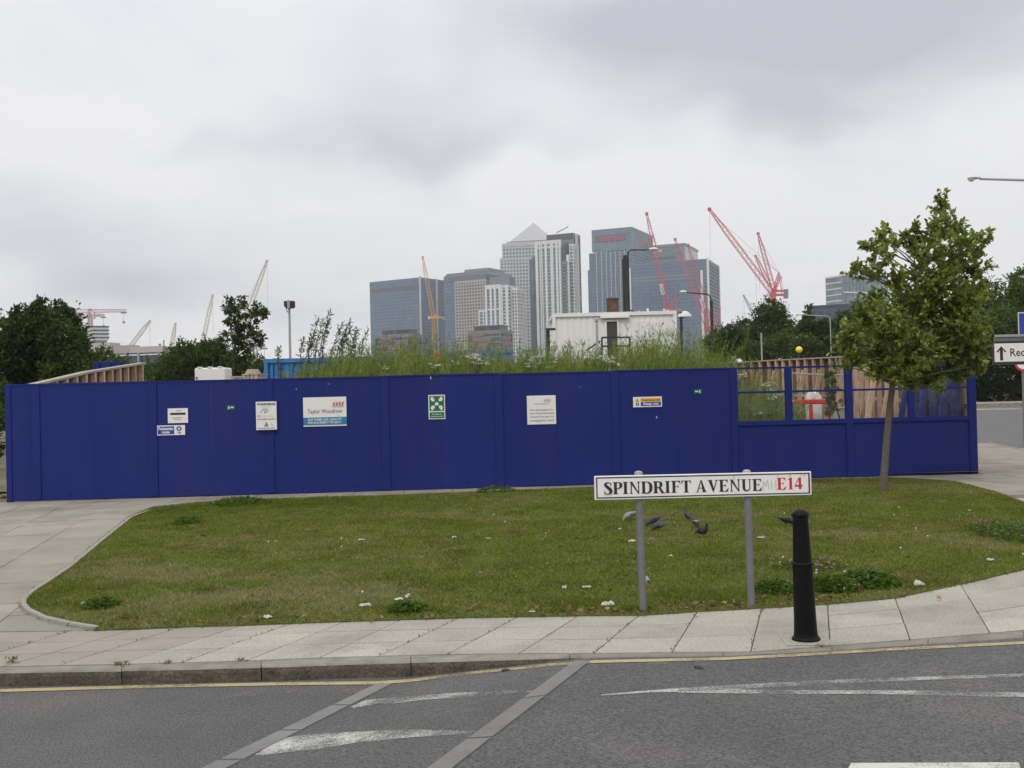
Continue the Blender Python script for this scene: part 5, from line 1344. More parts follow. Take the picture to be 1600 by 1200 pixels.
# tall leaning stems that stand above the rest
tall = [(484, 560, 488, 526), (478, 562, 498, 496), (490, 560, 505, 500), (497, 560, 516, 487), (503, 560, 512, 506), (512, 560, 535, 506), (520, 560, 547, 502), (530, 560, 548, 512), (538, 560, 560, 512), (528, 562, 541, 520), (549, 562, 556, 520), (556, 564, 574, 516), (472, 562, 474, 530), (440, 570, 436, 545)]
def stem_plant(i, bx_, by_, tx, ty):
    Yq = 24.5 + (i % 3) * .7
    a = D(bx_, by_ + 25, Yq); b = D(tx, ty, Yq + .2)
    t = thing('tall_weed', ('tall dark weed stem, ' + ['left of the leaning clump, by the floodlight mast', 'second in the leaning clump', 'slim one inside the leaning clump', 'topmost of the leaning clump left of the towers', 'short one in the middle of the clump', 'arching one right of the topmost', 'feathery one right of the middle of the clump', 'lower one beside the feathery stem', 'wide leaning one at the right of the clump', 'small one under the arching stem', 'upright one near the blue glass tower', 'rightmost of the clump beside the blue glass tower', 'low upright one at the left of the clump', 'small one at the foot of the floodlight mast'][i]), 'weed', a, 'tall weed stems above the blue container')
    m = a.lerp(b, .5) + Vector((-.05, 0, .05))
    MB().tube([a, m, b], [.012, .009, .003], 5).build('stem', M['bark_dark'], t)
    n_ = 95; tt = r.random(n_) ** .7
    c_ = np.array([tuple(a.lerp(m, q_ * 2) if q_ < .5 else m.lerp(b, q_ * 2 - 1)) for q_ in tt])
    c_ += r.normal(size=(n_, 3)) * .02 + r.normal(size=(n_, 3)) * (.06 * (1 - tt))[:, None]
    ax = np.array(b - a) / (b - a).length
    dv = ax * .7 + r.normal(size=(n_, 3)) * .6 + np.array([.15, 0, -.05])
    leaf_cloud('leaves', c_, dv, .12, .026, palette(r, n_, [(.07, .095, .035), (.09, .115, .045), (.13, .14, .08)], (3, 3, 1)), M['leaf_far'], t, r, kind='stuff')
for i, a in enumerate(tall): stem_plant(i, *a)
# ------------------------------------------------------------------ towers
M['g_dark'] = pane_glass('g_dark', (.024, .044, .075), .12, .30, (2.2, 2.2, 3.9))
M['g_blue'] = pane_glass('g_blue', (.042, .098, .175), .12, .28, (2.2, 2.2, 3.9))
M['g_teal'] = pane_glass('g_teal', (.085, .15, .185), .12, .28, (2.2, 2.2, 3.5))
M['g_pale'] = pane_glass('g_pale', (.14, .19, .22), .12, .25, (2.5, 2.5, 3.5))
M['g_room'] = pane_glass('g_room', (.05, .065, .08), .15, .5, (2.5, 2.5, 3.3))
M['clad_dark'] = material('clad_dark', (.04, .055, .085), .4, .08, .05)
M['clad_blue'] = material('clad_blue', (.068, .125, .19), .35, .08, .05)
M['clad_steel'] = material('clad_steel', (.42, .42, .42), .45, .05, .05)
M['clad_beige'] = material('clad_beige', (.33, .30, .26), .6, .06, .05)
M['clad_white'] = material('clad_white', (.60, .61, .61), .6, .05, .05)
M['clad_grey'] = material('clad_grey', (.16, .175, .19), .5, .08, .05)
M['brown_brick'] = material('brown_brick', (.19, .14, .115), .8, .15, .1)
M['pyramid'] = material('pyramid', (.40, .41, .43), .4, .05, .03)
M['logo_red'] = material('logo_red', (.36, .03, .045), .5, .05, .1)
class Frame:
    def __init__(s, pl, pc, pr, Y, deg):
        th = math.radians(deg); s.Y = Y
        s.e1 = Vector((math.cos(th), -math.sin(th), 0)); s.e2 = Vector((math.sin(th), math.cos(th), 0))
        def k(px): d = ray(px, horizon(px)); return d.x / d.y
        C = Vector((k(pc) * Y, Y, 0)); kl = k(pl); kr = k(pr)
        s.L = (C.x - kl * C.y) / (math.cos(th) + kl * math.sin(th))
        s.R = (kr * C.y - C.x) / (math.sin(th) - kr * math.cos(th))
        s.O = C - s.e1 * s.L; s.C = C
    def P(s, u, v, z): return s.O + s.e1 * u + s.e2 * v + Vector((0, 0, z))
    def z(s, px, py): return zat(px, py, s.Y)
    def ufr(s, px):
        d = ray(px, horizon(px)); k = d.x / d.y
        return (k * s.O.y - s.O.x) / (s.e1.x - k * s.e1.y)
def fbox(mb, fr, u0, u1, v0, v1, z0, z1):
    return mb.obox(fr.P((u0 + u1) / 2, (v0 + v1) / 2, (z0 + z1) / 2), fr.e1 * ((u1 - u0) / 2), fr.e2 * ((v1 - v0) / 2), Vector((0, 0, (z1 - z0) / 2)))
def block(t, fr, u0, u1, v0, v1, z0, z1, glass, clad, fh=4.0, bay=3.0, band=1.2, fin=.6, faces='fs', proud=.35, cap=1.0, name='storeys'):
    """a glazed volume with real floor bands and mullions standing proud of it"""
    mb = MB(); fbox(mb, fr, u0, u1, v0, v1, z0, z1); mb.build('glazing', M[glass], t)
    mb = MB(); nf = max(1, round((z1 - z0) / fh)); fh = (z1 - z0) / nf
    p = proud
    for k in range(1, nf + 1):
        zz = z0 + k * fh; bb = band if k < nf else band + cap
        if band:
            if 'f' in faces: fbox(mb, fr, u0, u1 - .01, v0 - p, v0 - .01, zz - bb, zz + (.02 if k < nf else .3))
            if 's' in faces: fbox(mb, fr, u1 + .01, u1 + p, v0 - p, v1, zz - bb, zz + (.02 if k < nf else .3))
    if fin:
        if 'f' in faces:
            n = max(1, round((u1 - u0) / bay))
            for k in range(n + 1):
                u = u0 + (u1 - u0) * k / n; fbox(mb, fr, u - fin / 2, u + fin / 2, v0 - p - .06, v0 - .02, z0, z1 + .25)
        if 's' in faces:
            n = max(1, round((v1 - v0) / bay))
            for k in range(1, n + 1):
                v = v0 + (v1 - v0) * k / n; fbox(mb, fr, u1 + .02, u1 + p + .06, v - fin / 2, v + fin / 2, z0, z1 + .25)
    if mb.v: tag(mb.build(name, M[clad], t), kind='stuff')
def pier(t, fr, u, v, w, d, z0, z1, mat, name='pier'):
    mb = MB(); fbox(mb, fr, u - w / 2, u + w / 2, v - d / 2, v + d / 2, z0, z1); return mb.build(name, M[mat], t)
G0 = -.5
def tower(name, label, fr): return thing(name, label, 'tower', fr.P(fr.L / 2, fr.R / 2, G0))

# dark blue slab at the left of the cluster
f = Frame(582, 661, 698, 1350, 32); t = tower('glass_office_block', 'wide dark blue glass office block at the left end of the skyline cluster', f)
zt = f.z(661, 433.5)
block(t, f, 0, f.L, 0, f.R, G0, zt, 'g_blue', 'clad_blue', 4.2, 3.2, .9, .35, proud=.3, cap=1.5)
pier(t, f, f.L, -.5, 2.0, 2.0, G0, zt + 1.5, 'clad_steel', 'corner_pier'); pier(t, f, f.L + .6, f.R * .66, 1.4, 3.0, G0, zt + 1, 'clad_steel', 'corner_pier')
mb = MB(); fbox(mb, f, 0, f.L, -.42, -.36, zt - 14, zt - 9); mb.build('louvre_band', M['clad_dark'], t)
# beige grid tower with a dark stepped crown
f = Frame(699, 764, 806, 1280, 30); t = tower('stone_grid_tower', 'beige gridded office tower with dark glass flank and dark chamfered crown', f)
zt = f.z(764, 436); zc = f.z(764, 420.5); zz = f.z(764, 416)
ua = f.ufr(716)
block(t, f, 0, ua - .1, 0, f.R * .95, G0, zt + 6, 'g_blue', 'clad_blue', 4.2, 3.2, .8, .3, 'f')
block(t, f, ua, f.L, -.6, f.R, G0, zt, 'g_dark', 'clad_beige', 3.9, 3.9, 1.5, 1.5, 'f', .7)
block(t, f, ua + .5, f.L - .05, .6, f.R, G0, zt - 1, 'g_dark', 'clad_grey', 3.9, 3.9, 1.3, .8, 's', .6)
mb = MB()
ring0 = [f.P(-.6, -1, zt + 6.2), f.P(f.L - 2, -1, zt + 6.2), f.P(f.L + 1, 3, zt + 6.2), f.P(f.L + 1, f.R, zt + 6.2), f.P(-.6, f.R, zt + 6.2)]
zu = zc - 1
ring1 = [p + Vector((0, 0, zu - p.z)) + (f.P(f.L / 2, f.R / 2, 0) - Vector((p.x, p.y, 0))) * .10 for p in ring0]
mb.loft([[p + Vector((0, 0, -6)) for p in ring0], ring0, ring1]); mb.build('crown', M['clad_dark'], t)
mb = MB(); fbox(mb, f, f.L * .35, f.L * .92, f.R * .2, f.R * .8, zu, zz); mb.build('plant_room', M['clad_grey'], t)
for k in range(7):
    mb = MB(); z_ = zt + 1 + k * 1.0; fbox(mb, f, -.3, f.L, -1.35, -1.05, z_, z_ + .45); mb.build('louvre', M['clad_grey'], t)
# white residential tower in front of it
f = Frame(750, 797, 815, 980, 24); t = tower('white_apartment_tower', 'white stepped apartment tower with tall recessed window strips, below the beige grid tower', f)
ub = f.ufr(763); uc = f.ufr(786)
z1_ = f.z(775, 445); z0_ = f.z(756, 483); z2_ = f.z(795, 445.5); z3 = f.z(812, 449)
block(t, f, 0, ub, 3, f.R * .8, G0, z0_, 'g_teal', 'clad_white', 3.2, 4, .5, 1.0, 'f', .5)
block(t, f, ub, uc, 0, f.R, G0, z1_, 'g_teal', 'clad_white', 3.2, 3, .35, 0, 'f', .3)
for px in (764, 771.5, 778, 785.5): pier(t, f, f.ufr(px), -.6, 1.9, 1.8, G0, z1_ + .6, 'clad_white')
mb = MB(); fbox(mb, f, ub, uc, -.9, -.32, z1_ - 3, z1_ + .6); mb.build('parapet', M['clad_white'], t)
mb = MB(); fbox(mb, f, ub, uc, -.9, -.32, f.z(775, 484) , f.z(775, 481)); mb.build('parapet', M['clad_white'], t)
block(t, f, uc, f.L, 1.2, f.R, G0, z2_, 'g_teal', 'clad_white', 3.2, 5.5, .9, .9, 'fs', .7)
pier(t, f, f.L - 1.0, .6, 2.2, 2, G0, z2_ + .5, 'clad_white'); pier(t, f, uc + 1.2, .5, 1.6, 2, G0, z2_ + .5, 'clad_white')
block(t, f, f.L + .8, f.L + 6, f.R * .3, f.R * .9, G0, z3, 'g_room', 'clad_white', 3.2, 3, 1.0, 1.0, 'fs', .6)
mb = MB(); fbox(mb, f, f.L * .3, f.L * .95, f.R * .3, f.R * .8, z2_, f.z(790, 430)); mb.build('plant_room', M['clad_grey'], t)
# the tall pyramid-topped tower
f = Frame(791, 866, 878, 1420, 9); t = tower('pyramid_tower', 'tallest steel clad tower with a grid of small windows under a pyramid roof', f)
zt = f.z(830, 378.5); zs_ = f.z(800, 402)
block(t, f, 0, f.L, 0, f.R, zs_, zt, 'g_blue', 'clad_steel', 4.6, 4.2, 1.9, 1.7, 'fs', .5, 1.5)
w_ = 3.0
block(t, f, -w_, f.L + w_, -1.2, f.R + 1, G0, zs_, 'g_blue', 'clad_steel', 4.6, 4.2, 1.9, 1.7, 'fs', .5, .8)
zb_ = f.z(830, 374.5); za_ = f.z(836, 341.5); um = f.ufr(836)
mb = MB(); fbox(mb, f, 5, f.L - 5, 4, f.R - 1, zt, zb_ ); mb.build('roof_base', M['clad_steel'], t)
mb = MB(); pc = f.P(um, f.L * .45, za_); pb = [f.P(um - f.L * .45, 3, zb_), f.P(um + f.L * .45, 3, zb_), f.P(um + f.L * .45, 3 + f.L * .85, zb_), f.P(um - f.L * .45, 3 + f.L * .85, zb_)]
mb.add(pb + [pc], [(0, 1, 4), (1, 2, 4), (2, 3, 4), (3, 0, 4), (3, 2, 1, 0)]); mb.build('pyramid_roof', M['pyramid'], t)
mb = MB()
for k in range(1, 11):
    s_ = k / 11.5
    q4 = [p.lerp(pc, s_) for p in pb]
    for a_, b__ in ((0, 1), (1, 2)): mb.bar(q4[a_], q4[b__], .5, .5)
tag(mb.build('roof_ribs', M['clad_steel'], t), kind='stuff')
# white-piered tower in front of it, dark block behind its head
f = Frame(843, 883, 905, 1000, 24); t = tower('white_piered_tower', 'slim apartment tower with white vertical piers and a dark glass top, overlapping the pyramid tower', f)
zt = f.z(862, 376); 
block(t, f, 0, f.L, 0, f.R * .5, G0, zt, 'g_teal', 'clad_white', 3.2, 3.2, .4, 0, 'f', .4)
for px, w_ in ((844.5, 2.4), (850, 1.2), (852.8, 1.0), (859, 2.2), (867, 1.4), (869.5, 1.4), (876, 2.0), (880.5, 1.6)): pier(t, f, f.ufr(px), -.7, w_, 1.5, G0, zt + (.8), 'clad_white')
mb = MB(); fbox(mb, f, 0, f.L, -.95, -.42, zt - 6, zt + .8); mb.build('parapet', M['clad_white'], t)
mb = MB(); fbox(mb, f, f.L * .1, f.L * .9, -1.02, -.96, zt - 4.4, zt - 2.4); mb.build('louvre_band', M['clad_grey'], t)
zd = f.z(870, 361)
block(t, f, f.ufr(849), f.L + 4.5, f.R * .5 + .1, f.R, G0, zd, 'g_dark', 'clad_dark', 3.2, 5, .5, .5, 'fs', .4, 3)
mb = MB(); fbox(mb, f, f.ufr(849) - .5, f.L + 5.2, f.R * .5 - .4, f.R * .5 + .1, zd - 10, zd - 6); mb.build('crown_band', M['clad_grey'], t)
block(t, f, f.L + .1, f.L + 4.4, .8, f.R * .5, G0, f.z(885, 409), 'g_room', 'clad_grey', 3.2, 9, .9, .5, 'fs', .9)
pier(t, f, f.L + 5.2, 2, 2.2, 2, G0, f.z(893, 398), 'clad_white'); pier(t, f, f.L + 8.2, f.R * .5, 1.6, 3, G0, f.z(903, 362), 'clad_steel')
block(t, f, f.L + 4.6, f.L + 8, f.R * .25, f.R * .6, G0, f.z(897, 380), 'g_pale', 'clad_white', 3.2, 3, .8, .8, 'fs', .4)
zl = f.z(838, 402); ul = f.ufr(832)
block(t, f, ul, -.1, 2, f.R * .5, G0, zl, 'g_pale', 'clad_blue', 3.2, 4, .9, .4, 'f', .9)
mb = MB(); fbox(mb, f, ul + 1, -.2, 5, f.R * .5, zl, f.z(838, 397)); mb.build('roof_screen', M['g_teal'], t)
mb = MB(); mb.bar(f.P(f.L * .7, 8, zd), f.P(f.L + 4, 8, zd + 4.5), .7); mb.bar(f.P(f.L + 4, 8, zd + 3), f.P(f.L + 4, 8, zd + 6.5), .3); mb.build('roof_cradle', M['clad_grey'], t)
# glass tower with the red bank sign
f = Frame(931, 994, 1026, 1290, 24); t = tower('glass_bank_tower', 'blue glass tower with a red bank name across its head', f)
zt = f.z(994, 354.5); zm = f.z(994, 389)
block(t, f, 0, f.L, 0, f.R, zm, zt, 'g_teal', 'clad_blue', 4.2, 3.5, .5, .2, 'fs', .25, 1.2)
block(t, f, -3.5, f.L - 6, -1.2, f.R, G0, f.z(960, 392), 'g_blue', 'clad_blue', 4.2, 3.2, .9, .25, 'fs', .3)
block(t, f, f.L - 5.9, f.L + 1, -.2, f.R * .95, G0, zm - .1, 'g_blue', 'clad_blue', 4.2, 3.2, .9, .25, 'fs', .3)
block(t, f, -6.5, -3.6, 1, f.R, G0, f.z(927, 419), 'g_blue', 'clad_blue', 4.2, 3.2, .9, .25, 'f', .3)
for px in (938, 946, 953.5, 960.5, 967.5, 975, 982): pier(t, f, f.ufr(px), -1.9, .75, .8, G0, f.z(px, 392) + 1, 'clad_steel', 'fin')
mb = MB(); fbox(mb, f, f.ufr(936), f.ufr(984), -.5, -.32, f.z(960, 375.5), f.z(960, 364.5)); mb.build('sign_panel', M['clad_dark'], t)
sg = Sign('', '', '', f.P(f.ufr(943), -.6, f.z(943, 364.5)), f.e1, (0, 0, 1), -f.e2, f.ufr(981) - f.ufr(943), f.z(960, 364.5) - f.z(960, 376.5), root=t)
sg.text('lettering', 'citigroup', 0, .0, 1, 1.05, M['logo_red'], .02, .05)
sg.polys('arc_logo', stroke(circle(.86, .12, .17, .38, 12, math.pi * 1.02, math.pi * 2.0), .03), M['logo_red'], .06)
sg = Sign('', '', '', f.P(f.L + .5, f.R * .2, f.z(1000, 366)), f.e2, (0, 0, 1), f.e1, f.R * .62, 9, root=t)
sg.text('lettering', 'citigroup', 0, 0, 1, 1, M['logo_red'], .02, .05)
# paler tower behind with the hexagon logo
f = Frame(992, 1076, 1096, 1400, 22); t = tower('pale_glass_bank_tower', 'pale glass tower with rounded corner and a small red and white hexagon emblem', f)
zt = f.z(1074, 379.5)
block(t, f, 0, f.L - 3, 0, f.R, G0, zt - 3, 'g_pale', 'clad_blue', 4.2, 3.5, .45, .2, 'f', .2, .8)
mb = MB(); cpts = [f.P(f.L - 3, 0, 0), f.P(f.L - .9, .9, 0), f.P(f.L, 3.2, 0), f.P(f.L, f.R, 0), f.P(f.L - 3, f.R, 0)]
mb.prism([p + Vector((0, 0, zt - 3)) for p in cpts], (0, 0, -(zt - 3 - G0))); mb.build('rounded_corner', M['g_pale'], t)
mb = MB(); mb.prism([p + Vector((0, 0, zt)) for p in (f.P(-1, -.8, 0), f.P(f.L - 3, -.8, 0), f.P(f.L, .6, 0), f.P(f.L + .9, 3.4, 0), f.P(f.L + .9, f.R + 1, 0), f.P(-1, f.R + 1, 0))], (0, 0, -3)); mb.build('roof_edge', M['clad_grey'], t)
for pa, pb_ in ((400.5, 402.5), (407, 409)):
    mb = MB(); fbox(mb, f, f.ufr(1026), f.ufr(1064), -.5, -.3, f.z(1045, pb_), f.z(1045, pa)); mb.build('louvre_band', M['clad_dark'], t)
hx0, hx1 = f.ufr(1032.5), f.ufr(1042); hz0, hz1 = f.z(1037, 386.5), f.z(1037, 393)
sg = Sign('', '', '', f.P(hx0, -.4, hz0), f.e1, (0, 0, 1), -f.e2, hx1 - hx0, hz0 - hz1, root=t)
sg.polys('emblem', [[(0, .5), (.25, 0), (.5, .5), (.25, 1)][0:0] or [(0, .5), (.25, 0), (.25, 1)], [(1, .5), (.75, 1), (.75, 0)], [(.25, 0), (.75, 0), (.5, .5)], [(.25, 1), (.5, .5), (.75, 1)]], M['logo_red'], .1)
sg.polys('emblem_ground', [[(.25, 0), (.75, 0), (.75, 1), (.25, 1)]], M['clad_white'], .05)
# broad blue glass block in front of it
f = Frame(988, 1111, 1128, 1200, 20); t = tower('glass_office_block', 'broad blue glass office block with white corner columns, behind the red cranes', f)
zt = f.z(1111, 404.5)
block(t, f, 0, f.L, 0, f.R, G0, zt, 'g_blue', 'clad_blue', 4.1, 3.2, 1.0, .25, 'fs', .3, 1.5)
pier(t, f, .8, -.8, 2.6, 2.2, G0, f.z(990, 414), 'clad_white', 'corner_column'); pier(t, f, f.ufr(1101.5), -.9, 2.6, 2.2, G0, f.z(1101, 422), 'clad_white', 'corner_column'); pier(t, f, f.L + .3, -.7, 2.2, 2.4, G0, zt + 1.5, 'clad_white', 'corner_column')
pier(t, f, f.L + .6, f.R - .5, 1.2, 1.6, G0, zt, 'clad_white', 'corner_column')
for zz in (428, 433): 
    mb = MB(); fbox(mb, f, 3, f.L * .8, -.45, -.34, f.z(1040, zz + 2), f.z(1040, zz)); mb.build('louvre_band', M['clad_grey'], t)
# low apartment blocks at the water's edge
def lowrise(label, pl, pc, pr, Y, ptop, deg, seed):
    f = Frame(pl, pc, pr, Y, deg); t = thing('brick_apartment_block', label, 'building', f.P(f.L / 2, f.R / 2, G0), 'low apartment blocks below the towers'); zt = f.z(pc, ptop); rr = random.Random(seed)
    block(t, f, 0, f.L, 0, f.R, G0, zt, 'g_room', 'clad_grey', 3.0, 4.5, .8, .5, 'fs', .4)
    for k in range(int((zt - G0) / 3.0)):
        for j in range(3):
            u = rr.uniform(0, f.L - 5); w_ = rr.uniform(3, 7)
            mb = MB(); fbox(mb, f, u, min(u + w_, f.L), -.8 - .02 * j, -.5, zt - 3 * k - 2.9, zt - 3 * k - .7); mb.build('brick_panel', M['brown_brick'], t)
        mb = MB(); fbox(mb, f, f.L + .45, f.L + .7, f.R * rr.uniform(.0, .2), f.R * rr.uniform(.6, 1), zt - 3 * k - 2.8, zt - 3 * k - .9); mb.build('brick_panel', M['brown_brick'], t)
    mb = MB(); fbox(mb, f, f.L * .15, f.L * .95, 2, f.R * .8, zt, zt + 2.8); mb.build('roof_storey', M['g_room'], t)
    mb = MB(); fbox(mb, f, f.L * .12, f.L, 1.4, f.R * .85, zt + 2.81, zt + 3.2); mb.build('roof', M['clad_grey'], t)
lowrise('brown panelled low apartment block below the dark blue office block', 589, 640, 660, 620, 522, 24, 3)
lowrise('brown panelled low apartment block below the white apartment tower', 734, 784, 802, 600, 516, 24, 8)
# right-hand pair
f = Frame(1294.5, 1319, 1392, 900, 65); t = tower('teal_glass_building', 'pale teal glass building with white floor lines seen left of the young tree', f); zt = f.z(1319, 430)
block(t, f, 0, f.L, 0, f.R, G0, zt, 'g_pale', 'clad_white', 5, 30, .9, 0, 'f', .3, .1); block(t, f, .2, f.L - .05, 1, f.R, G0, zt - .5, 'g_teal', 'clad_blue', 5, 4, .6, .25, 's', .3, .1)
mb = MB(); fbox(mb, f, f.L + .4, f.L + .6, 2, f.R, f.z(1340, 457), f.z(1340, 455)); mb.build('floor_line', M['clad_white'], t)
f = Frame(1268, 1352, 1362, 420, 26); t = thing('flat_roofed_block', 'long dark blue flat roofed block behind the tree belt', 'building', f.P(f.L / 2, 2, G0)); zt = f.z(1310, 474)
mb = MB(); fbox(mb, f, 0, f.L, 0, f.R, G0, zt - .7); mb.build('wall', M['clad_dark'], t); mb = MB(); fbox(mb, f, -.3, f.L + .3, -.3, f.R, zt - .69, zt); mb.build('roof_edge', M['clad_dark'], t)
for k in range(7):
    mb = MB(); fbox(mb, f, f.L * (k + .1) / 7, f.L * (k + .9) / 7, -.08, -.01, zt - 5, zt - 2.4); mb.build('window', M['g_dark'], t)
# pale building on the left
f = Frame(118, 318, 330, 260, 14); t = thing('pale_industrial_building', 'long pale flat building with dark glass bays and blue grey columns, at left', 'building', f.P(f.L / 2, 3, G0))
zc = f.z(200, 549); u = f.ufr
mb = MB(); fbox(mb, f, 0, f.L, 0, f.R, G0, zc - .25); mb.build('glazing', M['g_dark'], t)
mb = MB(); fbox(mb, f, 0, f.L, -.4, .3, zc - .9, zc - .55); mb.build('glazing_rail', M['clad_white'], t)
M['pale_wall'] = material('pale_wall', (.40, .39, .36), .8, .05, .1); M['pale_wall_side'] = material('pale_wall_panel', (.33, .325, .30), .8, .05, .1)
for (a, b_, pt, mt, v) in ((118, 176.5, 533.5, 'pale_wall', -.6), (176.7, 207, 537.5, 'pale_wall_side', .3), (207.5, 257, 540, 'pale_wall', -.5), (257.3, 318, 541, 'pale_wall_side', .2)):
    mb = MB(); fbox(mb, f, u(a), u(b_), v, f.R, zc - .22, f.z((a + b_) / 2, pt)); mb.build('parapet_wall', M[mt], t)
M['col_blue'] = material('column_blue', (.22, .28, .33), .6, .05, .1)
for px in (156, 188.5, 220, 251.5, 263.5, 300): mb = MB(); fbox(mb, f, u(px) - .28, u(px) + .28, -.7, -.05, G0, zc - .26); mb.build('column', M['col_blue'], t)
mb = MB(); mb.tube([f.P(u(247), 3, f.z(247, 542)), f.P(u(247.5), 3, f.z(247, 529))], .16, 6); mb.build('flue', M['clad_grey'], t); mb = MB(); mb.tube([f.P(u(241), 3, f.z(241, 538.5)), f.P(u(241), 3, f.z(241, 535))], .3, 8); mb.build('vent', M['clad_grey'], t)
f = Frame(133, 147, 172, 640, 58); t = thing('unfinished_block', 'unfinished block of white banded storeys below the pink tower crane', 'building', f.P(f.L / 2, f.R / 2, G0))
zt = f.z(147, 509)
for k in range(4):
    z1_ = zt - k * 2.15
    mb = MB(); fbox(mb, f, -.4, f.L + .4, -.4, f.R + .4, z1_ - .75, z1_); mb.build('floor_slab', M['clad_dark'], t)
    mb = MB(); fbox(mb, f, 0, f.L, 0, f.R, z1_ - 2.14, z1_ - .76); mb.build('wall_panel', M['clad_white'], t)
mb = MB(); fbox(mb, f, 1, f.L - .6, 1, f.R - 1, G0, zt - 8.7); mb.build('core', M['clad_grey'], t)
ct = D(274, 580, 900); t = thing('tent_dome', 'white fabric dome roof just showing between the pale building and the bushes', 'dome', Vector((ct.x, ct.y, G0)))
zz = zat(284, 530, 900); cx_ = D(290, 531, 900).x
MB().lathe(Vector((cx_, 920, 0)), [(48, G0), (46, zz * .55), (34, zz * .80), (18, zz * .95), (4, zz), (0, zz + .3)], 28).build('roof', M['clad_white'], t, smooth=True)

# ------------------------------------------------------------------ cranes
def lattice(mb, p, q, w, panels, th, taper=1.0, up=(0, 0, 1)):
    p = Vector(p); q = Vector(q); t = (q - p).normalized(); up = Vector(up)
    a = t.cross(up)
    if a.length < .05: a = t.cross(Vector((0, 1, 0)))
    a.normalize(); b = a.cross(t)
    def node(k, s):
        f_ = k / panels; ww = w * (1 + (taper - 1) * f_) / 2
        return p.lerp(q, f_) + a * ww * s[0] + b * ww * s[1]
    cs = ((-1, -1), (1, -1), (1, 1), (-1, 1))
    for s in cs: mb.bar(node(0, s), node(panels, s), th)
    for k in range(panels):
        for i in range(4):
            s, s2 = cs[i], cs[(i + 1) % 4]
            mb.bar(node(k, s if k % 2 else s2), node(k + 1, s2 if k % 2 else s), th * .5)
def luffer(label, tip, foot, Y, mat, w=2.6, th=.38, machine=True, apex=None, mast=True, board=None, panels=22, group='luffing cranes on the skyline', hook=True):
    th *= .78; panels = int(panels * .75)
    b = D(*foot, Y); e = D(*tip, Y); t = thing('luffing_crane', label, 'crane', Vector((b.x, Y, G0)), group)
    mb = MB(); mid = b.lerp(e, .72); lattice(mb, b, mid, w, panels, th, .9, (0, 1, 0)); lattice(mb, mid, e, w * .9, 8, th, .35, (0, 1, 0)); tag(mb.build('jib', M[mat], t), kind='stuff')
    mb = MB(); mb.obox(e, (w * .35, 0, 0), (0, w * .3, 0), (0, 0, w * .35)); mb.build('jib_head', M[mat], t)
    if hook:
        mb = MB(); mb.bar(e, e - Vector((0, 0, (e.z - G0) * .35)), .12); mb.build('hoist_rope', M['rope'], t)
    if machine:
        s_ = 1 if e.x < b.x else -1
        mb = MB(); mb.box((b.x - 2.2, Y - 1.6, b.z - 2.2), (b.x + s_ * 0 + 2.2, Y + 1.6, b.z)); mb.build('turntable', M[mat], t)
        mb = MB(); mb.box((b.x + s_ * 2.3 - .0, Y - 1.5, b.z - 1.9), (b.x + s_ * 8.5, Y + 1.5, b.z - .6)) if s_ > 0 else mb.box((b.x - 8.5, Y - 1.5, b.z - 1.9), (b.x - 2.3, Y + 1.5, b.z - .6)); mb.build('machinery_deck', M[mat], t)
        mb = MB(); mb.box((b.x + s_ * 8.6 - 1.2, Y - 1.6, b.z - 3.6), (b.x + s_ * 8.6 + 1.2, Y + 1.6, b.z - .2)); mb.build('counterweight', M['clad_grey'], t)
        mb = MB(); mb.box((b.x - s_ * 3.4 - .8, Y - 2.6, b.z - 2.4), (b.x - s_ * 3.4 + .8, Y - .6, b.z - .2)); mb.build('cab', M['clad_white'], t)
        ap = D(*apex, Y) if apex else b + Vector((s_ * 4, 0, 9))
        mb = MB(); lattice(mb, b + Vector((s_ * .6, 0, 0)), ap, 1.5, 5, th, .6, (0, 1, 0)); mb.bar(b + Vector((s_ * 6, 0, -.6)), ap, th); mb.build('apex_frame', M[mat], t)
        mb = MB(); mb.bar(ap, b.lerp(e, .93), .13); mb.bar(ap, b.lerp(e, .6), .10); mb.build('pendant_line', M['rope'], t)
    if mast:
        mb = MB(); lattice(mb, Vector((b.x, Y, G0)), b - Vector((0, 0, 2.3)), 2.1, max(4, int(b.z / 2.4)), th * .9); tag(mb.build('mast', M[mat], t), kind='stuff')
    if board:
        c = D(*board[:2], Y - 2); ax = (e - b).normalized(); sx = Vector((ax.z, 0, -ax.x))
        if sx.x < 0: sx = -sx
        sg = Sign('', '', '', c - sx * 1.35 + ax * 4.0, sx, ax, (0, -1, 0), 2.7, 8.0, root=t); sg.rect('name_board', 0, 0, 1, 1, M['clad_white'], 0, .2)
        sg2 = Sign('', '', '', c - sx * .7 - ax * 3.4 - Vector((0, .2, 0)), ax, -sx, (0, -1, 0), 6.8, 1.6, root=t); sg2.text('lettering', 'SELECT', 0, 0, 1, 1, M['logo_red'], .03, .05)
        sg2.t = t
    return t
R_ = 'crane_red'
luffer('tall red luffing crane with a white name board, rising behind the white cabin', (1010.5, 334), (1044, 482), 820, R_, 3.0, .42, apex=(1057, 462), board=(1034.5, 452))
luffer('left one of two red luffing cranes crossing the broad blue glass block', (1055, 374), (1104, 510), 860, R_, 2.8, .36, apex=(1112, 478), board=(1098, 474))
luffer('red luffing crane just right of the other one before the broad blue glass block', (1075, 383), (1114, 520), 880, R_, 2.8, .36, apex=(1125, 481))
luffer('largest red luffing crane, its long jib leaning left over the tree belt', (1108.5, 327), (1207, 458), 700, R_, 3.0, .40, apex=(1217, 426), panels=28)
luffer('red luffing crane with a steep jib just behind the largest one', (1184.5, 365), (1209, 452), 760, R_, 2.6, .38, apex=(1221, 432))
luffer('small red luffing jib between the two right-hand cranes', (1180.5, 400), (1204, 448), 800, R_, 2.2, .36, machine=False)
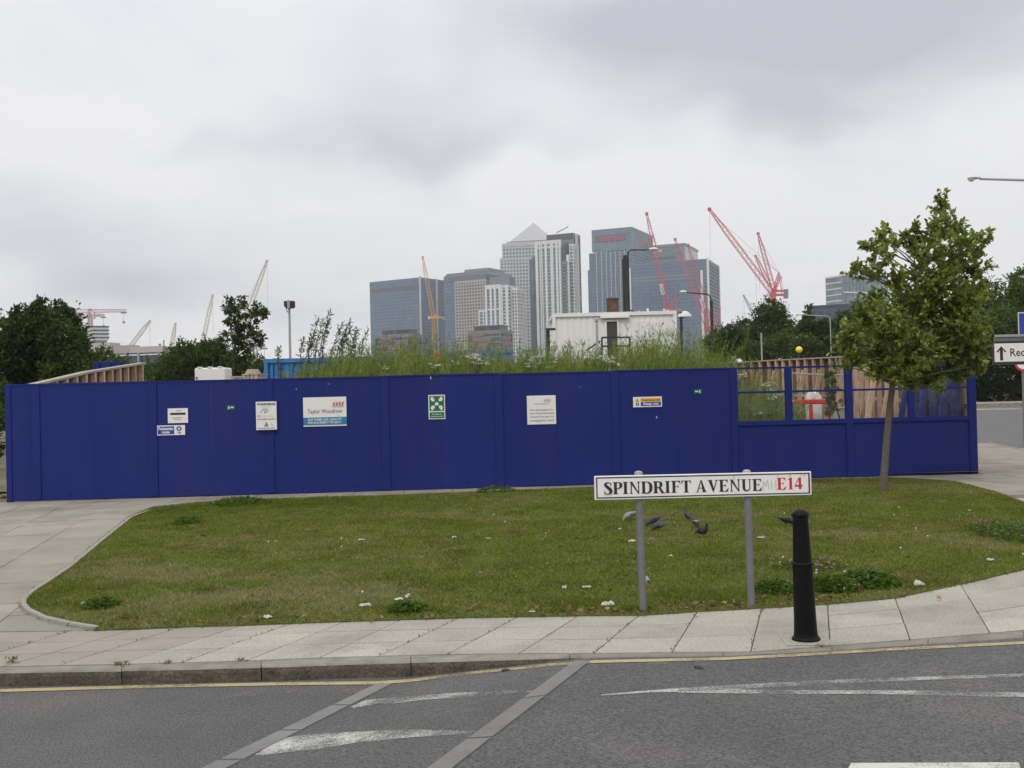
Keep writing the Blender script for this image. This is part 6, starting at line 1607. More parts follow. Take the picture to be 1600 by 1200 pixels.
luffer('thin grey crane jib low above the tree belt', (1162, 462), (1182, 500), 900, 'clad_grey', 1.8, .3, machine=False, mast=True)
luffer('yellow luffing crane in front of the dark blue office block', (660.5, 402), (677, 494), 900, 'crane_yellow', 2.7, .42, apex=(682, 492))
luffer('long pale yellow jib leaning right above the sapling', (417, 408), (384, 498), 760, 'crane_pale', 2.5, .36, machine=True, apex=(374, 492), group='pale jibs on the left skyline')
luffer('steep pale yellow jib left of the sapling', (332, 462), (316, 540), 780, 'crane_pale', 2.3, .32, machine=False, group='pale jibs on the left skyline')
luffer('short nearly upright pale jib above the white dome', (274, 506), (268, 540), 800, 'crane_pale', 2.1, .32, machine=False, group='pale jibs on the left skyline')
luffer('low slanting pale jib with a stay line above the pale building', (234, 502), (204, 541), 700, 'crane_pale', 2.1, .30, machine=False, group='pale jibs on the left skyline')
def hammer(label, px, ptop, pbase, pl, pr, pj, Y, mat):
    b = D(px, pbase, Y); t = thing('tower_crane', label, 'crane', Vector((b.x, Y, G0)), 'tower cranes at far left')
    j = D(px, pj, Y); l = D(pl, pj + .6, Y); rr_ = D(pr, pj - .6, Y); top = D(px, ptop, Y)
    mb = MB(); lattice(mb, Vector((b.x, Y, G0)), j, 2.0, 26, .34); tag(mb.build('mast', M[mat], t), kind='stuff')
    mb = MB(); lattice(mb, Vector((j.x, Y, j.z)), Vector((rr_.x, Y, rr_.z)), 2.0, 22, .30, .7); tag(mb.build('jib', M[mat], t), kind='stuff')
    mb = MB(); lattice(mb, Vector((j.x, Y, j.z)), Vector((l.x, Y, l.z)), 2.0, 7, .30); tag(mb.build('counter_jib', M[mat], t), kind='stuff')
    mb = MB(); mb.box((l.x, Y - 1.3, l.z - 3), (l.x + 3, Y + 1.3, l.z)); mb.build('counterweight', M['clad_grey'], t)
    mb = MB(); lattice(mb, Vector((j.x, Y, j.z)), Vector((j.x, Y, top.z)), 1.4, 4, .3, .5); mb.build('apex_frame', M[mat], t)
    mb = MB(); mb.box((j.x + 1.2, Y - 1.2, j.z - 2.6), (j.x + 3, Y + 1.0, j.z - .4)); mb.build('cab', M['clad_white'], t)
    xx = j.x + (rr_.x - j.x) * .93; mb = MB(); mb.box((xx - 1.6, Y - 1, j.z - 2), (xx + 1.6, Y + 1, j.z - 1.2)); mb.build('trolley', M['clad_grey'], t)
    mb = MB(); mb.bar((xx, Y, j.z - 2), (xx, Y, j.z - 7), .15); mb.box((xx - .7, Y - .5, j.z - 8.4), (xx + .7, Y + .5, j.z - 7)); mb.build('hook_block', M['rope'], t)
hammer('pink and white tower crane with a long level jib over the unfinished block', 140.5, 482, 560, 112, 197, 486, 690, 'crane_pink')
hammer('smaller pink tower crane just behind, its jib a little lower', 141.5, 489, 560, 118, 163, 493, 760, 'crane_pink')
hammer('small grey tower crane half hidden by the sapling', 399, 536, 580, 388, 414, 540.5, 600, 'clad_grey')

# ------------------------------------------------------------------ things on the site
def corr_box(t, name, mat, x0, x1, y0, y1, z0, z1, pitch=.28, dep=.035, top=True):
    """container walls in folded sheet"""
    mb = MB()
    def wall(a, b, n):
        a = Vector(a); b = Vector(b); L = (b - a).length; k = int(L / pitch); pts = []
        for i in range(k):
            for f_, d_ in ((0, 0), (.25, dep), (.5, dep), (.75, 0)):
                pts.append(a.lerp(b, (i + f_) / k) - n * d_)
        pts.append(b)
        for i in range(len(pts) - 1):
            p, q_ = pts[i], pts[i + 1]; mb.add([(p.x, p.y, z0), (q_.x, q_.y, z0), (q_.x, q_.y, z1), (p.x, p.y, z1)], [(0, 1, 2, 3)])
    wall((x0, y0, 0), (x1, y0, 0), Vector((0, -1, 0))); wall((x1, y0, 0), (x1, y1, 0), Vector((1, 0, 0))); wall((x1, y1, 0), (x0, y1, 0), Vector((0, 1, 0))); wall((x0, y1, 0), (x0, y0, 0), Vector((-1, 0, 0)))
    mb.build(name, mat, t)
    mb = MB()
    for xx in (x0, x1):
        for yy in (y0, y1): mb.box((xx - .05, yy - .05, z0), (xx + .05, yy + .05, z1))
    for zz in (z0, z1 - .001):
        for yy in (y0, y1): mb.bar((x0, yy, zz), (x1, yy, zz), .11)
        for xx in (x0, x1): mb.bar((xx, y0, zz + .003), (xx, y1, zz + .003), .11)
    mb.build('corner_frame', mat, t)
    if top: MB().box((x0, y0, z1 - .06), (x1, y1, z1 - .01)).build('roof', mat, t)
CYd = 33.0
def cz(px, py): return zat(px, py, CYd)
def cx(px, py=520): return D(px, py, CYd).x
t = thing('site_cabin', 'white corrugated site cabin with an open dark doorway and a strip light above it', 'cabin', Vector((cx(960), CYd, cz(960, 556))))
x0, x1 = cx(866), cx(1055); z1 = cz(960, 490.5); z0 = z1 - 2.55
corr_box(t, 'wall', M['cabin'], x0, x1, CYd, CYd + 2.4, z0, z1, .19, .016)
MB().box((cx(948), CYd - .012, cz(956, 556) - .6), (cx(964.5), CYd - .003, cz(956, 502.5))).build('doorway', M['doorway_shade'], t)  # dark panel on the wall, painted shade for the inside of the doorway
for a, b_ in (((946.5, 503), (946.5, 556)), ((966, 502.5), (966, 556))): MB().box((cx(a[0]) - .03, CYd - .05, cz(*b_) - .5), (cx(a[0]) + .03, CYd + .01, cz(a[0], a[1]) )).build('door_frame', M['cabin'], t)
MB().box((cx(946.5) - .03, CYd - .051, cz(956, 502.5)), (cx(966) + .03, CYd + .01, cz(956, 500.8))).build('door_frame', M['cabin'], t)
MB().box((cx(938), CYd - .14, cz(960, 497.6)), (cx(983), CYd - .03, cz(960, 494))).build('strip_light', M['lens'], t, bevel=.01)
MB().box((cx(1000), CYd - .03, cz(1015, 531)), (cx(1014.6), CYd - .004, cz(1015, 501.5))).build('window_shutter', M['cabin'], t, bevel=.006)
MB().box((cx(1015.2), CYd - .03, cz(1015, 531)), (cx(1030), CYd - .004, cz(1015, 501.5))).build('window_shutter', M['cabin'], t, bevel=.006)
for px, w_, h_ in ((876, 5, 2.5), (1014, 2.5, 5), (1045, 4, 3), (906, 2, 3), (1000, 2, 3)):
    MB().box((cx(px) - w_ / 100, CYd + .1, z1), (cx(px) + w_ / 100, CYd + .25, z1 + h_ * .03)).build('roof_fixing', M['cabin'], t)
mb = MB(); mb.tube([D(985 + 7 * math.cos(a), 491 - 6 * math.sin(a), CYd + .3) for a in np.linspace(0, math.pi, 9)], .025, 6); mb.build('cable_loop', M['black'], t)
mb = MB()
gz_ = cz(960, 556) - .4
for (a, b_) in (((940.5, 527), (940.5, 560)), ((984, 527), (984, 560)), ((940.5, 527.5), (984, 527)), ((940.5, 541), (984, 540.5)), ((938, 533), (917, 547))): mb.bar(D(*a, CYd - 1.1), D(*b_, CYd - 1.1), .05)
mb.build('railing', M['dark_metal'], t)
mb = MB(); mb.box((cx(938), CYd - 1.15, gz_ - .3), (cx(986), CYd - .02, gz_ - .2)); mb.build('landing', M['dark_metal'], t)

t = thing('rusty_flue', 'stubby rusty cylindrical flue rising behind the white cabin', 'flue', Vector((cx(958), 38, 1)))
c_ = D(957.5, 490, 38); MB().lathe(Vector((c_.x, 38, 0)), [(.205, 1.0), (.205, zat(957, 469, 38))], 16).build('pipe', M['rust'], t, smooth=True)
MB().lathe(Vector((c_.x, 38, 0)), [(.215, zat(957, 469.5, 38)), (.225, zat(957, 466.5, 38)), (.18, zat(957, 465.5, 38))], 16).build('rim', M['rust'], t, smooth=True)

def small_post(name, label, cat, px, pt, pb, Y, r0, mat='dark_metal'):
    a = D(px, pb, Y); b = D(px, pt, Y); a.x = b.x = (a.x + b.x) / 2
    t = thing(name, label, cat, Vector((a.x, Y, float(site_h(a.x, Y)))))
    MB().tube([(a.x, Y, float(site_h(a.x, Y))), (a.x, Y, b.z)], r0, 8).build('pole', M[mat], t, smooth=True); return t, b
# street lamps seen over the hoarding
def street_lamp(label, px, ptop, Y, arm_px, arm_py, rpole, headL, mat='dark_metal', thick=None, group='street lamps behind the site'):
    b = D(px, ptop, Y); t = thing('street_lamp', label, 'street lamp', Vector((b.x, Y, 0)), group)
    MB().tube([(b.x, Y, -.2), (b.x, Y, b.z - .3)], rpole, 10).build('column', M[mat], t, smooth=True)
    e = D(arm_px, arm_py, Y); s_ = 1 if e.x > b.x else -1
    mb = MB(); mb.tube([(b.x, Y, b.z - .35), (b.x + s_ * .04, Y, b.z - .1), (b.x + s_ * .16, Y, b.z), (e.x, Y, e.z)], [.04, .035, .032, .028], 8); mb.build('arm', M[mat], t, smooth=True)
    e = Vector((e.x, Y, e.z)); mb = MB(); rings = []
    for k, (f_, w_, h_) in enumerate(((0, .05, .04), (.2, .09, .07), (.55, .13, .085), (.85, .10, .06), (1.0, .04, .02))):
        c = e + Vector((s_ * headL * f_, 0, .02)); rings.append([c + Vector((0, w_ * math.cos(a), h_ * max(math.sin(a), -.25))) for a in np.linspace(0, 2 * math.pi, 10, endpoint=False)])
    mb.loft(rings); mb.build('lamp_head', M['lamp_pale'], t, smooth=True)
    mb = MB(); rings = []
    for (f_, w_, h_) in ((.42, .06, .02), (.6, .095, .055), (.85, .075, .045), (.95, .03, .015)):
        c = e + Vector((s_ * headL * f_, 0, -.005)); rings.append([c + Vector((0, w_ * math.cos(a), h_ * min(math.sin(a), .2))) for a in np.linspace(0, 2 * math.pi, 10, endpoint=False)])
    mb.loft(rings); mb.build('lamp_lens', M['lens'], t, smooth=True)
    if thick:
        MB().box((D(thick[0], 500, Y).x, Y - .12, 1.0), (D(thick[1], 500, Y).x, Y + .10, zat(976, thick[2], Y))).build('column_sleeve', M[mat], t, bevel=.02)
        MB().box((D(thick[0] - 1.8, 500, Y).x, Y - .08, 1.0), (D(thick[0] - .2, 500, Y).x, Y + .08, zat(976, thick[2] + 6, Y))).build('column_sleeve', M[mat], t)
    return t
street_lamp('black street lamp with a thick dark column standing behind the white cabin', 980, 390.5, 44, 1014, 390.5, .06, .38, thick=(976, 982.5, 399))
street_lamp('grey street lamp with a left-reaching arm right of the white cabin', 1111, 459.5, 48, 1073, 457, .07, -.0 or .33, mat='dark_metal')
street_lamp('dark street lamp with a pale drooping head nearly hidden by the tree belt', 1297, 494, 70, 1253, 492, .035, .40, mat='grey_metal')
# right foreground lamp reaching in from outside the frame
street_lamp('tall street lamp whose long arm reaches in from the right edge', 1712, 284, 25, 1531, 279.5, .08, .28, mat='grey_metal', group='street lamps by the side road')
t, b = small_post('post_lantern', 'small post lantern with a tilted grey shade at the right end of the cabin', 'lantern', 1065, 494, 560, 36, .045)
mb = MB(); mb.lathe(b + Vector((.12, 0, -.05)), [(.05, 0), (.24, .02), (.22, .10), (.12, .19), (.03, .22)], 14); mb.build('lamp_shade', M['lamp_pale'], t, smooth=True)
MB().box((b.x - .05, 35.9, b.z - .06), (b.x + .08, 36.1, b.z + .14)).build('lamp_bracket', M['dark_metal'], t)
t, b = small_post('bare_post', 'short dark post standing left of the white cabin', 'post', 856.5, 513, 560, 32, .055)
MB().box((b.x - .02, 31.9, b.z - .06), (b.x + .22, 32.1, b.z)).build('bracket', M['dark_metal'], t)
t, b = small_post('bare_post', 'thin pale post with a knob in front of the cabin wall', 'post', 933, 502, 560, 31, .035, 'grey_metal')
MB().lathe(b - Vector((0, 0, .03)), [(.03, 0), (.06, .03), (.06, .10), (.02, .14)], 8).build('knob', M['grey_metal'], t)
t, b = small_post('bare_post', 'thin pale post in front of the tree belt right of the weeds', 'post', 1190, 520, 566, 43, .032, 'grey_metal')
t, b = small_post('belisha_beacon', 'yellow globe beacon on a dark pole above the timber hoarding', 'beacon', 1248.5, 552, 590, 46, .05)
MB().lathe(D(1248.5, 546.5, 46) - Vector((0, 0, .145)), [(.02, 0), (.09, .03), (.135, .09), (.145, .145), (.135, .20), (.09, .26), (.02, .29)], 16).build('globe', M['beacon'], t, smooth=True)
# floodlight on a mast
Yf = 34; a = D(453.5, 575, Yf); b = D(452, 482, Yf); t = thing('floodlight_mast', 'square floodlight on a thin mast left of the weeds', 'floodlight', Vector((a.x, Yf, .3)))
MB().tube([(a.x, Yf, .3), (b.x, Yf, b.z)], [.05, .035], 8).build('mast', M['grey_metal'], t, smooth=True)
c_ = D(451.5, 476, Yf); mb = MB(); mb.prism([D(443.3, 470.3, Yf - .12), D(459, 470, Yf - .12), D(459.3, 479, Yf - .12), D(456, 481.3, Yf - .12), D(446.5, 481.5, Yf - .12), D(443.6, 478, Yf - .12)], (0, .22, 0)); mb.build('lamp_housing', M['dark_metal'], t)
MB().box((b.x - .03, Yf - .17, c_.z - .12), (b.x + .05, Yf - .125, c_.z + .13)).build('bracket', M['grey_metal'], t)
mb = MB(); mb.tube([D(447, 482, Yf), D(449, 487, Yf), D(452.6, 490, Yf), D(453, 520, Yf)], .012, 5); mb.build('cable', M['black'], t)
# blue container, skip end and tarpaulin
Yb = 30; x0 = D(416, 580, Yb).x; x1 = D(612, 580, Yb).x; zc_ = zat(480, 562.5, Yb)
t = thing('shipping_container', 'long blue container half buried in weeds behind the hoarding', 'container', Vector(((x0 + x1) / 2, Yb, .5)))
corr_box(t, 'wall', M['container_blue'], x0, x1, Yb, Yb + 2.4, zc_ - 2.4, zc_, .30, .04)
for px, wpx in ((424, 3), (436, 2), (455, 2)): MB().box((D(px, 580, Yb).x, Yb - .05, zc_ - 2.3), (D(px + wpx, 580, Yb).x, Yb - .003, zc_ - .1)).build('rib', M['container_blue'], t)
mb = MB(); mb.tube([D(x, y, Yb + .2) for x, y in ((414, 596), (413, 584), (416, 574), (422, 564), (428, 561), (440, 563), (452, 564), (462, 561.5), (480, 563), (505, 561.5), (530, 562))], .035, 6); mb.build('hose', M['tarp'], t, smooth=True)
Yb = 45; x0 = D(700, 560, Yb).x; x1 = D(800, 560, Yb).x; zc_ = zat(750, 550.5, Yb)
t = thing('shipping_container', 'blue container further back behind the daisies', 'container', Vector(((x0 + x1) / 2, Yb, .5)))
corr_box(t, 'wall', M['container_blue'], x0, x1, Yb, Yb + 2.4, zc_ - 2.4, zc_, .30, .04)
Yb = 46; t = thing('skip_bin', 'orange red site bin with a white mark, seen over the weeds', 'bin', Vector((D(685, 560, Yb).x, Yb, .6)))
MB().box((D(679, 560, Yb).x, Yb, .6), (D(690, 560, Yb).x, Yb + .8, zat(685, 554, Yb))).build('body', M['orange_red'], t, bevel=.02)
MB().box((D(683.5, 560, Yb).x, Yb - .02, zat(685, 563, Yb)), (D(686, 560, Yb).x, Yb - .002, zat(685, 559, Yb))).build('marking', M['white'], t)
MB().box((D(678.5, 560, Yb).x, Yb - .03, zat(685, 554, Yb) + .001), (D(690.5, 560, Yb).x, Yb + .83, zat(685, 553, Yb))).build('lid', M['orange_red'], t, bevel=.01)
# white box body and pallets at left
Yw = 28; t = thing('box_trailer', 'plain white box body showing over the hoarding below the sapling', 'trailer', Vector((D(328, 590, Yw).x, Yw, .2)))
x0, x1, zt = D(304, 590, Yw).x, D(352, 590, Yw).x, zat(328, 574.5, Yw)
MB().box((x0, Yw, .6), (x1, Yw + .7, zt)).build('body', M['cabin'], t, bevel=.03)
MB().box((x0 + .03, Yw - .015, zat(304, 592.5, Yw)), (x0 + .08, Yw - .003, zat(304, 589, Yw))).build('marker_light', M['red'], t)
for px in (312, 328, 344): MB().box((D(px, 590, Yw).x - .05, Yw - .01, zt), (D(px, 590, Yw).x + .05, Yw + .1, zt + .03)).build('roof_bracket', M['cabin'], t)
for i in (-1, 1): MB().lathe(Vector((0, 0, 0)), [(.0, -.1), (.42, -.1), (.42, .1), (.0, .1)], 16).build('wheel', M['black'], t).matrix_world = Matrix.Translation(Vector(((x0 + x1) / 2 + i * .5, Yw + .3, .55)) ) @ Matrix.Rotation(math.pi / 2, 4, 'X')
for i, (xa, xb, pt, lab) in enumerate(((361, 379, 588.5, 'low pale crate of boards left of the taller crates behind the hoarding'), (379.5, 390.5, 585, 'pale crate in the middle behind the hoarding'), (391, 403, 584.5, 'pale crate beside the end of the blue container'))):
    Yp = 27; x0, x1, zt = D(xa, 590, Yp).x, D(xb, 590, Yp).x, zat((xa + xb) / 2, pt, Yp)
    t = thing('wooden_crate', lab, 'crate', Vector(((x0 + x1) / 2, Yp, .5)), 'crates behind the hoarding')
    for k in range(4):
        zz = zt - .02 - k * .2
        MB().box((x0, Yp, zz - .18), (x1, Yp + 1.0, zz)).build('board', M['pallet'], t)
    MB().box((x0 - .02, Yp - .03, zt - .02), (x1 + .02, Yp + 1.02, zt + .012)).build('lid', M['pallet'], t)
    for xx in (x0 + .04, x1 - .04): MB().box((xx - .03, Yp - .025, .8), (xx + .03, Yp - .002, zt - .03)).build('corner_post', M['pallet'], t)
M['sand'] = material('sand', (.34, .28, .21), .95, .15, 2.0, .3, 20)
mb = MB(); c_ = D(396, 600, 30); rings = []
for k, (rr_, zz) in enumerate(((1.5, .4), (1.1, 1.0), (.6, 1.7), (.15, 2.1))):
    zz = .3 + (zat(398, 577, 30) - .3) * k / 3
    rings.append([Vector((c_.x + rr_ * (1 + .1 * math.sin(3 * a_ + k)) * math.cos(a_), 30 + rr_ * math.sin(a_), zz)) for a_ in np.linspace(0, 2 * math.pi, 14, endpoint=False)])
mb.loft(rings); tag(mb.build('sand_heap', M['sand'], None, smooth=True), 'heap of pale sand behind the crates', 'heap')
# red plastic barriers, warning triangle and drum seen through the panes
Yr = 25.5
def rz(px, py): return zat(px, py, Yr)
def rx(px): return D(px, 640, Yr).x
t = thing('plastic_barrier', 'red plastic site barrier with rounded openings seen through the viewing panes', 'barrier', Vector((rx(1268), Yr, .1)))
zt_, zb__ = rz(1262, 624), .12
MB().box((rx(1232), Yr, zt_ - .12), (rx(1302), Yr + .09, zt_)).build('top_bar', M['plastic_red'], t, bevel=.02)
for px, wpx in ((1234, 3), (1268, 2.6), (1299, 3)): MB().box((rx(px - wpx), Yr + .005, zb__ + .11), (rx(px + wpx), Yr + .085, zt_ - .121)).build('upright', M['plastic_red'], t, bevel=.015)
MB().box((rx(1232), Yr, zb__), (rx(1302), Yr + .09, zb__ + .109)).build('bottom_bar', M['plastic_red'], t, bevel=.02)
for px in (1240, 1294): MB().box((rx(px) - .05, Yr - .28, .05), (rx(px) + .05, Yr + .36, zb__ - .002)).build('foot', M['black'], t, bevel=.01)
t = thing('warning_triangle', 'yellow edged triangular road sign leaning behind the first viewing pane', 'road sign', Vector((rx(1247), Yr - .5, .1)))
pts = [D(1240, 626, Yr - .4), D(1256, 642, Yr - .4), D(1226, 643, Yr - .4)]
MB().prism(pts, (0, .02, 0)).build('plate', M['grey_metal'], t)
mb = MB(); [mb.bar(pts[i] - Vector((0, .015, 0)), pts[(i + 1) % 3] - Vector((0, .015, 0)), .035, .02) for i in range(3)]; mb.build('border', M['sign_yellow'], t)
mb = MB(); [mb.bar(p_ + Vector((0, .05, 0)), (p_.x, Yr - .25, .08), .03) for p_ in pts[1:]]; mb.build('leg', M['grey_metal'], t)
t = thing('white_sack', 'white bulk bag standing on the red barrier behind the panes', 'sack', Vector((rx(1282), Yr + .5, .2)))
c_ = Vector((rx(1281), Yr + .55, 0)); rings = []
for (w_, z_) in ((.17, .15), (.18, .5), (.18, rz(1281, 628)), (.19, rz(1281, 618)), (.13, rz(1281, 613.5))):
    rings.append([c_ + Vector((w_ * math.copysign(abs(math.cos(a_)) ** .5, math.cos(a_)) + .015 * math.sin(5 * a_), .17 * math.copysign(abs(math.sin(a_)) ** .5, math.sin(a_)), z_ + .03 * math.sin(2 * a_))) for a_ in np.linspace(0, 2 * math.pi, 16, endpoint=False)])
MB().loft(rings).build('bag', M['cabin'], t, smooth=True)
mb = MB(); [mb.tube([c_ + Vector((sx * .12, -.1, rz(1281, 614))), c_ + Vector((sx * .11, -.05, rz(1281, 611))), c_ + Vector((sx * .1, .06, rz(1281, 614)))], .015, 5) for sx in (-1, 1)]; mb.build('lifting_loop', M['grey_metal'], t)
t = thing('concrete_drum', 'low pale drum beside the barrier behind the panes', 'drum', Vector((rx(1310), Yr, .1)))
MB().lathe(Vector((rx(1310), Yr, 0)), [(.18, .08), (.18, rz(1310, 639)), (.195, rz(1310, 638.5)), (.195, rz(1310, 637)), (.15, rz(1310, 636.6))], 16).build('body', M['concrete'], t, smooth=True)
t = thing('guard_rail', 'thin metal guard rail in front of the timber wall behind the panes', 'rail', Vector((rx(1275), 26.5, .1)))
pr = [D(x, y, 26.5) for x, y in ((1232, 583), (1285, 585.5), (1330, 586.5))]; mb = MB(); mb.tube(pr, .022, 6); mb.build('rail', M['grey_metal'], t)
for p_ in (pr[0], pr[2]): MB().tube([p_, (p_.x, p_.y, .1)], .022, 6).build('upright', M['grey_metal'], t)
r = np.random.default_rng(3)
bush_tree('weed_sapling', 'thin dark weed sapling beside the red barrier behind the panes', 'plant', Vector((rx(1299), 24, .1)), grp(24, [(1299, 590, 8), (1300, 605, 7), (1297, 618, 6), (1301, 632, 7), (1298, 645, 7)], .05), 260, .13, md, (3, 3, 2, 1), r, trunk_r=.02, stems=D(1299, 610, 24))

# ------------------------------------------------------------------ signs by the side road
Ys = 20.0; a = D(1553.5, 537, Ys); b = D(1553.5, 566.5, Ys); hS = a.z - b.z
s = Sign('direction_sign', 'white direction sign with a black up arrow and lettering, cut by the right edge', 'road sign', Vector((a.x, Ys, a.z)), (1, 0.0, .0), (0, 0, 1), (0, -1, 0), 1.75, hS)
s.rect('back_plate', -.02, -.09, 1.02, 1.14, M['dark_metal'], -.004, .03); s.rect('plate', .0, .0, 1, .97, M['white_sign'], .0, .003, bevel=.001)
pxw = 1.75 * FPX / Ys
ax0 = 22 / pxw
s.polys('arrow', [[(ax0 * .5 - .003, .14), (ax0 * .5 + 8 / pxw, .46), (ax0 * .5 + 4.6 / pxw, .46), (ax0 * .5 + 2.0 / pxw, .30), (ax0 * .5 - 2.2 / pxw, .30), (ax0 * .5 - 5 / pxw, .46), (ax0 * .5 - 8.4 / pxw, .46)], [(ax0 * .5 - 2.6 / pxw, .301), (ax0 * .5 + 2.2 / pxw, .301), (ax0 * .5 + 2.2 / pxw, .90), (ax0 * .5 - 2.6 / pxw, .90)]], M['ink'], .002)
s.text('lettering', 'Rec', 24.5 / pxw, .27, 47.5 / pxw, .70, M['ink'], .012, .002)
xx = D(1622, 540, Ys).x
for xq in (xx, xx + .75): MB().tube([(xq, Ys + .07, -.05), (xq, Ys + .07, a.z + .55)], .04, 10).build('post', M['post_grey'], s.t, smooth=True)
t = thing('grey_sign_panel', 'grey slatted panel directly above the direction sign', 'panel', Vector((D(1553.5, 530, Ys + .25).x, Ys + .25, 2.0)))
for k, (p0_, p1_) in enumerate(((523.2, 526.8), (527.4, 533.6))):
    za, zb_ = zat(1556, p0_, Ys + .25), zat(1556, p1_, Ys + .25)
    MB().box((D(1554 - k * .8, 530, Ys + .25).x, Ys + .22 + .02 * k, zb_), (D(1553, 530, Ys).x + 1.85, Ys + .25 + .02 * k, za)).build('slat', M['grey_metal' if k == 0 else 'post_grey'], t)
MB().tube([(xx + .3, Ys + .31, -.05), (xx + .3, Ys + .31, za + .1)], .035, 8).build('post', M['post_grey'], t, smooth=True)
Yk = 22.0; a = D(1590.3, 488, Yk); b = D(1591, 531, Yk)
s = Sign('blue_sign', 'blue sign with a pale border at the right edge above the direction sign', 'road sign', Vector((a.x, Yk, a.z)), (1, 0, 0), (0, 0, 1), (0, -1, 0), .8, a.z - b.z)
s.rect('plate', 0, 0, 1, 1, M['lamp_pale'], 0, .01, bevel=.003); s.rect('blue_field', .025, .035, .975, .965, M['sign_blue'], .003, .002)
MB().tube([(a.x + .4, Yk + .06, -.05), (a.x + .4, Yk + .06, a.z)], .035, 8).build('post', M['post_grey'], s.t, smooth=True)
Yk = 30.0; c_ = D(1599, 566, Yk); t = thing('round_road_sign', 'red rimmed round sign mostly hidden behind the direction sign', 'road sign', Vector((c_.x, Yk, 0)))
def disc(c, rad, y): return [Vector((c.x + rad * math.cos(a_), y, c.z + rad * math.sin(a_))) for a_ in np.linspace(0, 2 * math.pi, 28, endpoint=False)]
MB().prism(disc(c_, .25, Yk), (0, .01, 0)).build('rim', M['red'], t); MB().prism(disc(c_, .19, Yk - .004), (0, .003, 0)).build('face', M['white_sign'], t)
MB().tube([(c_.x, Yk + .05, -.05), (c_.x, Yk + .05, c_.z)], .035, 8).build('post', M['post_grey'], t, smooth=True)

# ------------------------------------------------------------------ pigeons
M['pg_dark'] = material('pigeon_dark', (.028, .030, .038), .6, .3, 30); M['pg_grey'] = material('pigeon_grey', (.12, .125, .145), .6, .2, 30); M['pg_light'] = material('pigeon_light', (.21, .215, .24), .6, .2, 30); M['pg_leg'] = material('pigeon_leg', (.35, .07, .06), .6, .1, 30)
def pigeon(label, px, py, face, feeding, body, wing, scale=1.0):
    scale *= .74
    c = G(px, py); t = thing('pigeon', label, 'pigeon', c, 'pigeons on the lawn')
    if feeding: sec = [(-.215, .185, .014, .005), (-.15, .165, .022, .010), (-.10, .145, .036, .026), (-.05, .13, .053, .045), (.0, .118, .062, .056), (.05, .108, .060, .055), (.09, .092, .045, .044), (.118, .066, .030, .032), (.133, .045, .024, .026), (.148, .030, .018, .018), (.165, .014, .005, .006), (.175, .004, .002, .003)]
    else: sec = [(-.205, .085, .016, .005), (-.14, .095, .024, .011), (-.095, .105, .038, .028), (-.045, .118, .055, .047), (.01, .135, .063, .058), (.055, .155, .056, .056), (.082, .185, .038, .038), (.094, .212, .028, .028), (.102, .238, .025, .026), (.112, .256, .022, .022), (.125, .258, .014, .013), (.142, .252, .005, .005), (.152, .248, .002, .002)]
    cf, sf = math.cos(face), math.sin(face)
    def W(x, y, z): return c + Vector((x * cf - y * sf, x * sf + y * cf, z)) * scale
    N_ = 12; rings = []
    for i, (x, z, ry, rz_) in enumerate(sec):
        a = sec[max(i - 1, 0)]; b = sec[min(i + 1, len(sec) - 1)]; dx_, dz_ = b[0] - a[0], b[1] - a[1]; l = math.hypot(dx_, dz_)
        ux, uz = -dz_ / l, dx_ / l
        rings.append([W(x + ux * rz_ * math.sin(2 * math.pi * k / N_), ry * math.cos(2 * math.pi * k / N_), z + uz * rz_ * math.sin(2 * math.pi * k / N_)) for k in range(N_)])
    MB().loft(rings).build('body', M[body], t, smooth=True)
    for s_ in (-1, 1):
        wr = []
        for i in (1, 2, 3, 4, 5):
            x, z, ry, rz_ = sec[i]; k_ = (.55, .9, 1.07, 1.08, .8)[i - 1]
            wr.append([W(x - .015, s_ * (ry * k_ + .006), z + rz_ * .75), W(x - .015, s_ * (ry * k_ + .012), z + rz_ * .1), W(x - .015, s_ * (ry * k_ * .85 + .003), z - rz_ * .45), W(x - .015, s_ * ry * .5, z + rz_ * .2)])
        MB().loft(wr).build('wing', M[wing], t, smooth=True)
        mb = MB(); mb.tube([W(.0, s_ * .028, .08), W(.01, s_ * .028, .035), W(.0, s_ * .028, .0)], [.008, .004, .004], 5)
        for a_ in (-.5, 0, .5): mb.tube([W(.0, s_ * .028, .004), W(.035 * math.cos(a_), s_ * .028 + .035 * math.sin(a_), .002)], .003, 4)
        mb.build('leg', M['pg_leg'], t)
pigeon('pale grey pigeon just left of the left sign post', 985, 814.5, math.radians(200), True, 'pg_light', 'pg_grey')
pigeon('dark pigeon with raised tail, nearest the right side of the left post', 1021, 823, math.radians(205), True, 'pg_dark', 'pg_dark')
pigeon('dark pigeon feeding with its tail up, second from the left post', 1031, 831, math.radians(200), True, 'pg_dark', 'pg_grey')
pigeon('upright dark pigeon seen from behind, at the back of the trio between the posts', 1075.5, 816, math.radians(110), False, 'pg_dark', 'pg_dark', .9)
pigeon('pale grey pigeon in the middle of the trio between the posts', 1088, 827, math.radians(62), True, 'pg_light', 'pg_grey', .9)
pigeon('upright black pigeon facing the camera between the posts', 1098, 842, math.radians(-60), False, 'pg_dark', 'pg_dark', .95)
pigeon('dark pigeon half hidden by the top of the bollard', 1229, 823, math.radians(20), True, 'pg_dark', 'pg_dark')

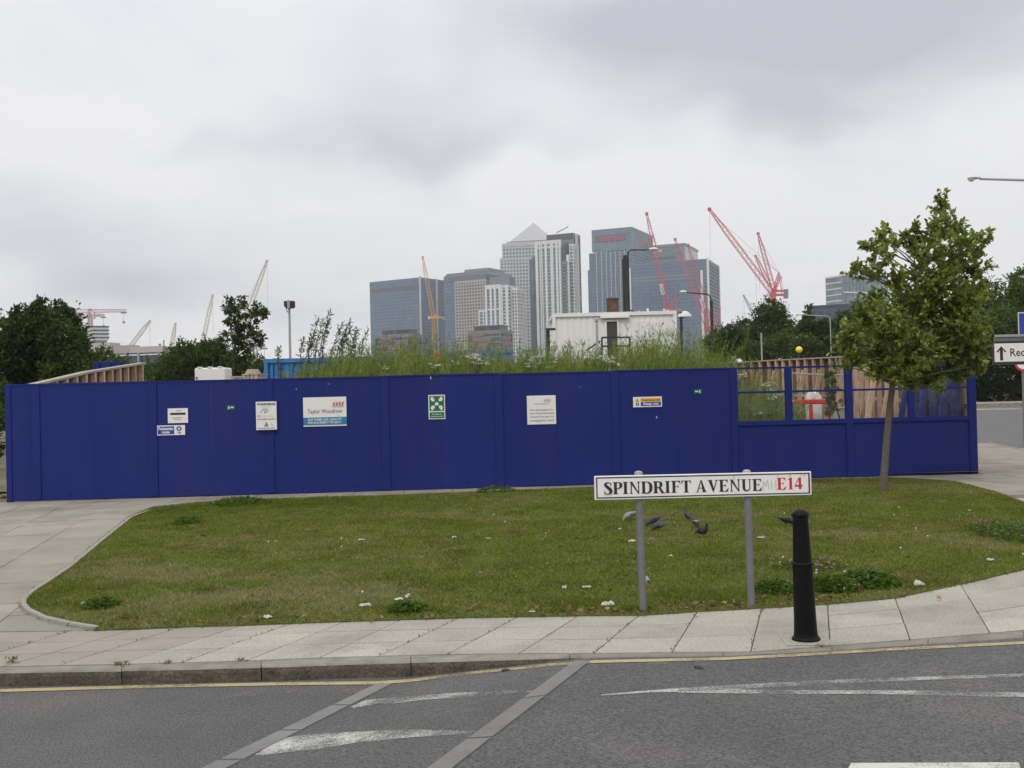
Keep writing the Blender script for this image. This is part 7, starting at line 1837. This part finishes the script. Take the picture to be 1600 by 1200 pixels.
# ------------------------------------------------------------------ litter
M['paper'] = material('paper', (.43, .42, .39), .8, .08, 20); M['paper_yellow'] = material('paper_yellow', (.42, .38, .20), .8, .15, 20); M['paper_blue'] = material('paper_blue', (.40, .42, .55), .7, .2, 30)
def litter(name, label, px, py, w, h, mat, seed, cat='litter'):
    c = G(px, py); rr = random.Random(seed); t = MB(); n = 5; s_ = w / 290
    k = h / 260
    base = [[Vector((c.x + (i / (n - 1) - .5) * s_ * 1.7 + rr.gauss(0, .12) * s_, c.y + (j / (n - 1) - .5) * s_ * 1.4 + rr.gauss(0, .12) * s_, .022 + abs(rr.gauss(0, .35)) * k + (.4 * k if 0 < i < n - 1 and 0 < j < n - 1 else 0))) for i in range(n)] for j in range(n)]
    vs = [p for row in base for p in row]; fs = [(j * n + i, j * n + i + 1, (j + 1) * n + i + 1, (j + 1) * n + i) for j in range(n - 1) for i in range(n - 1)]
    t.add(vs, fs); low = [p + Vector((0, 0, -.004)) for p in vs]; t.add(low, [f_[::-1] for f_ in fs])
    o = MB(); off = vs[0].copy(); root = thing('tmp', 'x', 'x', Vector((c.x, c.y, .01))); bpy.data.objects.remove(root)
    o = t.build(name, M[mat])
    me = o.data
    for v_ in me.vertices: v_.co = v_.co - Vector((c.x, c.y, .01))
    o.location = (c.x, c.y, .01)
    return tag(o, label, cat, 'litter on the lawn')
Lt = [(1436, 918, 14, 9, 'paper', 'largest white paper scrap, at the pavement edge right of the bollard'), (1548, 879, 12, 6, 'paper', 'flattened pale wrapper on the lawn near the right edge'), (988, 849, 14, 6, 'paper_yellow', 'yellowish food wrapper left of the left sign post'), (1189, 843, 14, 3, 'paper', 'thin white strip right of the right sign post'),
      (950, 949, 16, 8, 'paper', 'crumpled pale paper among dead leaves left of the left sign post'), (571, 950, 15, 5, 'paper', 'flat white scrap left of the dark tuft at the pavement edge'), (622, 941, 13, 5, 'paper', 'white scrap on top of the tuft at the pavement edge'), (638, 937, 8, 8, 'paper', 'upright pale scrap leaning beside the tuft at the pavement edge'),
      (710, 843, 9, 7, 'paper_blue', 'crumpled bluish ball in the middle of the lawn'), (763, 844, 9, 3, 'paper', 'small white scrap right of the bluish ball'), (565, 846, 15, 3, 'paper', 'long thin white scrap left of the bluish ball'), (882, 924, 6, 8, 'paper', 'small upright white scrap in the lawn left of the sign'), (917, 921, 12, 3, 'paper', 'thin white scrap just left of the left sign post base'),
      (131, 948, 7, 6, 'paper', 'white scrap on the tuft near the rounded corner'), (1012, 912, 8, 9, 'paper_blue', 'torn pale wrapper right of the left sign post'), (1048, 872, 7, 3, 'paper', 'small white scrap between the sign posts'), (1515, 800, 9, 3, 'paper', 'white scrap high on the lawn at right'), (419, 969, 11, 5, 'paper', 'crumpled pale scrap on the pavement edge at left'), (968, 830, 6, 5, 'paper_blue', 'tiny bluish scrap near the palest pigeon'), (832, 960, 8, 2, 'paper', 'tiny white scrap on the pavement edge at the middle')]
for i, (px, py, w_, h_, m_, lab) in enumerate(Lt): litter('paper_scrap', lab, px, py, w_, h_, m_, i + 40)
c_ = GR(277, 1064); mb = MB(); 
o = litter('paper_scrap', 'yellow green wrapper in the gutter on the yellow line', 277, 1064, 15, 5, 'paper_yellow', 99); o.location = (c_.x, c_.y, c_.z + .006)
c_ = GR(1092, 1044.5); o = litter('leaf_scrap', 'small dark scrap on the raised road below the bollard', 1092, 1044.5, 9, 4, 'ink', 77); o.location = (c_.x, c_.y, c_.z - .012)
c_ = GR(790, 1048); o = litter('leaf_scrap', 'pair of curled dead leaves on the ramp by the yellow line', 790, 1048, 9, 5, 'rust', 78); o.location = (c_.x, c_.y, c_.z - .010)

# ------------------------------------------------------------------ haze
hm = bpy.data.materials.new('haze'); hm.use_nodes = True; nt = hm.node_tree; nt.nodes.clear()
pv = nt.nodes.new('ShaderNodeVolumePrincipled'); pv.inputs['Color'].default_value = (.93, .95, 1.0, 1); pv.inputs['Density'].default_value = HAZE; pv.inputs['Anisotropy'].default_value = 0.0
om = nt.nodes.new('ShaderNodeOutputMaterial'); nt.links.new(pv.outputs[0], om.inputs['Volume'])
if HAZE > 0:
    mb = MB(); mb.box((-1560, -90, -1.6), (1560, 1800, 262)); tag(mb.build('haze', hm), kind='stuff')
